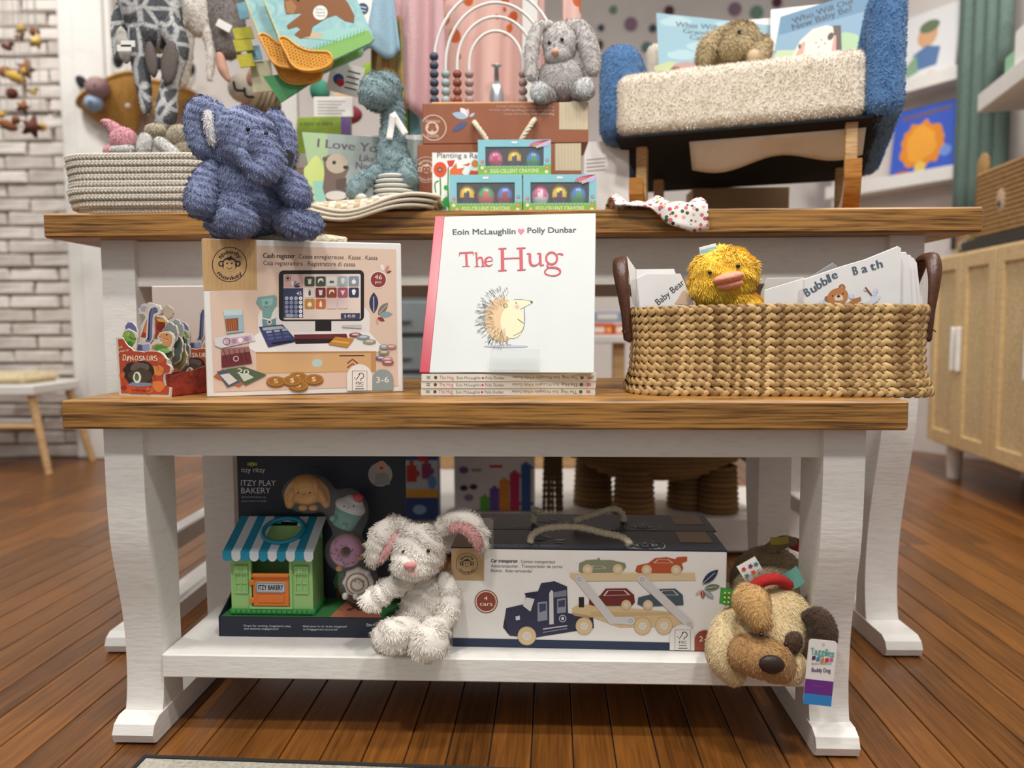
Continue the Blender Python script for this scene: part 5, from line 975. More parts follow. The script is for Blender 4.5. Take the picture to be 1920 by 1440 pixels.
ea = plush('ear', T, [t((412, 222, ey, 22), (385, 203, ey - .004, 24), (366, 215, ey - .008, 21), (365, 245, ey - .01, 19), (378, 275, ey - .01, 20), (402, 286, ey - .006, 17)), e(385, 228, ey + .004, 28, 40, 12, -10)], bf_, **kw)
plush('inner_ear', ea, [t((390, 212, ey - .022, 9), (393, 238, ey - .027, 11), (400, 268, ey - .027, 10))], M('pale_fur', 'd5d2d2', .9, 'fur', 'a9a4a6'), dens=250000, L=.004)
plush('ear', T, [t((515, 225, ey + .03, 20), (530, 255, ey + .035, 24), (535, 300, ey + .03, 20), (528, 320, ey + .02, 12))], bf_, **kw)
plush('arm', T, [t((405, 315, ey, 24), (386, 345, ey - .01, 29), (376, 380, ey - .02, 31))], bf_, **kw)
plush('arm', T, [t((522, 328, ey, 24), (548, 352, ey - .01, 29), (560, 368, ey - .02, 27))], bf_, **kw)
for (u, v, r1, r2) in ((445, 414, 43, 32), (569, 422, 40, 28)):
    plush('leg', T, [e(u, v, ey - .045, r1, r2, 22), t((u + (30 if u < 500 else -30), v - 8, ey, 30), (u, v, ey - .04, r2))], bf_, **kw)
for (u, v) in ((465, 242), (499, 250)): bead('eye', T, u, v, None, 4, M('black_bead'))
g = Fr(PY(537, 310, ey + .008), rotz(.9) @ roty(.35)); MB(g).prism(rrect(-.008, -.022, .008, .022, .003), -.0004, .0004).obj('swing_tag', M('tag_black', '26282c', .4), T)
# ================================================================ on the tall table
UX = UF.R[:, 0]
# ---- rope basket with little plush
rb = UF.at((0, 0, UZ)); xl = (PY(133, 340, 1.41)[0] - UF.O[0]); xr = PY(425, 340, 1.41)[0] - UF.O[0]; rw = xr - xl; xc = (xl + xr) / 2; rfz = rb.at((xc, .012, 0)); RD = .135
T = thing('rope_basket', rfz((0, RD / 2, 0)), 'oval coiled white rope basket holding small plush toys', 'basket')
rm = M('white_rope', 'd8d0c2', .95, 'cloth', 'a89e8e', sc=.7); nr = 9; hb_ = PY(200, 287, 1.36)[2] - UZ
rp_ = (PY(200, 287, 1.36)[2] - UZ) / nr
for k in range(nr):
    off = (-.011, -.004, -.001)[k] if k < 3 else 0.0015 * math.sin(k); P, L = rpath(rw + 2 * off, RD + 2 * off, .06, -off, 110); C = np.array([[p[0], p[1], rp_ * (k + .5)] for p in P]); mb = MB(rfz); mb.tube(C, rp_ * .53, 10, closed=True); 
    # slanted strands of the braid cover
    for i in range(110):
        p, q = C[i], C[(i + 1) % 110]; tv = nrm(q - p); nn = nrm(np.cross(tv, (0, 0, 1)))
        for sg in (-1, 1): a_ = p + nn * rp_ * .53 + np.array([0, 0, sg * rp_ * .05]); b_ = p + tv * rp_ * .35 + nn * rp_ * .33 + np.array([0, 0, sg * rp_ * .42]); mb.tube([a_, b_], rp_ * .13, 5, cap=False)
    mb.obj('rope_coil', rm, T, True)
P, L = rpath(rw - .036, RD - .036, .05, .018, 50); MB(rfz).prism([tuple(p) for p in P], .001, .008, 2).obj('base', rm, T)
def lump(name, label, shapes, mat, dens=160000, L=.004, group=None, extra=None, vox=.005, **k):
    c = shapes[0][1] if shapes[0][0] == 'e' else shapes[0][1][0]; T = thing(name, (c[0], c[1], UZ + .06), label, 'soft toy', group)
    for i, s_ in enumerate(shapes): plush(('body', 'head', 'limb', 'limb', 'limb', 'limb', 'limb')[i], T, [s_] if not isinstance(s_, list) else s_, mat, dens=dens, L=L, vox=vox, **k)
    return T
lump('plush_rabbit', 'pink plush rabbit lying in the rope basket', [e(232, 262, 1.40, 26, 24, 24), t((222, 248, 1.4, 14), (205, 232, 1.4, 10), (192, 226, 1.4, 6)), e(225, 285, 1.41, 30, 16, 26)], M('rose_fur', 'd3959d', .9, 'fur', 'b3747e'))
stp = M('striped_fur', 'dcdad4', .9, 'fur', '9b9a96')
lump('plush_zebra', 'white plush with grey stripes lying along the rope basket rim', [t((212, 281, 1.385, 9), (245, 280, 1.38, 10)), t((270, 278, 1.375, 15), (272, 262, 1.375, 14)), t((300, 268, 1.38, 13), (325, 288, 1.385, 14))], stp)
lump('plush_bear', 'beige plush bear tucked in the rope basket beside the elephant', [e(292, 245, 1.42, 22, 14, 18), e(345, 255, 1.41, 32, 22, 26), e(355, 280, 1.41, 30, 20, 24)], M('beige_fur', 'b3a68e', .9, 'fur', '897c66'))
# ---- woven placemats over the edge
mt = M('placemat_cream', 'd8cbb6', .9, 'check', 'b79f80', sc=90); mtr = M('placemat_rim', 'd3c6b0', .9, 'cloth')
xa, xb = PY(572, 400, 1.34)[0], PY(812, 400, 1.36)[0]
for k, nm in enumerate(('lowest', 'middle', 'topmost')):
    def fm_(u, v, k=k):
        a = u * 2 - 1; x = xa + (xb - xa) * (.5 + .5 * math.copysign(abs(a) ** 1.0, a)) + .006 * k; y0 = 1.338 - .012 * (1 - a * a) ** .5 + .02 * abs(a) ** 3 - .01 - .001 * k; y = y0 + v * .22
        dr = max(0, (.024 - v * .22) / .024); sag = .030 * dr ** 1.5 * math.exp(-((u - .33) / .33) ** 2); z = UZ + .004 + .0062 * k + (.006 + .003 * k) * (1 + math.sin(u * 5.2 + 3.9)) * .5 * min(1, dr + .4) - sag * .75
        return (x, y, z)
    mbk = sheet(fm_, 30, 24, .0052); cc = np.mean(mbk.V, 0)
    T = thing('placemat', (cc[0], cc[1], UZ), 'woven cream placemat, %s of three drooping over the table edge' % nm, 'placemat', 'woven placemats on the tall table'); mbk.obj('weave', mt, T, True)
    rim = [np.array(fm_(u, 0)) for u in np.linspace(0, 1, 30)]; MB().tube(rim, .0036, 8).obj('rim', mtr, T, True)
# ---- leaning picture book with otter
def lean(name, label, quad, Y, tilt, yawd, th, crop=None, cat='book', w=None, zb=None, group=None, h=None):
    """a book leaning back: quad corners seen (TL TR BR BL); BL is at distance Y"""
    O = PY(quad[3][0], quad[3][1], Y); y_ = math.radians(yawd); X = np.array([math.cos(y_), math.sin(y_), 0]); Yv = np.array([-X[1], X[0], 0]); tl = math.radians(tilt); Z = np.array([0, 0, 1.]) * math.cos(tl) + Yv * math.sin(tl); fr = Fr(O, np.stack([X, np.cross(Z, X), Z], 1))
    q = onp(fr, 0, quad); w = w or q[2][0]; h = h or (q[0][1] + q[1][1]) / 2
    T = thing(name, fr((w / 2, th / 2, 0)), label, cat, group)
    MB(fr).box(0, w, 0, .002, 0, h).box(0, w, th - .002, th, 0, h).obj('cover', card, T); MB(fr).box(.002, w - .002, .002, th - .002, .002, h - .002).obj('pages', pg, T)
    f = plane_face(fr, 0, quad); f.fr = fr; f.w = w; f.h = h
    return T, f
C5 = (400, 0, 3)
T, f = lean('picture_book', 'grey green picture book with an otter standing behind the placemats', [(566, 247), (800, 262), (806, 392), (592, 392)], 1.50, 8, -3, .012)
f.crop(*C5); f.poly([(498, 742), (1200, 790), (1218, 1176), (578, 1176)], '98a39c'); f.poly([(500, 745), (640, 752), (660, 1176), (580, 1176)], '9fb98a'); f.poly(foliage(570, 1000, 60, 120, 16, 3), 'c3cf7a'); f.poly([(560, 1020), (690, 1010), (700, 1176), (580, 1176)], '8fc5b4')
f.text('I Love You', (583, 828), (960, 862), 48, '5d4a5e', bold=4); f.text('Like', (820, 905), (905, 912), 36, '5d4a5e', bold=3); f.text('No Otter', (800, 950), (1010, 965), 38, '5d4a5e', bold=3)
f.poly([(620, 900), (640, 875), (700, 862), (750, 890), (765, 950), (740, 1000), (755, 1060), (750, 1130), (640, 1140), (615, 1060), (625, 980)], '6e5a50'); f.disc(695, 920, 62, 'b9a892', ry=56); f.disc(628, 895, 14, '5a463c'); f.disc(680, 915, 11, '1d1613'); f.disc(744, 942, 14, '1d1613', ry=11); f.poly([(690, 1010), (750, 1000), (745, 1080), (690, 1060)], '55423a'); f.disc(690, 1100, 60, 'cfc9c0', ry=26)
f.done('cover_print', T)
# ---- teal dinosaur plush
dy = 1.455; T = thing('plush_dinosaur', (PY(735, 390, dy)[0], dy, UZ), 'teal long necked plush dinosaur with white ribbed belly on the tall table', 'soft toy')
tf_ = M('teal_fur', '8fa4a7', .9, 'fur', '61797d'); kw = dict(dens=260000, L=.005, w=.0012, lay=.6, jit=.35, band=.3, bk=380, vox=.005)
plush('head', T, [e(712, 172, dy, 37, 36, 34), e(700, 178, dy - .02, 28, 26, 26), e(728, 165, dy + .01, 26, 28, 26)], tf_, **kw)
plush('neck', T, [t((733, 190, dy + .01, 22), (737, 230, dy + .015, 22), (735, 270, dy + .01, 26), (738, 310, dy + .01, 34))], tf_, **kw)
plush('body', T, [e(742, 340, dy + .015, 42, 42, 40), e(745, 372, dy + .015, 42, 32, 44)], tf_, **kw)
plush('arm', T, [t((708, 322, dy - .01, 16), (680, 340, dy - .03, 17), (664, 358, dy - .04, 17))], tf_, **kw)
plush('arm', T, [t((760, 310, dy - .01, 17), (765, 332, dy - .032, 20))], tf_, **kw)
wr = M('white_rib', 'd6d5cf', .9, 'cloth')
mb = MB()
for i in range(6): mb.ell(PY(738, 332 + 9 * i, dy - .028), ((30 + 7 * math.sin(i * .6)) * dy / F, .026, 5.4 * dy / F), None, 18, 8)
mb.obj('belly', wr, T, True, kind='stuff')
for (u, v) in ((676, 370), (705, 374)): V, Fc = soft([e(u, v, dy - .045, 13, 8, 10)], .004, 3); mk('foot_pad', V, Fc, wr, T, True)
for (u, v, a) in ((733, 238, 10), (748, 232, -32)):
    g = Fr(PY(u, v, dy - .025), roty(math.radians(a))); sheet(lambda p, q: ((p - .5) * .012, .003 * math.sin(q * 3), (.5 - q) * .045), 3, 8, .0012, g).obj('ribbon', M('ribbon_white'), T, True)
# ---- brown abacus boxes
bry = 1.475; brm = M('brown_card', '96583a', .5, 'plain', '8b4f33')
def brown(label, u0, u1, vt, zb, Y, pal):
    A, B = PY(u0, 300, Y), PY(u1, 300, Y - .006); A[2] = B[2] = zb; h = PY(u0, vt, Y)[2] - zb; T, fr, W_ = block('toy_box', label, 'box', A, B, h, .11, brm, group='brown abacus boxes'); return T, fr, W_, h
T, fr, W_, h = brown('brown abacus toy box, lower one of the stack behind the crayons', 783, 1090, 271, UZ, bry, None)
f = front(fr, W_, h, [(783, 271), (1090, 267), (1090, 415), (783, 415)]); f.off = .0004; f.crop(760, 0, 3.6); f.rect(1008, 955, 1195, 1150, 'cbb99b'); monkey(f, 140, 1145, 88, 'dcc0ae', '96583a'); [f.line([(1030 + 22 * i, 957), (1032 + 22 * i, 1148)], 3, 'bdaa8a') for i in range(8)]; f.poly(leafp(350, 1040, 40, 10, 180), 'e8e4e0'); f.done('front_print', T); z2 = UZ + h + .0005
T, fr, W_, h = brown('brown abacus toy box printed upside down, upper one of the stack', 793, 1103, 194, z2, bry, None); zbox = z2 + h
f = front(fr, W_, h, [(793, 194), (1103, 190), (1103, 266), (793, 272)]); f.crop(760, 0, 3.6); f.rect(1043, 682, 1232, 870, 'cbb99b'); [f.line([(1060 + 24 * i, 684), (1062 + 24 * i, 868)], 3, 'bdaa8a') for i in range(7)]
f.ring(195, 865, 90, 7, 'dcc0ae'); f.disc(185, 868, 46, 'dcc0ae'); f.disc(170, 875, 16, '96583a'); f.disc(202, 875, 16, '96583a'); f.disc(186, 850, 26, '96583a', ry=18); f.text('monkey', (240, 812), (138, 812), 26, 'dcc0ae'); f.text('speedy', (232, 915), (140, 915), 26, 'dcc0ae')
for (x, y, L, w_, a, c) in ((430, 790, 80, 22, 232, 'e8e4e4'), (430, 795, 110, 24, 195, 'a9b9cc'), (428, 822, 125, 22, 147, '51587e'), (432, 785, 55, 9, -92, 'd9c6bc'), (440, 790, 48, 10, -35, 'b9c2cc')): f.poly(leafp(x, y, L, w_, a), c)
for (a, b, y) in ((1008, 850, 762), (845, 672, 764), (1008, 822, 737), (812, 575, 738), (1008, 832, 712), (822, 625, 713)): f.text('Regenbogen abacus', (a, y), (b, y), 14, 'e0c9bc' if a > 1000 and y > 760 else 'c9a692')
f.done('front_print', T)
for (u0, v0, u1, v1) in ((889, 229, 912, 262), (1003, 224, 978, 262)): MB().rope(catmull([PY(u0, v0, bry - .004), PY(u0 + (u1 - u0) * .25, v0 + 8, bry - .022), PY(u1, v1, bry - .026), PY(u1 + (3 if u1 < 950 else -3), v1 + 18, bry - .022)], 8), .0052, 5).obj('rope_handle', M('cotton_rope'), T, True)
# ---- flower book
T, f = lean('picture_book', 'white book with orange and green garden flowers beside the crayon boxes', [(808, 285), (915, 287), (915, 402), (811, 402)], 1.425, 3, 0, .008); f.crop(760, 0, 3.6)
f.text('Planting a Rainbow', (215, 1065), (620, 1068), 34, '45423f'); 
f.disc(235, 1145, 45, 'd8502a', ry=52); f.disc(233, 1147, 18, '7a3a28'); f.disc(233, 1147, 9, 'b9a08c'); f.poly([(280, 1085), (335, 1080), (320, 1120), (295, 1130)], 'cf3f31'); f.poly([(300, 1150), (345, 1100), (350, 1140), (400, 1130), (380, 1165), (420, 1200), (300, 1205)], 'dd6a30'); f.poly([(385, 1115), (440, 1098), (425, 1120)], 'd8502a'); f.poly([(420, 1200), (440, 1150), (490, 1155), (500, 1205)], 'd8502a'); f.disc(470, 1105, 24, 'd98a3a')
for P_ in ([(235, 1200), (238, 1300), (230, 1420)], [(290, 1130), (288, 1300), (296, 1420)], [(205, 1300), (200, 1240), (225, 1220)]): f.line(P_, 9, '3a8a3c', True)
for (x, y, L, w_, a) in ((232, 1330, 70, 14, 120), (236, 1350, 80, 16, 60), (255, 1400, 80, 18, -70), (215, 1420, 90, 18, -100), (290, 1400, 70, 14, -120), (265, 1250, 40, 16, 60)): f.poly(leafp(x, y, L, w_, a), '2f9a45')
f.done('cover_print', T)
# ---- egg crayon boxes
skyb = M('sky_card', '8fcbd6', .45, 'plain', '86c4d0'); film = M('blister'); dkb = M('box_inside', 'aab4b8', .8)
def egg(par, fr, x, z, top, bot, s_=.0165):
    mb = MB(fr); n = 20; prof = [(s_ * math.sin(a) * (1 - .12 * math.cos(a)), s_ * 1.28 * math.cos(a)) for a in np.linspace(.02, math.pi - .02, 16)]
    for j, (r, zz) in enumerate(prof):
        pass
    V = [(x + r * math.cos(2 * math.pi * k / n), .0175 + r * math.sin(2 * math.pi * k / n), z + zz) for r, zz in prof for k in range(n)]; up = []; dn = []
    for i in range(15):
        for k in range(n): (up if i < 7 + (k % 4 < 2) * 2 - (k % 4 == 3) else dn).append([i * n + k, i * n + (k + 1) % n, (i + 1) * n + (k + 1) % n, (i + 1) * n + k])
    o = MB(fr).add(V, up + dn); o.mi = [0] * len(up) + [1] * len(dn); return o.obj('egg_crayon', [top, bot], par, True)
EG = {c: M('wax_' + c, c, .22, 'plain', c) for c in ('e0679a', 'c2385a', 'efc51e', '4a3550', '3f7fd0', '3f9f5a', '36304a', '4aa36c', 'd8635c', 'a83244', 'e9e2e6')}
def crayons(label, u0, u1, vt, Y, zb, eggs, right):
    A, B = PY(u0, 390, Y), PY(u1, 390, Y); A[2] = B[2] = zb; w_ = B[0] - A[0]; h = .067 if zb < UZ + .01 else PY(u0, vt, Y)[2] - zb
    fr = Fr(A, np.eye(3)); T = thing('crayon_box', fr((w_ / 2, .02, 0)), label, 'box', 'egg crayon boxes'); x0, x1, z0, z1 = .1 * w_, .9 * w_, .26 * h, .8 * h
    MB(fr).box(0, x0, 0, .001, 0, h).box(x1, w_, 0, .001, 0, h).box(x0, x1, 0, .001, z1, h).box(x0, x1, 0, .001, 0, z0).obj('front', skyb, T)
    MB(fr).box(0, .001, .001, .04, 0, h).box(w_ - .001, w_, .001, .04, 0, h).box(0, w_, .001, .04, h - .001, h).box(0, w_, .001, .04, 0, .001).obj('sleeve', skyb, T); MB(fr).box(0.001, w_ - .001, .039, .04, 0, h).box(x0, x1, .003, .038, z0 - .004, z0 - .002).obj('inside', dkb, T)
    for i, (a, b) in enumerate(eggs): egg(T, fr, x0 + (x1 - x0) * (.17 + .33 * i), z0 + (z1 - z0) * .47, EG[a], EG[b], (z1 - z0) * .43)
    MB(fr).box(x0, x1, .0012, .0014, z0, z1).obj('window_film', film, T)
    f = Face(fr((0, 0, h)), (w_, 0, 0), (0, 0, -h), [(0, 0), (490, 0), (490, 260), (0, 260)]); 
    gz = [(0, 195)] + [(490 * i / 40, (182 if i % 2 else 197) + (8 if 3 < i < 37 else -8)) for i in range(41)] + [(490, 260), (0, 260)]
    f.poly(gz, '86b84a'); f.text('EGG-CELLENT CRAYONS', (85, 243), (408, 240), 27, 'f4efd8'); f.poly(rrect(225, 14, 265, 28, 6), 'f2f4f4')
    if right:
        for r, c in ((120, 'd86aa0'), (104, 'e9a23c'), (88, 'f0cf4a'), (74, 'cdb7dd')): f.poly([(490, 0), (490, 8 + (120 - r) * .3)] + [(490 - (r + 30) * math.sin(a), 50 - 48 * math.cos(a) * (r / 120) + (120 - r) * .6) for a in np.linspace(.2, 1.2, 8)] + [(345 + (120 - r), 50)], c)
    for (x, y, c) in ((30, 160, 'd8638a'), (465, 150, '9a7ab0'), (28, 205, 'f2f2ea'), (460, 235, 'f2f2ea'), (462, 205, 'd8638a'), (50, 232, 'e9a0b0')): f.disc(x, y, 12, c, n=8); f.disc(x, y, 5, 'f0d04a', n=8)
    f.done('front_print', T); return zb + h
ct = crayons('egg crayon box with a yellow, a green and a blue egg, on the table', 843, 979, 335, 1.375, UZ, [('efc51e', '36304a'), ('4aa36c', 'd8635c'), ('3f7fd0', 'a83244')], False)
crayons('egg crayon box with pink, yellow and blue eggs, on the table beside the floral cloth', 981, 1118, 335, 1.375, UZ, [('e0679a', 'e9e2e6'), ('efc51e', '4a3550'), ('3f7fd0', '3f9f5a')], True)
crayons('egg crayon box stacked on top of the two other crayon boxes', 897, 1033, 262, 1.380, ct, [('e0679a', 'c2385a'), ('efc51e', '4a3550'), ('3f7fd0', '3f9f5a')], True)
# ---- rainbow abacus standing on the brown boxes
ay = 1.53; T = thing('bead_abacus', PY(925, 190, ay), 'rainbow abacus of white arched rods with coloured beads on the brown boxes', 'toy'); zb = zbox
k = ay / F; cx = PY(930, 100, ay)[0]; wm = M('white_rod', 'e3dfd8', .4)
MB().box(cx - .125, cx + .125, ay - .025, ay + .025, zb, zb + .012, .003).obj('base', M('beech'), T)
for i, (rx, ry, c, n) in enumerate(((113, 135, '3b4256', 6), (92, 110, '9fb0ae', 4), (71, 85, '8a4a36', 4), (49, 60, 'a98f8c', 4))):
    zc = PY(930, 122, ay)[2]; P_ = [(cx - rx * k, ay, zb + .01), (cx - rx * k, ay, zc - .01)] + [(cx - rx * k * math.cos(a), ay, zc + ry * k * math.sin(a)) for a in np.linspace(0, math.pi, 26)] + [(cx + rx * k, ay, zc - .01), (cx + rx * k, ay, zb + .01)]
    MB().tube(P_, .0032, 8).obj('arched_rod', wm, T, True)
    bm_ = M('bead_' + c, c, .5)
    for s_ in ((-1, 1) if i == 3 else (-1,)):
        for j in range(n): MB().ell((cx + s_ * rx * k, ay, zb + .021 + j * .0165), (.0088, .0088, .0082), None, 14, 10).obj('bead', bm_, T, True)
# ---- grey bunny on the brown boxes
gy = 1.50; T = thing('plush_bunny', (PY(1050, 190, gy)[0], gy, zbox), 'pale grey lop eared plush bunny sitting on the brown boxes', 'soft toy')
gf = M('grey_fur', 'c8c2be', .9, 'fur', '9d9692'); kw = dict(dens=240000, L=.005, w=.0012, lay=.65, jit=.3, band=.2, bk=300, vox=.005)
plush('body', T, [e(1052, 150, gy, 44, 40, 36)], gf, **kw); plush('head', T, [e(1050, 82, gy - .005, 32, 38, 30), e(1044, 104, gy - .022, 24, 18, 18)], gf, **kw)
plush('ear', T, [t((1030, 46, gy, 9), (1008, 54, gy - .006, 12), (997, 95, gy - .014, 14), (996, 142, gy - .018, 11))], gf, **kw); plush('ear', T, [t((1070, 46, gy, 10), (1090, 56, gy - .006, 17), (1105, 95, gy - .014, 20), (1111, 128, gy - .018, 15))], gf, **kw)
for (u, v) in ((1012, 172), (1096, 164)): plush('foot', T, [e(u, v, gy - .045, 19, 19, 14)], M('pale_foot', 'd9d9d9', .9, 'fur', 'b9b8b8'), **kw); plush('leg', T, [t((u + (18 if u < 1050 else -14), v + 8, gy - .01, 17), (u + (4 if u < 1050 else 0), v + 4, gy - .035, 20))], gf, **kw)
bead('nose', T, 1041, 97, None, 7, M('peach_nose', 'd9a088', .7), 6)
for (u, v) in ((1030, 80), (1054, 74)): bead('eye', T, u, v, None, 3.4, M('black_bead'))
# ---- kids rocking armchair
P0, P1 = PY(1165, 262, 1.60), PY(1622, 206, 1.45); X = nrm([P1[0] - P0[0], P1[1] - P0[1], 0]); wc = np.linalg.norm((P1 - P0)[:2]); zc = (P0[2] + P1[2]) / 2
ch = Fr((P0[0], P0[1], zc), np.stack([X, [-X[1], X[0], 0], [0, 0, 1.]], 1)); HB = zc - UZ
T = thing('rocking_chair', ch((wc / 2, .18, -HB)), 'small rocking armchair in ivory and blue teddy fabric with wooden rockers', 'chair')
iv = M('ivory_teddy', 'f6eddf', .95, 'fur', 'dccfba'); bt = M('blue_teddy', '6c97c6', .95, 'fur', '416b9a')
def puff(name, x0, x1, y0, y1, z0, z1, r, mat, dens=150000, slope=0, par=None):
    sh = [('e', ch((x, y, z + slope * y)), (r, r, r), np.eye(3)) for x in (x0 + r, x1 - r) for y in (y0 + r, y1 - r) for z in (z0 + r, z1 - r)]
    mb = MB(); 
    # rounded box from a subdivided sphere grid pushed to the corners
    V = []; n, m = 32, 20; hx_, hy_, hz_ = (x1 - x0) / 2 - r, (y1 - y0) / 2 - r, (z1 - z0) / 2 - r; c = np.array([(x0 + x1) / 2, (y0 + y1) / 2, (z0 + z1) / 2])
    bm = bmesh.new(); bmesh.ops.create_cube(bm, size=2); bmesh.ops.subdivide_edges(bm, edges=bm.edges[:], cuts=17, use_grid_fill=True)
    for v in bm.verts:
        p = np.array(v.co); s_ = np.sign(p) * np.minimum(1, np.maximum(0, (np.abs(p) - .45) / .55)); q = np.array([math.sin(a * math.pi / 2) for a in s_]); L = np.linalg.norm(s_); d = s_ / L * max(abs(s_)) if L > 1e-6 else s_
        inner = np.clip(p / .45, -1, 1) * np.array([hx_, hy_, hz_]); dd = nrm(s_) * (1 if max(abs(p)) > .999 else 0) * r if L > 1e-6 else 0
        l = c + inner + dd; V.append(ch((l[0], l[1], l[2] + slope * l[1])))
    bm.verts.index_update(); Fc = [[v.index for v in f_.verts] for f_ in bm.faces]; bm.free(); V = np.array(V)
    W, G = fur(V, Fc, dens, .0052, .0016, comb=(0, 0, 0), lay=.45, jit=.9); n = len(V)
    return mk(name, np.vstack([V, W]), Fc + [[i + n for i in f_] for f_ in G], mat, par or T, True)
SL = -.11
puff('seat_cushion', -.012, wc + .004, 0, .31, .0, .124, .024, iv, 190000)
puff('armrest', wc, wc + .066, -.012, .40, -.004, .228, .03, bt, 170000, SL)
puff('armrest', -.058, .028, .026, .42, .0, .205, .038, bt, 170000, SL)
puff('backrest', -.07, wc + .062, .35, .42, .0, .29, .034, bt, 60000, SL)
puff('back_cushion', -.005, wc, .30, .36, .1, .285, .024, iv, 60000)
blk = M('black_cloth', '0c0c0d', .95, 'cloth', '070707')
MB(ch).prism([(.006, -.005), (.40, -.05), (.40, -.02), (.006, -.0005)], -.014, wc + .03, 0).obj('underside', blk, T)
sheet(lambda u, v: ch((.13 + .33 * u, .05 + .06 * v, -.012 - .045 * v * (.75 + .25 * math.sin(u * 9)) - .012 * (1 - u) * v)), 20, 6, .0006).obj('care_label', M('label_paper', 'e6e2da', .8), T, True)
for i, (x, y0_) in enumerate(((.03, .055), (wc - .02, .012))):
    hw_ = .012
    for (yy, zz) in ((y0_ + .02, 0), (.31, -.034)): MB(ch).box(x - .011, x + .011, yy - .012, yy + .012, -HB + .03, zz, .002).obj('leg', M('beech'), T)
    cl = catmull([(y0_ - .052, .086), (y0_ - .034, .055), (y0_ + .02, .028), (.15, .02), (.27, .022), (.35, .034), (.40, .055)], 6); up_ = [(a, b + .016 - HB) for a, b in cl]; dn_ = [(a, max(b - .017, .001) - HB) for a, b in cl][::-1]
    MB(ch).prism(up_ + dn_, x - .0145, x + .0145, 0).obj('rocker', M('varnished_beech', 'b87f3c', .25, 'oak', '9a6428'), T)
# on the chair
C6 = (1080, 0, 3.2)
T, f = lean('picture_book', 'sky blue picture book standing on the rocking chair beside its back', [(1231, 25), (1500, 55), (1500, 150), (1236, 150)], 1.79, 10, -10, .008); f.crop(*C6)
f.poly([(482, 78), (1340, 170), (1340, 480), (500, 480)], '8fb3c0'); [f.poly(foliage(x, y, 90, 30, 14, int(x)), 'a9c6cc') for x, y in ((600, 130), (760, 280), (640, 330), (900, 160))]; f.poly(foliage(560, 420, 90, 50, 16, 3), 'b9c48a'); f.text('What Will Our', (595, 160), (960, 190), 30, '4a5f70', bold=3); f.text('Grandchild', (640, 198), (900, 225), 28, '4a5f70', bold=3); f.text('Call', (680, 235), (765, 243), 26, '4a5f70', bold=3); f.poly([(560, 430), (590, 385), (660, 370), (720, 380), (720, 430)], 'b98f84'); f.disc(600, 420, 34, '6a3f38', ry=20); f.done('cover_print', T)
C7 = (1440, 0, 3)
T, f = lean('picture_book', 'blue picture book with a white spotted animal, beside the blue arm of the rocking chair', [(1456, 34), (1645, -22), (1640, 110), (1444, 125)], 1.73, 12, -16, .008); f.crop(*C7)
f.poly([(70, 95), (560, -60), (580, 330), (20, 370)], '7fa0b8'); f.poly([(70, 95), (560, -60), (560, 60), (60, 200)], '5f86a4'); f.poly(foliage(460, 240, 70, 60, 18, 4), 'a9c49a'); f.poly(foliage(120, 310, 90, 30, 16, 9), 'b9c8a0')
f.text('Who Will Our', (140, 135), (488, 15), 32, '33404f', bold=3); f.text('New Baby Be?', (140, 172), (475, 62), 34, '33404f', bold=3); f.poly([(130, 330), (180, 230), (250, 165), (330, 142), (390, 160), (405, 220), (400, 290), (380, 340)], 'e6dccb'); f.poly([(365, 145), (410, 142), (415, 280), (380, 285)], '54463c'); f.poly([(355, 290), (372, 200), (384, 200), (382, 292)], 'd99a90'); f.poly([(150, 320), (190, 240), (212, 235), (195, 320)], 'cf9b8a'); f.disc(352, 205, 16, '4a3c33', ry=24, a=30); f.disc(178, 262, 8, '4a3c33', ry=14)
for (x, y) in ((270, 240), (300, 225), (320, 245), (285, 265)): f.disc(x, y, 5, '7a675a')
f.done('cover_print', T)
py = 1.64; T = thing('plush_puppy', (PY(1380, 120, py)[0], py, ch((0, 0, .126))[2]), 'shaggy beige plush puppy lying on the rocking chair seat', 'soft toy'); bf2 = M('sand_fur', 'cdb88f', .9, 'fur', '9a845c'); kw = dict(dens=200000, L=.0085, w=.0016, lay=.6, jit=.4, vox=.006)
plush('body', T, [e(1385, 102, py + .02, 60, 38, 40)], bf2, **kw); plush('head', T, [e(1385, 75, py - .02, 40, 32, 32), e(1378, 90, py - .035, 36, 22, 26)], bf2, **kw); plush('ear', T, [t((1355, 62, py - .02, 12), (1330, 85, py - .035, 17), (1318, 112, py - .04, 14))], bf2, **kw); plush('paw', T, [t((1430, 85, py, 18), (1415, 105, py - .05, 18))], bf2, **kw); bead('foot_pad', T, 1413, 106, py - .062, 12, M('pad_beige', 'cbb391', .8)); bead('eye', T, 1386, 60, None, 3.5, M('black_bead'))
# ---- floral cloth hanging over the edge
def fl(u, v):
    x = PY(1145, 390, 1.36)[0] + .152 * u + .01 * (v - .5); sm = lambda a: min(1, max(0, a)) ** 2 * (3 - 2 * min(1, max(0, a)))
    b = math.sin(math.pi * min(1, v / .78)) if v < .78 else 0; z = UZ + .004 + b * (.016 + .006 * math.sin(u * 13 + 1) + .004 * math.sin(u * 27)) * (1 - .35 * u); y = 1.415 - .10 * min(1, v / .78) - .012 * u
    if v >= .78: k_ = (v - .78) / .22; z -= k_ * .044 * sm((u - .22) / .55) - .002 * math.sin(u * 20) * k_; y = 1.315 - .012 * u + .0 + .004 * k_ * math.sin(u * 16)
    return (x, y, z)
m = bpy.data.materials.new('floral_cloth'); MATS['floral'] = m; m.use_nodes = True; nt = m.node_tree; N = nt.nodes; tc = N.new('ShaderNodeTexCoord'); vo = N.new('ShaderNodeTexVoronoi'); vo.inputs['Scale'].default_value = 120; nt.links.new(tc.outputs['Object'], vo.inputs['Vector'])
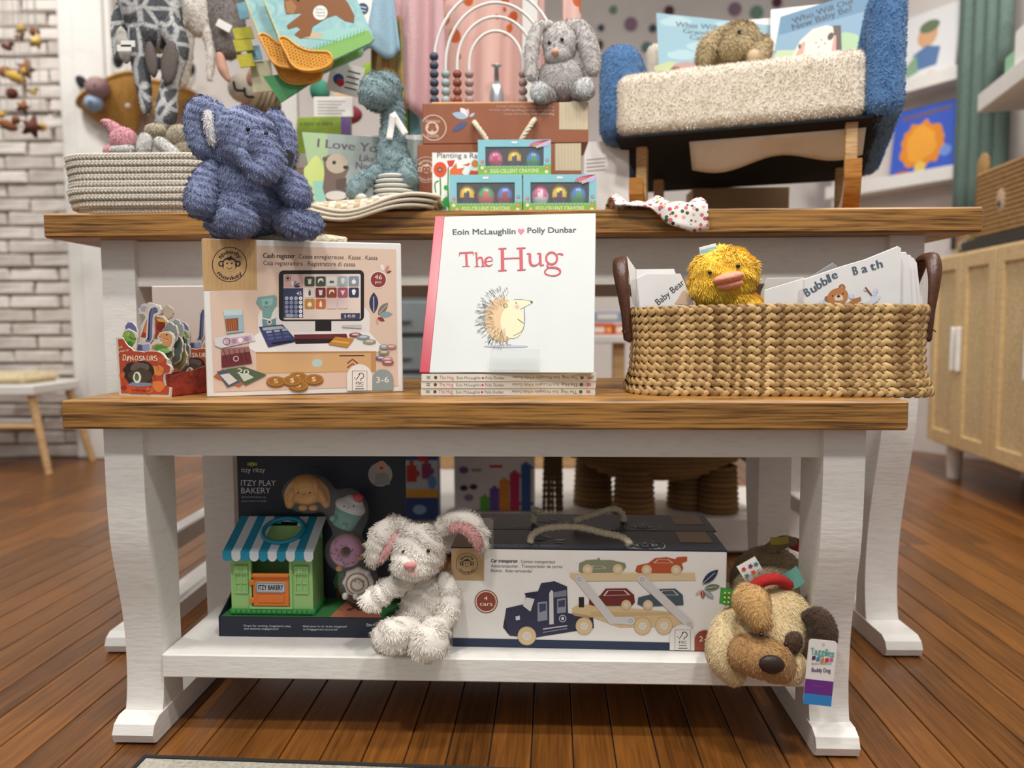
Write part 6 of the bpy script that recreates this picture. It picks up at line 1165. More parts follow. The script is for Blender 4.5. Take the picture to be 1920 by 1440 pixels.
r1 = N.new('ShaderNodeValToRGB'); r1.color_ramp.interpolation = 'CONSTANT'; cr = r1.color_ramp
for p_, c_ in ((.0, 'd86a6a'), (.28, '3f5a3a'), (.42, '22242c'), (.55, 'e9a39a'), (.75, 'b08a3c'), (.88, 'c9485a')):
    el = cr.elements[0] if p_ == 0 else cr.elements.new(p_); el.color = lin(c_)
sx_ = N.new('ShaderNodeSeparateColor'); nt.links.new(vo.outputs['Color'], sx_.inputs[0]); nt.links.new(sx_.outputs[0], r1.inputs[0]); gt = N.new('ShaderNodeMath'); gt.operation = 'LESS_THAN'; gt.inputs[1].default_value = .42; nt.links.new(vo.outputs['Distance'], gt.inputs[0]); mx = N.new('ShaderNodeMix'); mx.data_type = 'RGBA'; mx.inputs[6].default_value = lin('ece6e0'); nt.links.new(gt.outputs[0], mx.inputs[0]); nt.links.new(r1.outputs[0], mx.inputs[7]); nt.links.new(mx.outputs[2], N['Principled BSDF'].inputs['Base Color']); N['Principled BSDF'].inputs['Roughness'].default_value = .8
tag(sheet(fl, 34, 20, .003).obj('floral_bib', m, None, True), 'white floral print cloth bib drooping over the tall table edge', 'bib')
# small things between
T, f = lean('picture_book', 'cream leaflet leaning behind the crayon boxes under the chair arm', [(1098, 262), (1172, 268), (1180, 402), (1095, 402)], 1.66, 8, -4, .01)
for i in range(4): f.line([(1100, 300 + 7 * i), (1135, 297 + 7 * i)], 2, '8f8a80')
f.done('cover_print', T)
A = PY(1300, 380, 1.93); A[2] = UZ; B = PY(1480, 380, 1.92); B[2] = UZ; T, fr, W_ = block('toy_box', 'flat tan and cream box lying under the rocking chair', 'box', A, B, PY(1300, 352, 1.93)[2] - UZ, .1, M('tan_card', 'a8865e', .6)); MB(fr).box(0, W_ * .45, -.0008, 0, 0.002, .05).obj('front_label', M('cream_card', 'cdc6ba', .6), T)
# ================================================================ display rack on the tall table with hanging toys
ry = 1.80; T = thing('display_rack', (PY(546, 390, ry)[0], ry, UZ), 'white metal display rack with posts and a top bar holding hanging toys', 'rack')
rk = M('rack_white', 'dcd8d2', .4)
xp = PY(547, 300, ry)[0]; zt = 1.52; xr_ = PY(1010, 0, ry)[0]; xl_ = PY(200, 0, ry)[0]
for x in (xp, xr_ - .02): MB().box(x - .018, x + .018, ry - .012, ry + .012, UZ, zt, .002).obj('post', rk, T); MB().box(x - .06, x + .06, ry - .08, ry + .08, UZ, UZ + .012, .003).obj('foot', rk, T)
MB().box(xl_, xr_, ry - .012, ry + .012, zt - .03, zt, .003).obj('top_bar', rk, T)
zs = PY(580, 318, ry)[2]; MB().box(xp + .02, PY(880, 318, ry)[0], ry - .07, ry + .07, zs - .012, zs, .003).obj('shelf_board', rk, T); MB().box(xp + .02, PY(880, 318, ry)[0], ry - .074, ry - .07, zs - .012, zs + .02, .001).obj('shelf_lip', rk, T)
for (u, Y) in ((290, 1.62), (365, 1.70), (420, 1.70), (540, 1.52), (705, 1.66), (785, 1.74)):
    x = PY(u, 0, Y)[0]; MB().tube([(x, ry, zt - .035), (x, Y, zt - .04), (x, Y, zt - .03)], .003, 8).obj('hook', M('chrome', 'c9c9c9', .2, metal=1), T)
# books on the rack shelf
A = PY(566, 318, ry); A[2] = zs; B = PY(664, 318, ry); B[2] = zs; A[1] = B[1] = ry - .03
T, fr, W_ = block('picture_book', 'lime green book with purple end on the rack shelf', 'book', A, B, PY(566, 226, ry)[2] - zs, .015, M('lime_cover', '9ab03a', .5, 'watercolour', '7f9a30')); MB(fr).box(W_ * .82, W_, -.001, 0, 0, .11).obj('purple_band', M('purple_band', '6a4a86', .5), T)
f = front(fr, W_, .11, [(0, 0), (100, 0), (100, 100), (0, 100)]); f.text('a story to share', (6, 16), (66, 16), 7, '4a5520'); f.done('cover_print', T)
A = PY(595, 318, ry); B = PY(668, 318, ry); A[2] = B[2] = zs + .112; A[1] = B[1] = ry - .022
T, fr, W_ = block('sign_card', 'small white price card above the lime green book', 'card', A, B, .045, .003, card); f = front(fr, W_, .045, [(0, 0), (100, 0), (100, 60), (0, 60)]); [f.line([(10, 14 + 9 * i), (80 - 9 * (i % 3), 14 + 9 * i)], 2.4, '9a9a98') for i in range(5)]; f.done('card_print', T)
for (u0, u1, vt, c, lb, hx2) in ((752, 770, 180, '8fc04a', 'bright green slim book on the rack shelf', '7aa83a'), (772, 790, 190, '6fa3a8', 'teal slim book on the rack shelf', '5a8d94')):
    A = PY(u0, 318, ry); B = PY(u1, 318, ry); A[2] = B[2] = zs; A[1] = B[1] = ry - .03; block('picture_book', lb, 'book', A, B, PY(u0, vt, ry)[2] - zs, .05, M('cov_' + c, c, .5, 'plain', hx2))
fz = M('brown_fur', '8a5a34', .9, 'fur', '5d3819'); T = thing('plush_hedgehog', (PY(538, 300, 1.6)[0], 1.6, UZ), 'brown shaggy plush peeking out behind the elephant', 'soft toy'); plush('body', T, [e(535, 290, 1.6, 20, 34, 20), e(535, 350, 1.6, 24, 40, 24)], fz, dens=120000, L=.012, w=.0018, lay=.5, jit=.4, vox=.007)
# ---- hanging toys
def hang(name, label, Y, u): return thing(name, PY(u, 100, Y), label, 'soft toy')
gm = bpy.data.materials.new('giraffe_plush'); gm.use_nodes = True; nt = gm.node_tree; N = nt.nodes; tc = N.new('ShaderNodeTexCoord'); vo = N.new('ShaderNodeTexVoronoi'); vo.feature = 'DISTANCE_TO_EDGE'; vo.inputs['Scale'].default_value = 26; nt.links.new(tc.outputs['Object'], vo.inputs['Vector']); rp = N.new('ShaderNodeValToRGB'); rp.color_ramp.elements[0].color = lin('c9c8c6'); rp.color_ramp.elements[0].position = .06; rp.color_ramp.elements[1].color = lin('5c5f63'); rp.color_ramp.elements[1].position = .13; nt.links.new(vo.outputs[0], rp.inputs[0]); nt.links.new(rp.outputs[0], N['Principled BSDF'].inputs['Base Color']); N['Principled BSDF'].inputs['Roughness'].default_value = .9
gy = 1.62; T = hang('plush_giraffe', 'grey netted plush giraffe hanging limp from the rack', gy, 285); kw = dict(dens=150000, L=.005, w=.0014, vox=.006, lay=.75, jit=.25)
plush('body', T, [t((285, -40, gy, 42), (278, 10, gy, 50), (285, 55, gy, 42)), e(315, 30, gy, 26, 45, 22)], gm, **kw)
for P_ in ([(262, 60, 22), (262, 110, 17), (270, 165, 14), (274, 205, 10)], [(322, 55, 24), (335, 95, 18), (318, 160, 16), (312, 215, 20), (305, 235, 14)]): plush('leg', T, [t(*[(u, v, gy - .02, r) for u, v, r in P_])], gm, **kw)
plush('arm', T, [t((235, 20, gy, 18), (222, 60, gy - .01, 14), (224, 110, gy - .015, 10))], gm, **kw)
sl = M('striped_lining', 'b9b4ab', .9, 'cloth', '857f77', sc=.2); plush('ear', T, [e(232, 85, gy - .03, 15, 36, 8, -8)], sl, dens=0, vox=.005); brn = M('brown_velvet', '6a5f5a', .85, 'cloth', '4f4642'); plush('ear', T, [e(318, 118, gy - .045, 17, 42, 8, 8)], brn, dens=0, vox=.005); plush('ear', T, [e(284, 112, gy - .04, 12, 36, 8, -6)], brn, dens=0, vox=.005)
for (u, v) in ((240, 82), (233, 90)): g = Fr(PY(u, v, gy - .055)); MB(g).box(-.014, .014, -.0006, .0006, -.006, .006).obj('care_tag', card, T)
wy = 1.70; T = hang('plush_lamb', 'white plush lamb hanging between the giraffe and the grey toy', wy, 365); wfu = M('white_fur'); kw2 = dict(dens=110000, L=.006, w=.0016, vox=.007)
plush('body', T, [t((360, -40, wy, 36), (362, 20, wy, 34)), e(372, 30, wy, 28, 38, 24)], wfu, **kw2); plush('leg', T, [t((388, 50, wy, 15), (396, 95, wy, 10), (393, 150, wy, 7))], wfu, **kw2); plush('leg', T, [t((350, 55, wy, 14), (352, 85, wy, 12), (338, 150, wy + .02, 16))], wfu, **kw2); plush('paw', T, [e(335, 38, wy - .03, 16, 15, 14)], wfu, **kw2)
T = hang('plush_mouse', 'grey brown plush toy with peach hand hanging from the rack', wy + .02, 420); gb = M('greybrown_fur', '8d8480', .9, 'fur', '67605d')
plush('body', T, [t((420, -40, wy + .01, 32), (424, 30, wy + .01, 34), (428, 85, wy + .01, 26))], gb, **kw2); plush('hand', T, [t((412, 105, wy - .01, 9), (418, 130, wy - .01, 10), (428, 150, wy - .01, 6))], M('peach_velvet', 'd3a28c', .9, 'cloth'), dens=0, vox=.005); g = Fr(PY(420, 48, wy - .035), roty(.5)); MB(g).box(-.016, .016, -.0006, .0006, -.008, .008).obj('care_tag', card, T)
T = hang('plush_cloud', 'cream soft toy with a stitched black smile hanging behind the elephant', 1.85, 460); plush('head', T, [e(458, 165, 1.85, 32, 28, 20)], M('cream_velvet', 'd5cbb9', .9, 'cloth'), dens=0, vox=.007); plush('ear', T, [e(475, 140, 1.83, 12, 22, 10, 20)], M('peach_velvet'), dens=0, vox=.006)
for (u, v) in ((446, 160), (466, 172)): MB().tube(catmull([PY(u - 8, v - 6, 1.82), PY(u - 4, v + 8, 1.815), PY(u + 9, v + 10, 1.82)], 5), .003, 8).obj('stitch', M('black_bead'), T)
# colourful crochet things behind
for (u, v, Y, rx, ry_, c, lb) in ((505, 195, 1.88, 44, 34, 'b8a387', 'tan ribbed soft ball'), (525, 220, 1.86, 22, 22, '3f6f7a', 'dark teal felt ball'), (480, 200, 1.9, 34, 14, 'a83a56', 'crimson felt cushion'), (655, 215, 1.9, 26, 18, 'b04a5c', 'red felt ball'), (640, 188, 1.88, 24, 16, 'd6b894', 'tan puppy face'), (600, 170, 1.9, 20, 22, '4a9a80', 'green crinkle toy'), (730, 130, 1.92, 26, 30, '5c4a5c', 'dark plum soft toy'), (700, 150, 1.92, 30, 32, '8aa83c', 'leaf green soft toy')):
    T = hang('soft_ball' if 'ball' in lb else 'soft_toy', lb + ' on the rack behind the cloth books', Y, u); plush('body', T, [e(u, v, Y, rx, ry_, min(rx, ry_))], M('felt_' + c, c, .9, 'cloth'), dens=0, vox=.008)
    if 'puppy' in lb: [bead('eye', T, u + d_, v - 2, None, 3.5, M('black_bead')) for d_ in (-9, 9)]; bead('nose', T, u, v + 5, None, 5, M('nose_brown'))
    elif 'tan ribbed' in lb: [MB().tube(catmull([PY(u - 38 + 12 * i, v + 22, Y - .034), PY(u - 24 + 10 * i, v, Y - .05), PY(u - 10 + 9 * i, v - 24, Y - .036)], 6), .003, 6).obj('rib', M('rib_brown', '7d6a52', .9, 'cloth'), T) for i in range(6)]
    else: MB().tube([PY(u, v - ry_, Y), PY(u, v - ry_ - 14, Y)], .002, 6).obj('loop', M('ribbon_white'), T)
# ---- crinkle cloth books with teether corners
cy_ = 1.50
def crinkle(label, Y, dx, dy, full):
    pts = [(262, -60), (740, -60), (800, -20), (905, 218), (890, 240), (660, 345), (520, 310), (440, 300), (370, 215)]; pts = [(a + dx, b + dy) for a, b in pts]
    T, fr = pad('cloth_book', label, 'book', Y, pts, C5, .008, M('crinkle_blue', 'a9d0cf', .6, 'watercolour', '8bbcc0', sc=3), 'crinkle cloth books hanging from the rack')
    te = [(368, 218), (392, 208), (425, 222), (470, 258), (530, 285), (600, 290), (648, 295), (668, 330), (655, 362), (610, 385), (540, 397), (480, 388), (440, 358), (415, 310)]; q = onp(fr, -.006, [(a + dx, b + dy) for a, b in te], C5)
    to = MB(fr).prism(q, -.006, .010).obj('teether', M('orange_teether', 'e0a03c', .35), T); rim = catmull([fr((a, -.006, b)) for a, b in q + q[:1]], 4); MB().tube(rim, .0024, 8).obj('teether_rim', M('orange_teether'), to, True)
    mb = MB()
    for i in range(15):
        for j in range(7):
            x, y = 395 + 19 * i + 4 * j, 232 + 17 * j + 5.5 * i
            if (x - 400) * .28 + 225 < y < (x - 400) * .22 + 320 + (60 if x > 460 else 0) and x < 650 and y < 375: p = onp(fr, -.007, [(x + dx, y + dy)], C5)[0]; mb.ell(fr((p[0], -.006, p[1])), .0016, None, 8, 6)
    mb.obj('teether_nubs', M('teether_nub', 'c98428', .4), to, True, kind='stuff')
    st_ = [fr((p[0], -.001, p[1])) for p in onp(fr, 0, [(264 + dx + 13.5 * i, -55 + dy + 34 * i) for i in range(10)], C5)]; MB().tube(st_, .0012, 6).obj('stitching', M('stitch_gold', 'd9cf8a', .7), T)
    f = plane_face(fr, 0, [(480, 0), (720, 0), (720, 140), (480, 140)]).crop(*C5); o = lambda P_: [(a + dx, b + dy) for a, b in P_]
    f.poly(o([(540, 285), (700, 230), (870, 165), (903, 218), (885, 240), (662, 342), (640, 300)]), '86b962'); f.poly(o([(520, 215), (640, 165), (860, 150), (870, 168), (700, 232)]), '9fd0c6')
    if full:
        for i in range(16): x = 560 + 19 * i; f.line([(x, 290 - 6 * i), (x + 5, 262 - 7 * i)], 3, '4f8f3f')
        f.poly(o([(500, 215), (560, 180), (620, 190), (600, 215)]), 'cfb79a')
        f.poly([(395, -60), (700, -60), (760, 20), (795, 90), (790, 130), (740, 118), (690, 85), (640, 100), (560, 150), (545, 205), (490, 218), (455, 195), (490, 165), (470, 150), (420, 165), (412, 145), (470, 100), (500, 75), (410, 80), (400, 40)], '8a5526'); f.poly([(405, 10), (440, 0), (470, 40), (450, 80), (412, 70)], 'a87444'); f.disc(478, 2, 9, '1d120b'); f.disc(602, 72, 44, 'f0ece4'); f.ring(602, 72, 44, 3, '5a4a3a')
        for i, s_ in enumerate(('Give a', 'Squeeze', 'I Squeak')): f.text(s_, (576, 56 + 18 * i), (630, 58 + 18 * i), 12, '3a3a38')
    f.done('page_print', T)
    return T, fr
T, fr = crinkle('cloth crinkle book with a brown bear and orange teether corner, in front', cy_, 0, 0, True)
crinkle('cloth crinkle book with orange teether corner, second behind the bear book', cy_ + .022, -112, -18, False)
T3, fr3 = crinkle('cloth crinkle book with green pages, last behind the bear book', cy_ + .05, -60, 75, False)
MB(fr3).prism(onp(fr3, -.001, [(280, 430), (540, 400), (545, 470), (380, 575)], C5), -.002, .003).obj('green_page', M('green_page', '4f9a62', .7, 'cloth'), T3)
for (x0, y0, x1, y1, c) in ((105, 160, 210, 225, 'b9b02a'), (108, 225, 205, 290, 'b9b02a'), (130, 310, 215, 380, 'b9b02a'), (130, 20, 180, 110, '6fa3b0'), (180, 265, 255, 340, '7fb0c4'), (205, 350, 320, 520, 'c9c4a0')):
    ty = .008 + .006 * (('b9b02a', '6fa3b0', '7fb0c4', 'c9c4a0').index(c)); q = onp(fr3, ty, [(x0, y0), (x1, y0 - 12), (x1 + 20, y1 - 10), (x0 + 20, y1)], C5); MB(fr3).prism(q, ty, ty + .004).obj('ribbon_tab', M('tab_' + c, c, .5, 'cloth', sc=.3), T3)
T = thing('swing_tag', PY(650, 150, 1.6), 'white printed swing tag hanging below the cloth books', 'tag'); g = Fr(PY(648, 148, 1.6), roty(.25)); MB(g).box(-.034, .034, -.0008, .0008, -.03, .03).obj('card', card, T); f = Face(g((-.034, -.0008, .03)), g.R @ np.array([.068, 0, 0]), g.R @ np.array([0, 0, -.06]), [(0, 0), (100, 0), (100, 88), (0, 88)]); f.disc(30, 50, 16, '2c4a86'); f.disc(38, 58, 12, 'b0323a'); [f.line([(52, 20 + 16 * i), (90, 20 + 16 * i)], 4, '4a4a48') for i in range(4)]; f.done('tag_print', T)
T = thing('swing_tag', PY(680, 15, 1.58), 'white tag with a round navy label beside the bear book', 'tag'); g = Fr(PY(680, 20, 1.58), roty(.2)); MB(g).box(-.016, .016, -.0008, .0008, -.035, .035).obj('card', card, T); f = Face(g((-.016, -.0008, .035)), g.R @ np.array([.032, 0, 0]), g.R @ np.array([0, 0, -.07]), [(0, 0), (40, 0), (40, 88), (0, 88)]); f.disc(20, 40, 14, '27405e'); f.line([(12, 36), (28, 36)], 2, 'd9dde2'); f.line([(12, 44), (28, 44)], 2, 'd9dde2'); f.done('tag_print', T)
# ---- hanging cloths
def drape(name, label, cat, Y, us, vs, mat, amp, waves, taper=0, th=.004):
    x0, x1 = PY(us[0], 0, Y)[0], PY(us[1], 0, Y)[0]; z1 = PY(us[0], vs[1], Y)[2]; z0 = PY(us[0], vs[0], Y)[2]
    def fn(u, v): a = u * 2 - 1; return (x0 + (x1 - x0) * (.5 + a * .5 * (1 - taper * (1 - v))), Y + amp * math.sin(u * waves * 6.28 + v * 1.2) * (.5 + .5 * v), z0 + (z1 - z0) * v + .01 * math.sin(u * 7) * v)
    return tag(sheet(fn, 40, 14, th).obj(name, mat, None, True), label, cat)
drape('blanket', 'pale blue blanket corner hanging beside the cloth books', 'blanket', 1.66, (668, 748), (-80, 100), M('sky_blanket', '9fbccb', .9, 'cloth', '86a6b8'), .012, 1.3, .5)
drape('blanket', 'green and orange patterned blanket hanging under the blue one', 'blanket', 1.69, (690, 758), (30, 195), M('leafy_cloth', '8a9a54', .9, 'watercolour', 'b0684a', sc=2), .012, 1.6, .2)
drape('bathrobe', 'dusty pink plush robe hanging from the rack', 'bathrobe', 1.74, (735, 835), (-90, 215), M('pink_robe', 'd9b3b4', .95, 'cloth', 'bd9397'), .02, 1.8, .1, .008)
om = bpy.data.materials.new('orange_print_towel'); om.use_nodes = True; nt = om.node_tree; N = nt.nodes; tc = N.new('ShaderNodeTexCoord'); mp = N.new('ShaderNodeMapping'); mp.inputs['Scale'].default_value = (1, .2, .8); nt.links.new(tc.outputs['Object'], mp.inputs[0]); vo = N.new('ShaderNodeTexVoronoi'); vo.inputs['Scale'].default_value = 22; nt.links.new(mp.outputs[0], vo.inputs['Vector']); lt = N.new('ShaderNodeMath'); lt.operation = 'LESS_THAN'; lt.inputs[1].default_value = .30; nt.links.new(vo.outputs['Distance'], lt.inputs[0]); mx = N.new('ShaderNodeMix'); mx.data_type = 'RGBA'; mx.inputs[6].default_value = lin('dfb6ab'); mx.inputs[7].default_value = lin('c2602f'); nt.links.new(lt.outputs[0], mx.inputs[0]); nt.links.new(mx.outputs[2], N['Principled BSDF'].inputs['Base Color']); N['Principled BSDF'].inputs['Roughness'].default_value = .9
drape('towel', 'pink towel printed with orange fruit hanging behind the rainbow abacus', 'towel', 1.86, (800, 1025), (-90, 300), om, .018, 3.2, .05, .006)
drape('towel', 'narrow pink towel end with orange print above the grey bunny', 'towel', 1.72, (1056, 1088), (-90, 50), om, .006, 1, 0, .006)
T = thing('soap_dispenser', PY(930, 185, 1.80), 'slim silver pump bottle behind the rainbow abacus', 'bottle'); p = PY(932, 320, 1.80); sv = M('silver', 'b9bec2', .25, metal=.7); MB().lathe([(0, 0), (.016, 0), (.016, .17), (.012, .19), (.006, .2), (0, .2)], 18, tuple(p)).obj('body', sv, T, True); MB().lathe([(0, .2), (.006, .2), (.005, .23), (.012, .235), (0, .24)], 14, tuple(p)).obj('pump', sv, T, True)
# ================================================================ left wall things
wk = M('mustard_wicker', 'b0813c', .9, 'cloth', '86602a', sc=.2)
def pouch(label, u, v, ru, rv, fill):
    Y = 3.40; c = PY(u, v, Y); k = Y / F; T = thing('wall_basket', (c[0], Y, c[2] - rv * k), label, 'basket')
    n = 26; R_ = roty(math.radians(-28 if fill else 12)); fr = Fr(c, R_)
    prof = [(ru * (1 - (j / 10) ** 1.7), -rv * 1.3 * j / 10) for j in range(11)]; V = [(r * k * math.cos(a), max(-.09, r * k * .7 * math.sin(a)), z_ * k) for r, z_ in prof for a in np.linspace(0, 2 * math.pi, n, endpoint=False)]
    MB(fr).add(V, [[i * n + j, i * n + (j + 1) % n, (i + 1) * n + (j + 1) % n, (i + 1) * n + j] for i in range(10) for j in range(n)]).obj('pouch', wk, T, True)
    MB(fr).tube([(ru * k * math.cos(a), max(-.09, ru * k * .7 * math.sin(a)), 0) for a in np.linspace(0, 2 * math.pi, n, endpoint=False)], .008, 8, closed=True).obj('rim', wk, T, True)
    for sx in (-1, 1):
        o = MB(fr).ell((sx * ru * .55 * k, .02, 24 * k), (.03, .012, .062), roty(sx * .25), 14, 10).obj('ear', M('ear_white', 'd9d4cc', .9), T, True); MB(fr).ell((sx * ru * .62 * k, .012, 40 * k), (.022, .012, .032), roty(sx * .25), 12, 8).obj('ear_tip', M('ear_black', '23242a', .9), o, True)
    for (dx, dz) in ((.1, -.4), (.35, -.7), (-.2, -.6)): MB(fr).ell((dx * ru * k, -.7 * ru * k * (1 + dz * .75), dz * rv * k), .012, None, 8, 6).obj('white_dot', M('ear_white'), T, True)
    if fill:
        for (du, dv, r, cc, lb) in ((-22, 2, 24, '9a7a78', 'mauve plush toy filling the wall basket beside the door frame'), (-30, 32, 20, '8fa3b8', 'grey blue soft ball in the wall basket beside the door frame')): q = hang('soft_toy', lb, Y - .1, u + du); plush('body', q, [e(u + du, v - 8 + dv, Y - .12, r, r * .9, r)], M('stuffed_' + cc, cc, .9, 'watercolour', sc=4), dens=0, vox=.02); bead('eye', q, u + du - 6, v - 12 + dv, None, 2, M('black_bead'))
pouch('mustard woven wall basket with rabbit ears and toys inside, beside the door frame', 205, 170, 62, 70, True); pouch('mustard woven wall basket with rabbit ears, behind the hanging giraffe', 318, 165, 46, 60, False)
T = thing('baby_mobile', PY(40, 100, 3.0), 'hanging baby mobile of gold and brown felt shapes before the bricks', 'mobile'); zt_ = PY(40, -60, 3.0)[2]
MB().tube([PY(38, -60, 3.0) + np.array([.13 * math.cos(a), .13 * math.sin(a), 0]) for a in np.linspace(0, 6.28, 24, endpoint=False)], .006, 8, closed=True).obj('hoop', M('beech'), T, True)
cs = ('b9953f', '7a4a28', '5d2f20', 'd2b269', '8a5a3a'); rr = random.Random(4)
for i, (u, v, r) in enumerate(((40, 55, 9), (65, 60, 10), (12, 88, 9), (68, 78, 11), (10, 135, 13), (30, 145, 16), (48, 130, 15), (22, 175, 12), (60, 172, 8), (43, 200, 10), (2, 215, 8), (15, 235, 15), (60, 238, 17), (78, 238, 10), (36, 70, 7))):
    c = cs[i % 5]; o = MB(); p = PY(u, v, 3.0 + .08 * math.sin(i * 2)); k = 3.0 / F
    if i % 3 == 0: o.prism([(p[0] + a * k, p[2] + b * k) for a, b in star(0, 0, r * 1.2)], p[1] - .01, p[1] + .01)
    elif i % 3 == 1: o.ell(p, (r * k, r * k * .6, r * k * .85), None, 12, 8)
    else: o.ell(p, (r * k * 1.3, r * k * .5, r * k * .6), roty(.4), 12, 8).ell(p + np.array([r * k, 0, r * k * .6]), r * k * .5, None, 10, 8)
    ob = o.obj('felt_shape', M('felt_' + c, c, .9, 'cloth'), T, True); MB().tube([p + np.array([0, 0, r * k * .5]), (p[0], p[1], zt_)], .0012, 5).obj('string', M('string_grey', 'a9a39b', .8), ob)
# ================================================================ right side: ledges, curtain, shelf, basket
for nm, v in (('lower', 338), ('upper', 158)):
    z = PY(1730, v, 3.48)[2]; T = thing('picture_ledge', fr_ledge((LW / 2, .05, z)), 'white picture ledge for books, %s of the two on the angled wall' % nm, 'shelf', 'picture ledges'); MB(fr_ledge).box(-.3, LW * .78, .0, .11, z - .02, z, .002).obj('board', white, T); MB(fr_ledge).box(-.3, LW * .78, -.012, 0, z - .02, z + .04, .002).obj('lip', white, T)
    zb_ = z + .001
    def lb_(label, x0, x1, h_, c, drw, y=.015):
        T = thing('picture_book', fr_ledge((x0, y, zb_)), label, 'book'); g = Fr(fr_ledge((x0, y, zb_)), fr_ledge.R @ rotx(-.12)); MB(g).box(0, x1 - x0, 0, .012, 0, h_).obj('cover', ink(c), T); f = front(g, x1 - x0, h_, [(0, 0), (100, 0), (100, 120), (0, 120)]); drw(f); f.done('cover_print', T)
    if nm == 'lower':
        def d1(f):
            f.text('The Lamp-Lion', (12, 17), (90, 15), 8, '8a5030'); f.poly(foliage(48, 62, 34, 38, 30, 3), 'e08a24'); f.poly(foliage(46, 60, 24, 28, 24, 4), 'eba238'); f.disc(48, 98, 9, 'e3c35a'); f.poly(foliage(20, 108, 16, 8, 12, 5), 'b0562c'); f.poly(foliage(60, 110, 20, 7, 12, 6), '4f6fb0'); f.disc(85, 78, 9, '6f93d6'); f.poly(foliage(86, 108, 12, 8, 10, 6), '8a4a3c')
        def d1b(f): d1(f)
        lb_('royal blue picture book with a big orange shaggy shape on the lower ledge', .02, .315, .335, '3a5cc0', lambda f: (f.poly(foliage(48, 62, 34, 38, 30, 3), 'e08a24'), f.poly(foliage(46, 60, 24, 28, 24, 4), 'eba238'), f.disc(48, 98, 9, 'e3c35a'), f.poly(foliage(20, 108, 16, 8, 12, 5), 'b0562c'), f.poly(foliage(60, 110, 20, 7, 12, 6), '4f6fb0'), f.disc(85, 78, 9, '6f93d6'), f.line([(12, 14), (88, 11)], 5, '7a5a50')))
    else:
        lb_('white picture book with a small child dressed in blue on the upper ledge', .03, .30, .33, 'e4e2e2', lambda f: (f.disc(50, 40, 17, 'd8a880', ry=19), f.disc(52, 26, 17, '6a7a5a', ry=10), f.poly([(28, 66), (50, 56), (74, 64), (70, 92), (34, 94)], '5a7aa8'), f.poly([(16, 84), (34, 66), (40, 96), (20, 102)], '86a88a'), f.disc(40, 108, 12, 'd8b48a', ry=6), f.disc(62, 106, 12, 'd8b48a', ry=6)))
        lb_('pale book with a navy top corner standing further back on the upper ledge', -.17, .05, .30, 'dcd8dc', lambda f: (f.rect(50, 0, 100, 26, '2c3a5c'), f.disc(60, 70, 14, 'd0b0b0')), .05)
cg = M('sage_curtain', '62756b', .9, 'cloth', '4c5e55', sc=.3); a0, a1 = PY(1800, 200, 3.22), PY(1890, 200, 2.98); z1 = .9
tag(sheet(lambda u, v: (a0[0] + (a1[0] - a0[0]) * u + .03 * math.sin(u * 25), a0[1] + (a1[1] - a0[1]) * u + .03 * math.cos(u * 25 + .4 * v), 2.5 + (z1 - 2.5) * v), 60, 6, .006).obj('curtain', cg, None, True), 'sage green curtain hanging in folds beside the book ledges', 'curtain')
A_, B_ = PY(1832, 212, 2.86), PY(1925, 153, 2.44); d_ = nrm([B_[0] - A_[0], B_[1] - A_[1], 0]); sf = Fr((A_[0], A_[1], 0), np.stack([d_, [-d_[1], d_[0], 0], [0, 0, 1.]], 1))
T = thing('wall_shelf', sf((.4, .15, A_[2])), 'white open wall shelf unit with thick boards at the curtain', 'shelf')
for z in (A_[2], A_[2] + .40): MB(sf).box(0, .9, 0, .30, z, z + .065, .003).obj('shelf_board', white, T)
MB(sf).box(.0, .9, .285, .30, A_[2] + .066, A_[2] + .40, .001).obj('back_panel', M('shelf_back', 'b9bcbc', .7), T)
zS = A_[2] + .066
def small(label, x0, x1, y, h_, mat, name='box', cat='box', d=.06):
    T, fr, W_ = block(name, label, cat, sf((x0, y, zS)), sf((x1, y, zS)), h_, d, mat); MB(fr).box(.004, W_ - .004, .004, d - .004, h_, h_ + .004).obj('lid', mat, T); return T, fr, W_
small('mint green box on the white wall shelf', .10, .20, .05, .09, M('mint_card', '8fc09a', .5)); small('white carton on the white wall shelf beside the mint one', .24, .42, .03, .13, card)
T, fr, W_ = small('bright landscape picture book at the far end of the white wall shelf', .20, .5, .16, .26, M('sky_print', '4f93c8', .5), 'picture_book', 'book', .02); f = front(fr, W_, .26, [(0, 0), (100, 0), (100, 100), (0, 100)]); f.disc(20, 86, 36, '3a7a3c'); f.disc(70, 90, 40, 'd07a2c'); f.disc(60, 24, 22, '9ac4e0', ry=10); f.done('cover_print', T)
# bear basket and things on the cabinet
zc_ = .85; wkb = M('jute', 'b08a58', .9, 'cloth', '8a683c', sc=.15)
A = cf((.22, .06, zc_)); T = thing('storage_tray', cf((.42, .2, zc_)), 'low dark tray on the sideboard under the bear basket', 'tray'); MB(cf).box(.115, .66, .05, .36, zc_ + .0005, zc_ + .045, .004).obj('tray', M('dark_tray', '2c2a28', .6), T); MB(cf).box(.13, .64, .07, .34, zc_ + .045, zc_ + .05).obj('liner', M('dark_liner', '3a3632', .8), T)
T = thing('bear_basket', cf((.5, .2, zc_ + .05)), 'jute storage basket with bear ears and nose on the sideboard', 'basket'); bw2, bd2, bh2 = .46, .26, .235; gfr = cf.at((.36, .075, zc_ + .051))
for k_ in range(14): P, L = rpath(bw2, bd2, .06, 0, 48); MB(gfr).tube(np.array([[p[0], p[1], .009 + k_ * .0165] for p in P]), .0092, 6, closed=True).obj('jute_coil', wkb, T, True)
for x in (-.19, .19): MB(gfr).ell((x, .02, bh2 + .02), (.045, .014, .055), None, 14, 10).obj('ear', wkb, T, True)
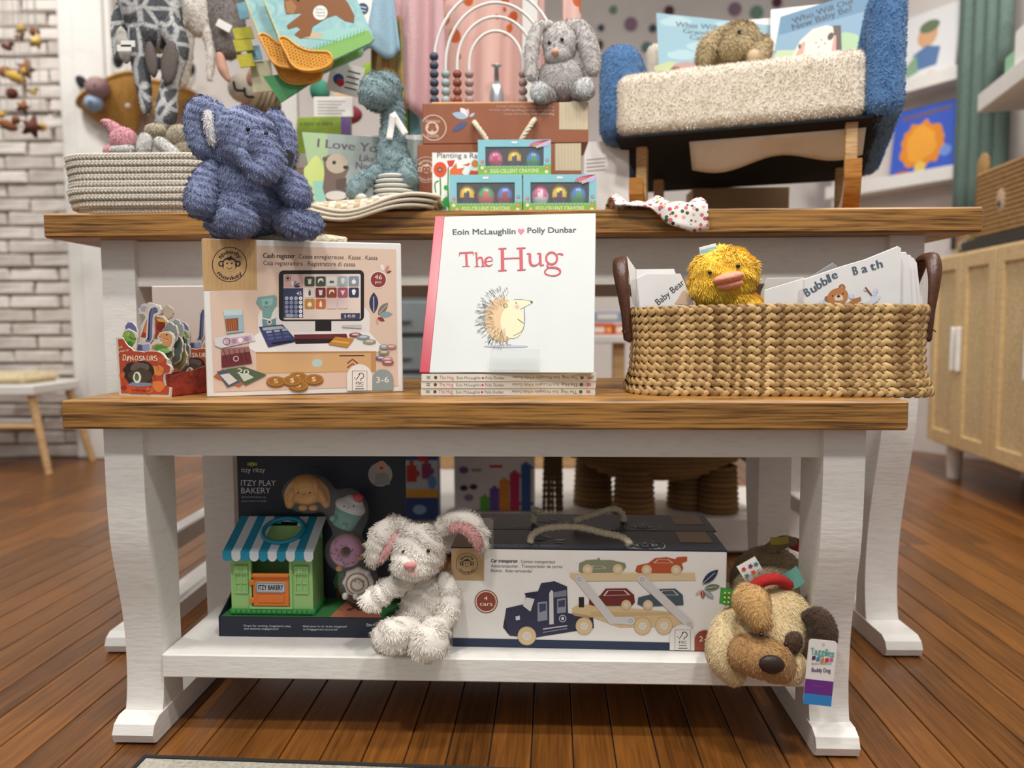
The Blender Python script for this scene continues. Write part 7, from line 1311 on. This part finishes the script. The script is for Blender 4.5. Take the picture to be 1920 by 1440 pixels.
MB(gfr).ell((0, -.004, .11), (.035, .008, .045), None, 16, 10).obj('muzzle', M('muzzle_cloth', 'c4a588', .9), T, True); MB(gfr).ell((0, -.011, .10), (.011, .006, .012), None, 10, 8).obj('nose', M('nose_grey', '4a4548', .8), T, True)
MB(gfr).box(-bw2 / 2 + .02, bw2 / 2 - .02, .02, bd2 - .02, .0, .004).obj('base', wkb, T)
m_fl = M('flower_print', '2f4a6a', .5, 'watercolour', 'c9a63c', sc=6)
for i, (x0, x1, h_, lb) in enumerate(((.0, .052, .10, 'floral patterned box at the far end of the sideboard'), (.056, .108, .085, 'second floral patterned box on the sideboard beside the tray'))):
    A, B = cf((x0, .08, zc_ + .0005)), cf((x1, .08, zc_ + .0005)); T, fr, W_ = block('gift_box', lb, 'box', A, B, h_, .12, m_fl); f = front(fr, W_, h_, [(0, 0), (100, 0), (100, 140), (0, 140)]); rr = random.Random(i)
    for j in range(26): f.disc(rr.uniform(8, 92), rr.uniform(8, 132), rr.uniform(5, 12), rr.choice(('d9b23c', 'b8453a', 'e4dfd4', '3f7a5a', '2a3550', 'd98a4a')), n=8)
    f.done('flower_print', T)
# ================================================================ what stands behind and under the tables
T = thing('drawer_unit', (PY(790, 700, 2.80)[0], 2.9, 0), 'grey translucent drawer tower standing behind the tables', 'drawers'); x0, x1 = PY(700, 600, 2.80)[0], PY(812, 600, 2.80)[0]; dm = M('grey_plastic', '8d9698', .35); zt_ = PY(770, 545, 2.80)[2]
MB().box(x0, x1, 2.81, 3.07, 0, zt_, .006).obj('frame', M('frame_grey', '6d7476', .4), T); nz = 5
for i in range(nz): z = .03 + (zt_ - .05) * i / nz; o = MB().box(x0 + .01, x1 - .01, 2.792, 2.81, z, z + (zt_ - .05) / nz - .018, .004).obj('drawer', dm, T); MB().box((x0 + x1) / 2 - .03, (x0 + x1) / 2 + .03, 2.78, 2.793, z + .04, z + .05, .002).obj('handle', M('frame_grey'), o)
Y2 = 2.9; T = thing('low_shelf', (PY(1150, 640, Y2)[0], Y2, 0), 'white low bench shelf on wooden legs behind the tables', 'shelf'); x0, x1 = PY(1080, 640, Y2)[0], PY(1330, 640, Y2)[0]; z = PY(1150, 628, Y2)[2]
MB().box(x0, x1, Y2 - .05, Y2 + .25, z - .03, z, .003).obj('board', white, T)
for x in (x0 + .16, x1 - .05): MB().box(x - .022, x + .022, Y2 - .02, Y2 + .02, 0, z - .03, .003).obj('leg', M('beech'), T)
for i, (u0, u1, vt, c, lb) in enumerate(((1108, 1150, 606, 'c9542f', 'orange red box on the low bench shelf'), (1152, 1190, 608, 'cf6a3a', 'small orange box on the low bench shelf'), (1112, 1188, 588, '7f93ad', 'grey blue picture box stacked on the orange boxes'))):
    A, B = PY(u0, 628, Y2), PY(u1, 628, Y2); zz = z + .001 if i < 2 else PY(1110, 605, Y2)[2] + .004; A[2] = B[2] = zz; T, fr, W_ = block('game_box', lb, 'box', A, B, PY(u0, vt, Y2)[2] - zz if i < 2 else .036, .12, ink(c)); f = front(fr, W_, .036, [(0, 0), (100, 0), (100, 40), (0, 40)]); f.rect(10, 8, 60, 30, 'd9cfc4'); f.disc(80, 20, 10, 'e0b04a'); f.done('front_print', T)
# plinth behind the lower shelf
zp = .10; T = thing('plinth', (.16, 2.2, 0), 'low white display plinth on the floor behind the tables', 'plinth'); MB().box(-.32, .64, 1.93, 2.75, .012, zp, .004).obj('top', white, T); MB().box(-.28, .60, 1.97, 2.7, 0, .012).obj('base', M('rack_white'), T)
T = thing('wooden_crate', (.1, 2.62, zp), 'long tan wooden crate at the back of the plinth', 'crate'); 
for i in range(4): MB().box(-.30, .62, 2.62, 2.64, zp + .002 + i * .075, zp + .07 + i * .075, .002).obj('slat', M('beech'), T)
for x in (-.30, .60): MB().box(x, x + .02, 2.64, 2.72, zp, zp + .3, .002).obj('end_board', M('beech'), T)
def puzzle(f, x, y, s_, c): f.poly(rrect(x - s_, y - s_, x + s_, y + s_, s_ * .15), c); f.disc(x, y - s_ * 1.25, s_ * .42, c); f.disc(x + s_ * 1.2, y, s_ * .4, c)
def pbox(label, u0, u1, vb, h_, c, drw, d=.06, zb=None):
    zb = zp if zb is None else zb; A, B = PZ(u0, vb, zb), PZ(u1, vb, zb); A[2] = B[2] = zb + .0005; T, fr, W_ = block('puzzle_box', label, 'box', A, B, h_, d, ink(c)); f = front(fr, W_, h_, [(0, 0), (100, 0), (100, 130), (0, 130)]); drw(f); f.done('front_print', T)
pbox('blue and red puzzle box standing on the plinth behind the bakery toy', 752, 822, 976, .20, '2f4a86', lambda f: (f.rect(0, 30, 100, 78, 'b8c4cc'), puzzle(f, 30, 52, 14, 'b83a32'), puzzle(f, 70, 48, 13, '8a3a6a'), f.rect(0, 78, 100, 92, 'd9a23c'), puzzle(f, 60, 20, 12, 'b83a32'), f.disc(50, 112, 18, '8fb4d8', ry=8), f.disc(84, 66, 12, '5f8fc8')))
pbox('white puzzle box with rainbow jigsaw pieces on the plinth', 852, 1003, 958, .21, 'd9d5d2', lambda f: (f.rect(0, 0, 100, 40, 'c09a66'), f.disc(36, 8, 18, '6d7a86', ry=14), f.rect(60, 0, 100, 20, '7a4a3a'), f.disc(12, 62, 6, '6a5a86'), f.line([(22, 62), (34, 62)], 5, '8a8a88'), f.line([(44, 56), (60, 56)], 5, 'c03a3a'), [puzzle(f, x, 118, 6, c) or puzzle(f, x, y, 6, c) or f.rect(x - 6, y, x + 6, 130, c) for x, y, c in ((38, 112, '5fae3f'), (50, 98, '6a4aa0'), (62, 84, 'd98a2c'), (75, 72, 'b8285a'), (89, 58, '2f5a96'))], f.disc(12, 92, 5, '3a3428'), f.disc(24, 90, 5, '3a3428'), f.disc(18, 108, 6, '8a7a9a')))
pbox('orange yellow box with white lettering on the plinth end behind the table leg', 1476, 1516, 975, .24, 'd08a1e', lambda f: (f.text('s', (46, 74), (80, 74), 26, 'efe6d0', bold=4), f.text('for sommie', (10, 108), (92, 106), 12, 'efe0b8'), f.ring(50, 22, 22, 8, 'efe6d0', a0=-40, a1=120)), .08, .04); T = thing('plinth', (.85, 2.3, 0), 'small low white plinth under the orange yellow box', 'plinth'); MB().box(.56 + .09, 1.02, 2.08, 2.6, .008, .04, .003).obj('top', white, T); MB().box(.68, .99, 2.11, 2.57, 0, .008).obj('base', M('rack_white'), T)
T = thing('jute_tassel', PZ(1037, 965, zp), 'dark jute tassel strands hanging down to the plinth', 'tassel'); p = PZ(1037, 962, zp)
for i in range(7): MB().rope(catmull([p + np.array([.006 * (i - 3), .01 * math.sin(i), .24]), p + np.array([.007 * (i - 3), .01, .12]), p + np.array([.008 * (i - 3) + .004 * math.sin(i * 2), 0, .004])], 12), .006, 8, 2).obj('strand', M('dark_jute', '6a5236', .9, 'cloth', '46341f'), T, True)
wka = M('brown_wicker', '9a7748', .9, 'weave', '5d4224'); T = thing('wicker_animal', PZ(1200, 968, zp), 'woven brown wicker animal with thick legs standing on the plinth', 'ornament')
def wick(name, c, r, rows, top):
    """stacked coils with a profile r(t)"""
    mb = MB()
    for i in range(rows): q = i / (rows - 1); rx, ry_, z = r(q); mb.tube([(c[0] + rx * math.cos(a) * (1.03 if j % 2 else .97), c[1] + ry_ * math.sin(a) * (1.03 if j % 2 else .97), z) for j, a in enumerate(np.linspace(0, 6.2832, 28, endpoint=False))], top, 6, closed=True)
    return mb.obj(name, wka, T, True)
for (u, v) in ((1112, 945), (1188, 968), (1288, 950), (1245, 962), (1345, 958)):
    if u == 1245: continue
    q = PZ(u, v, zp); wick('leg', q, lambda t_: (.048 - .006 * t_, .048 - .006 * t_, zp + .008 + t_ * .11), 9, .0075)
c = PZ(1215, 955, zp); c[0] += .02; wick('body', c, lambda t_: (.235 * math.sin(.45 + 2.2 * t_) + .02, .13 * math.sin(.45 + 2.2 * t_) + .01, zp + .10 + t_ * .2), 16, .009); MB().ell((c[0], c[1], zp + .19), (.22, .12, .085), None, 20, 12).obj('core', M('wicker_core', '4a341e', .95), T, True)
MB().tube(catmull([(c[0] + .21, c[1], zp + .17), (c[0] + .27, c[1], zp + .13), (c[0] + .30, c[1] + .01, zp + .10)], 6), [.022] * 12 + [.014], 10).obj('tail', wka, T, True)
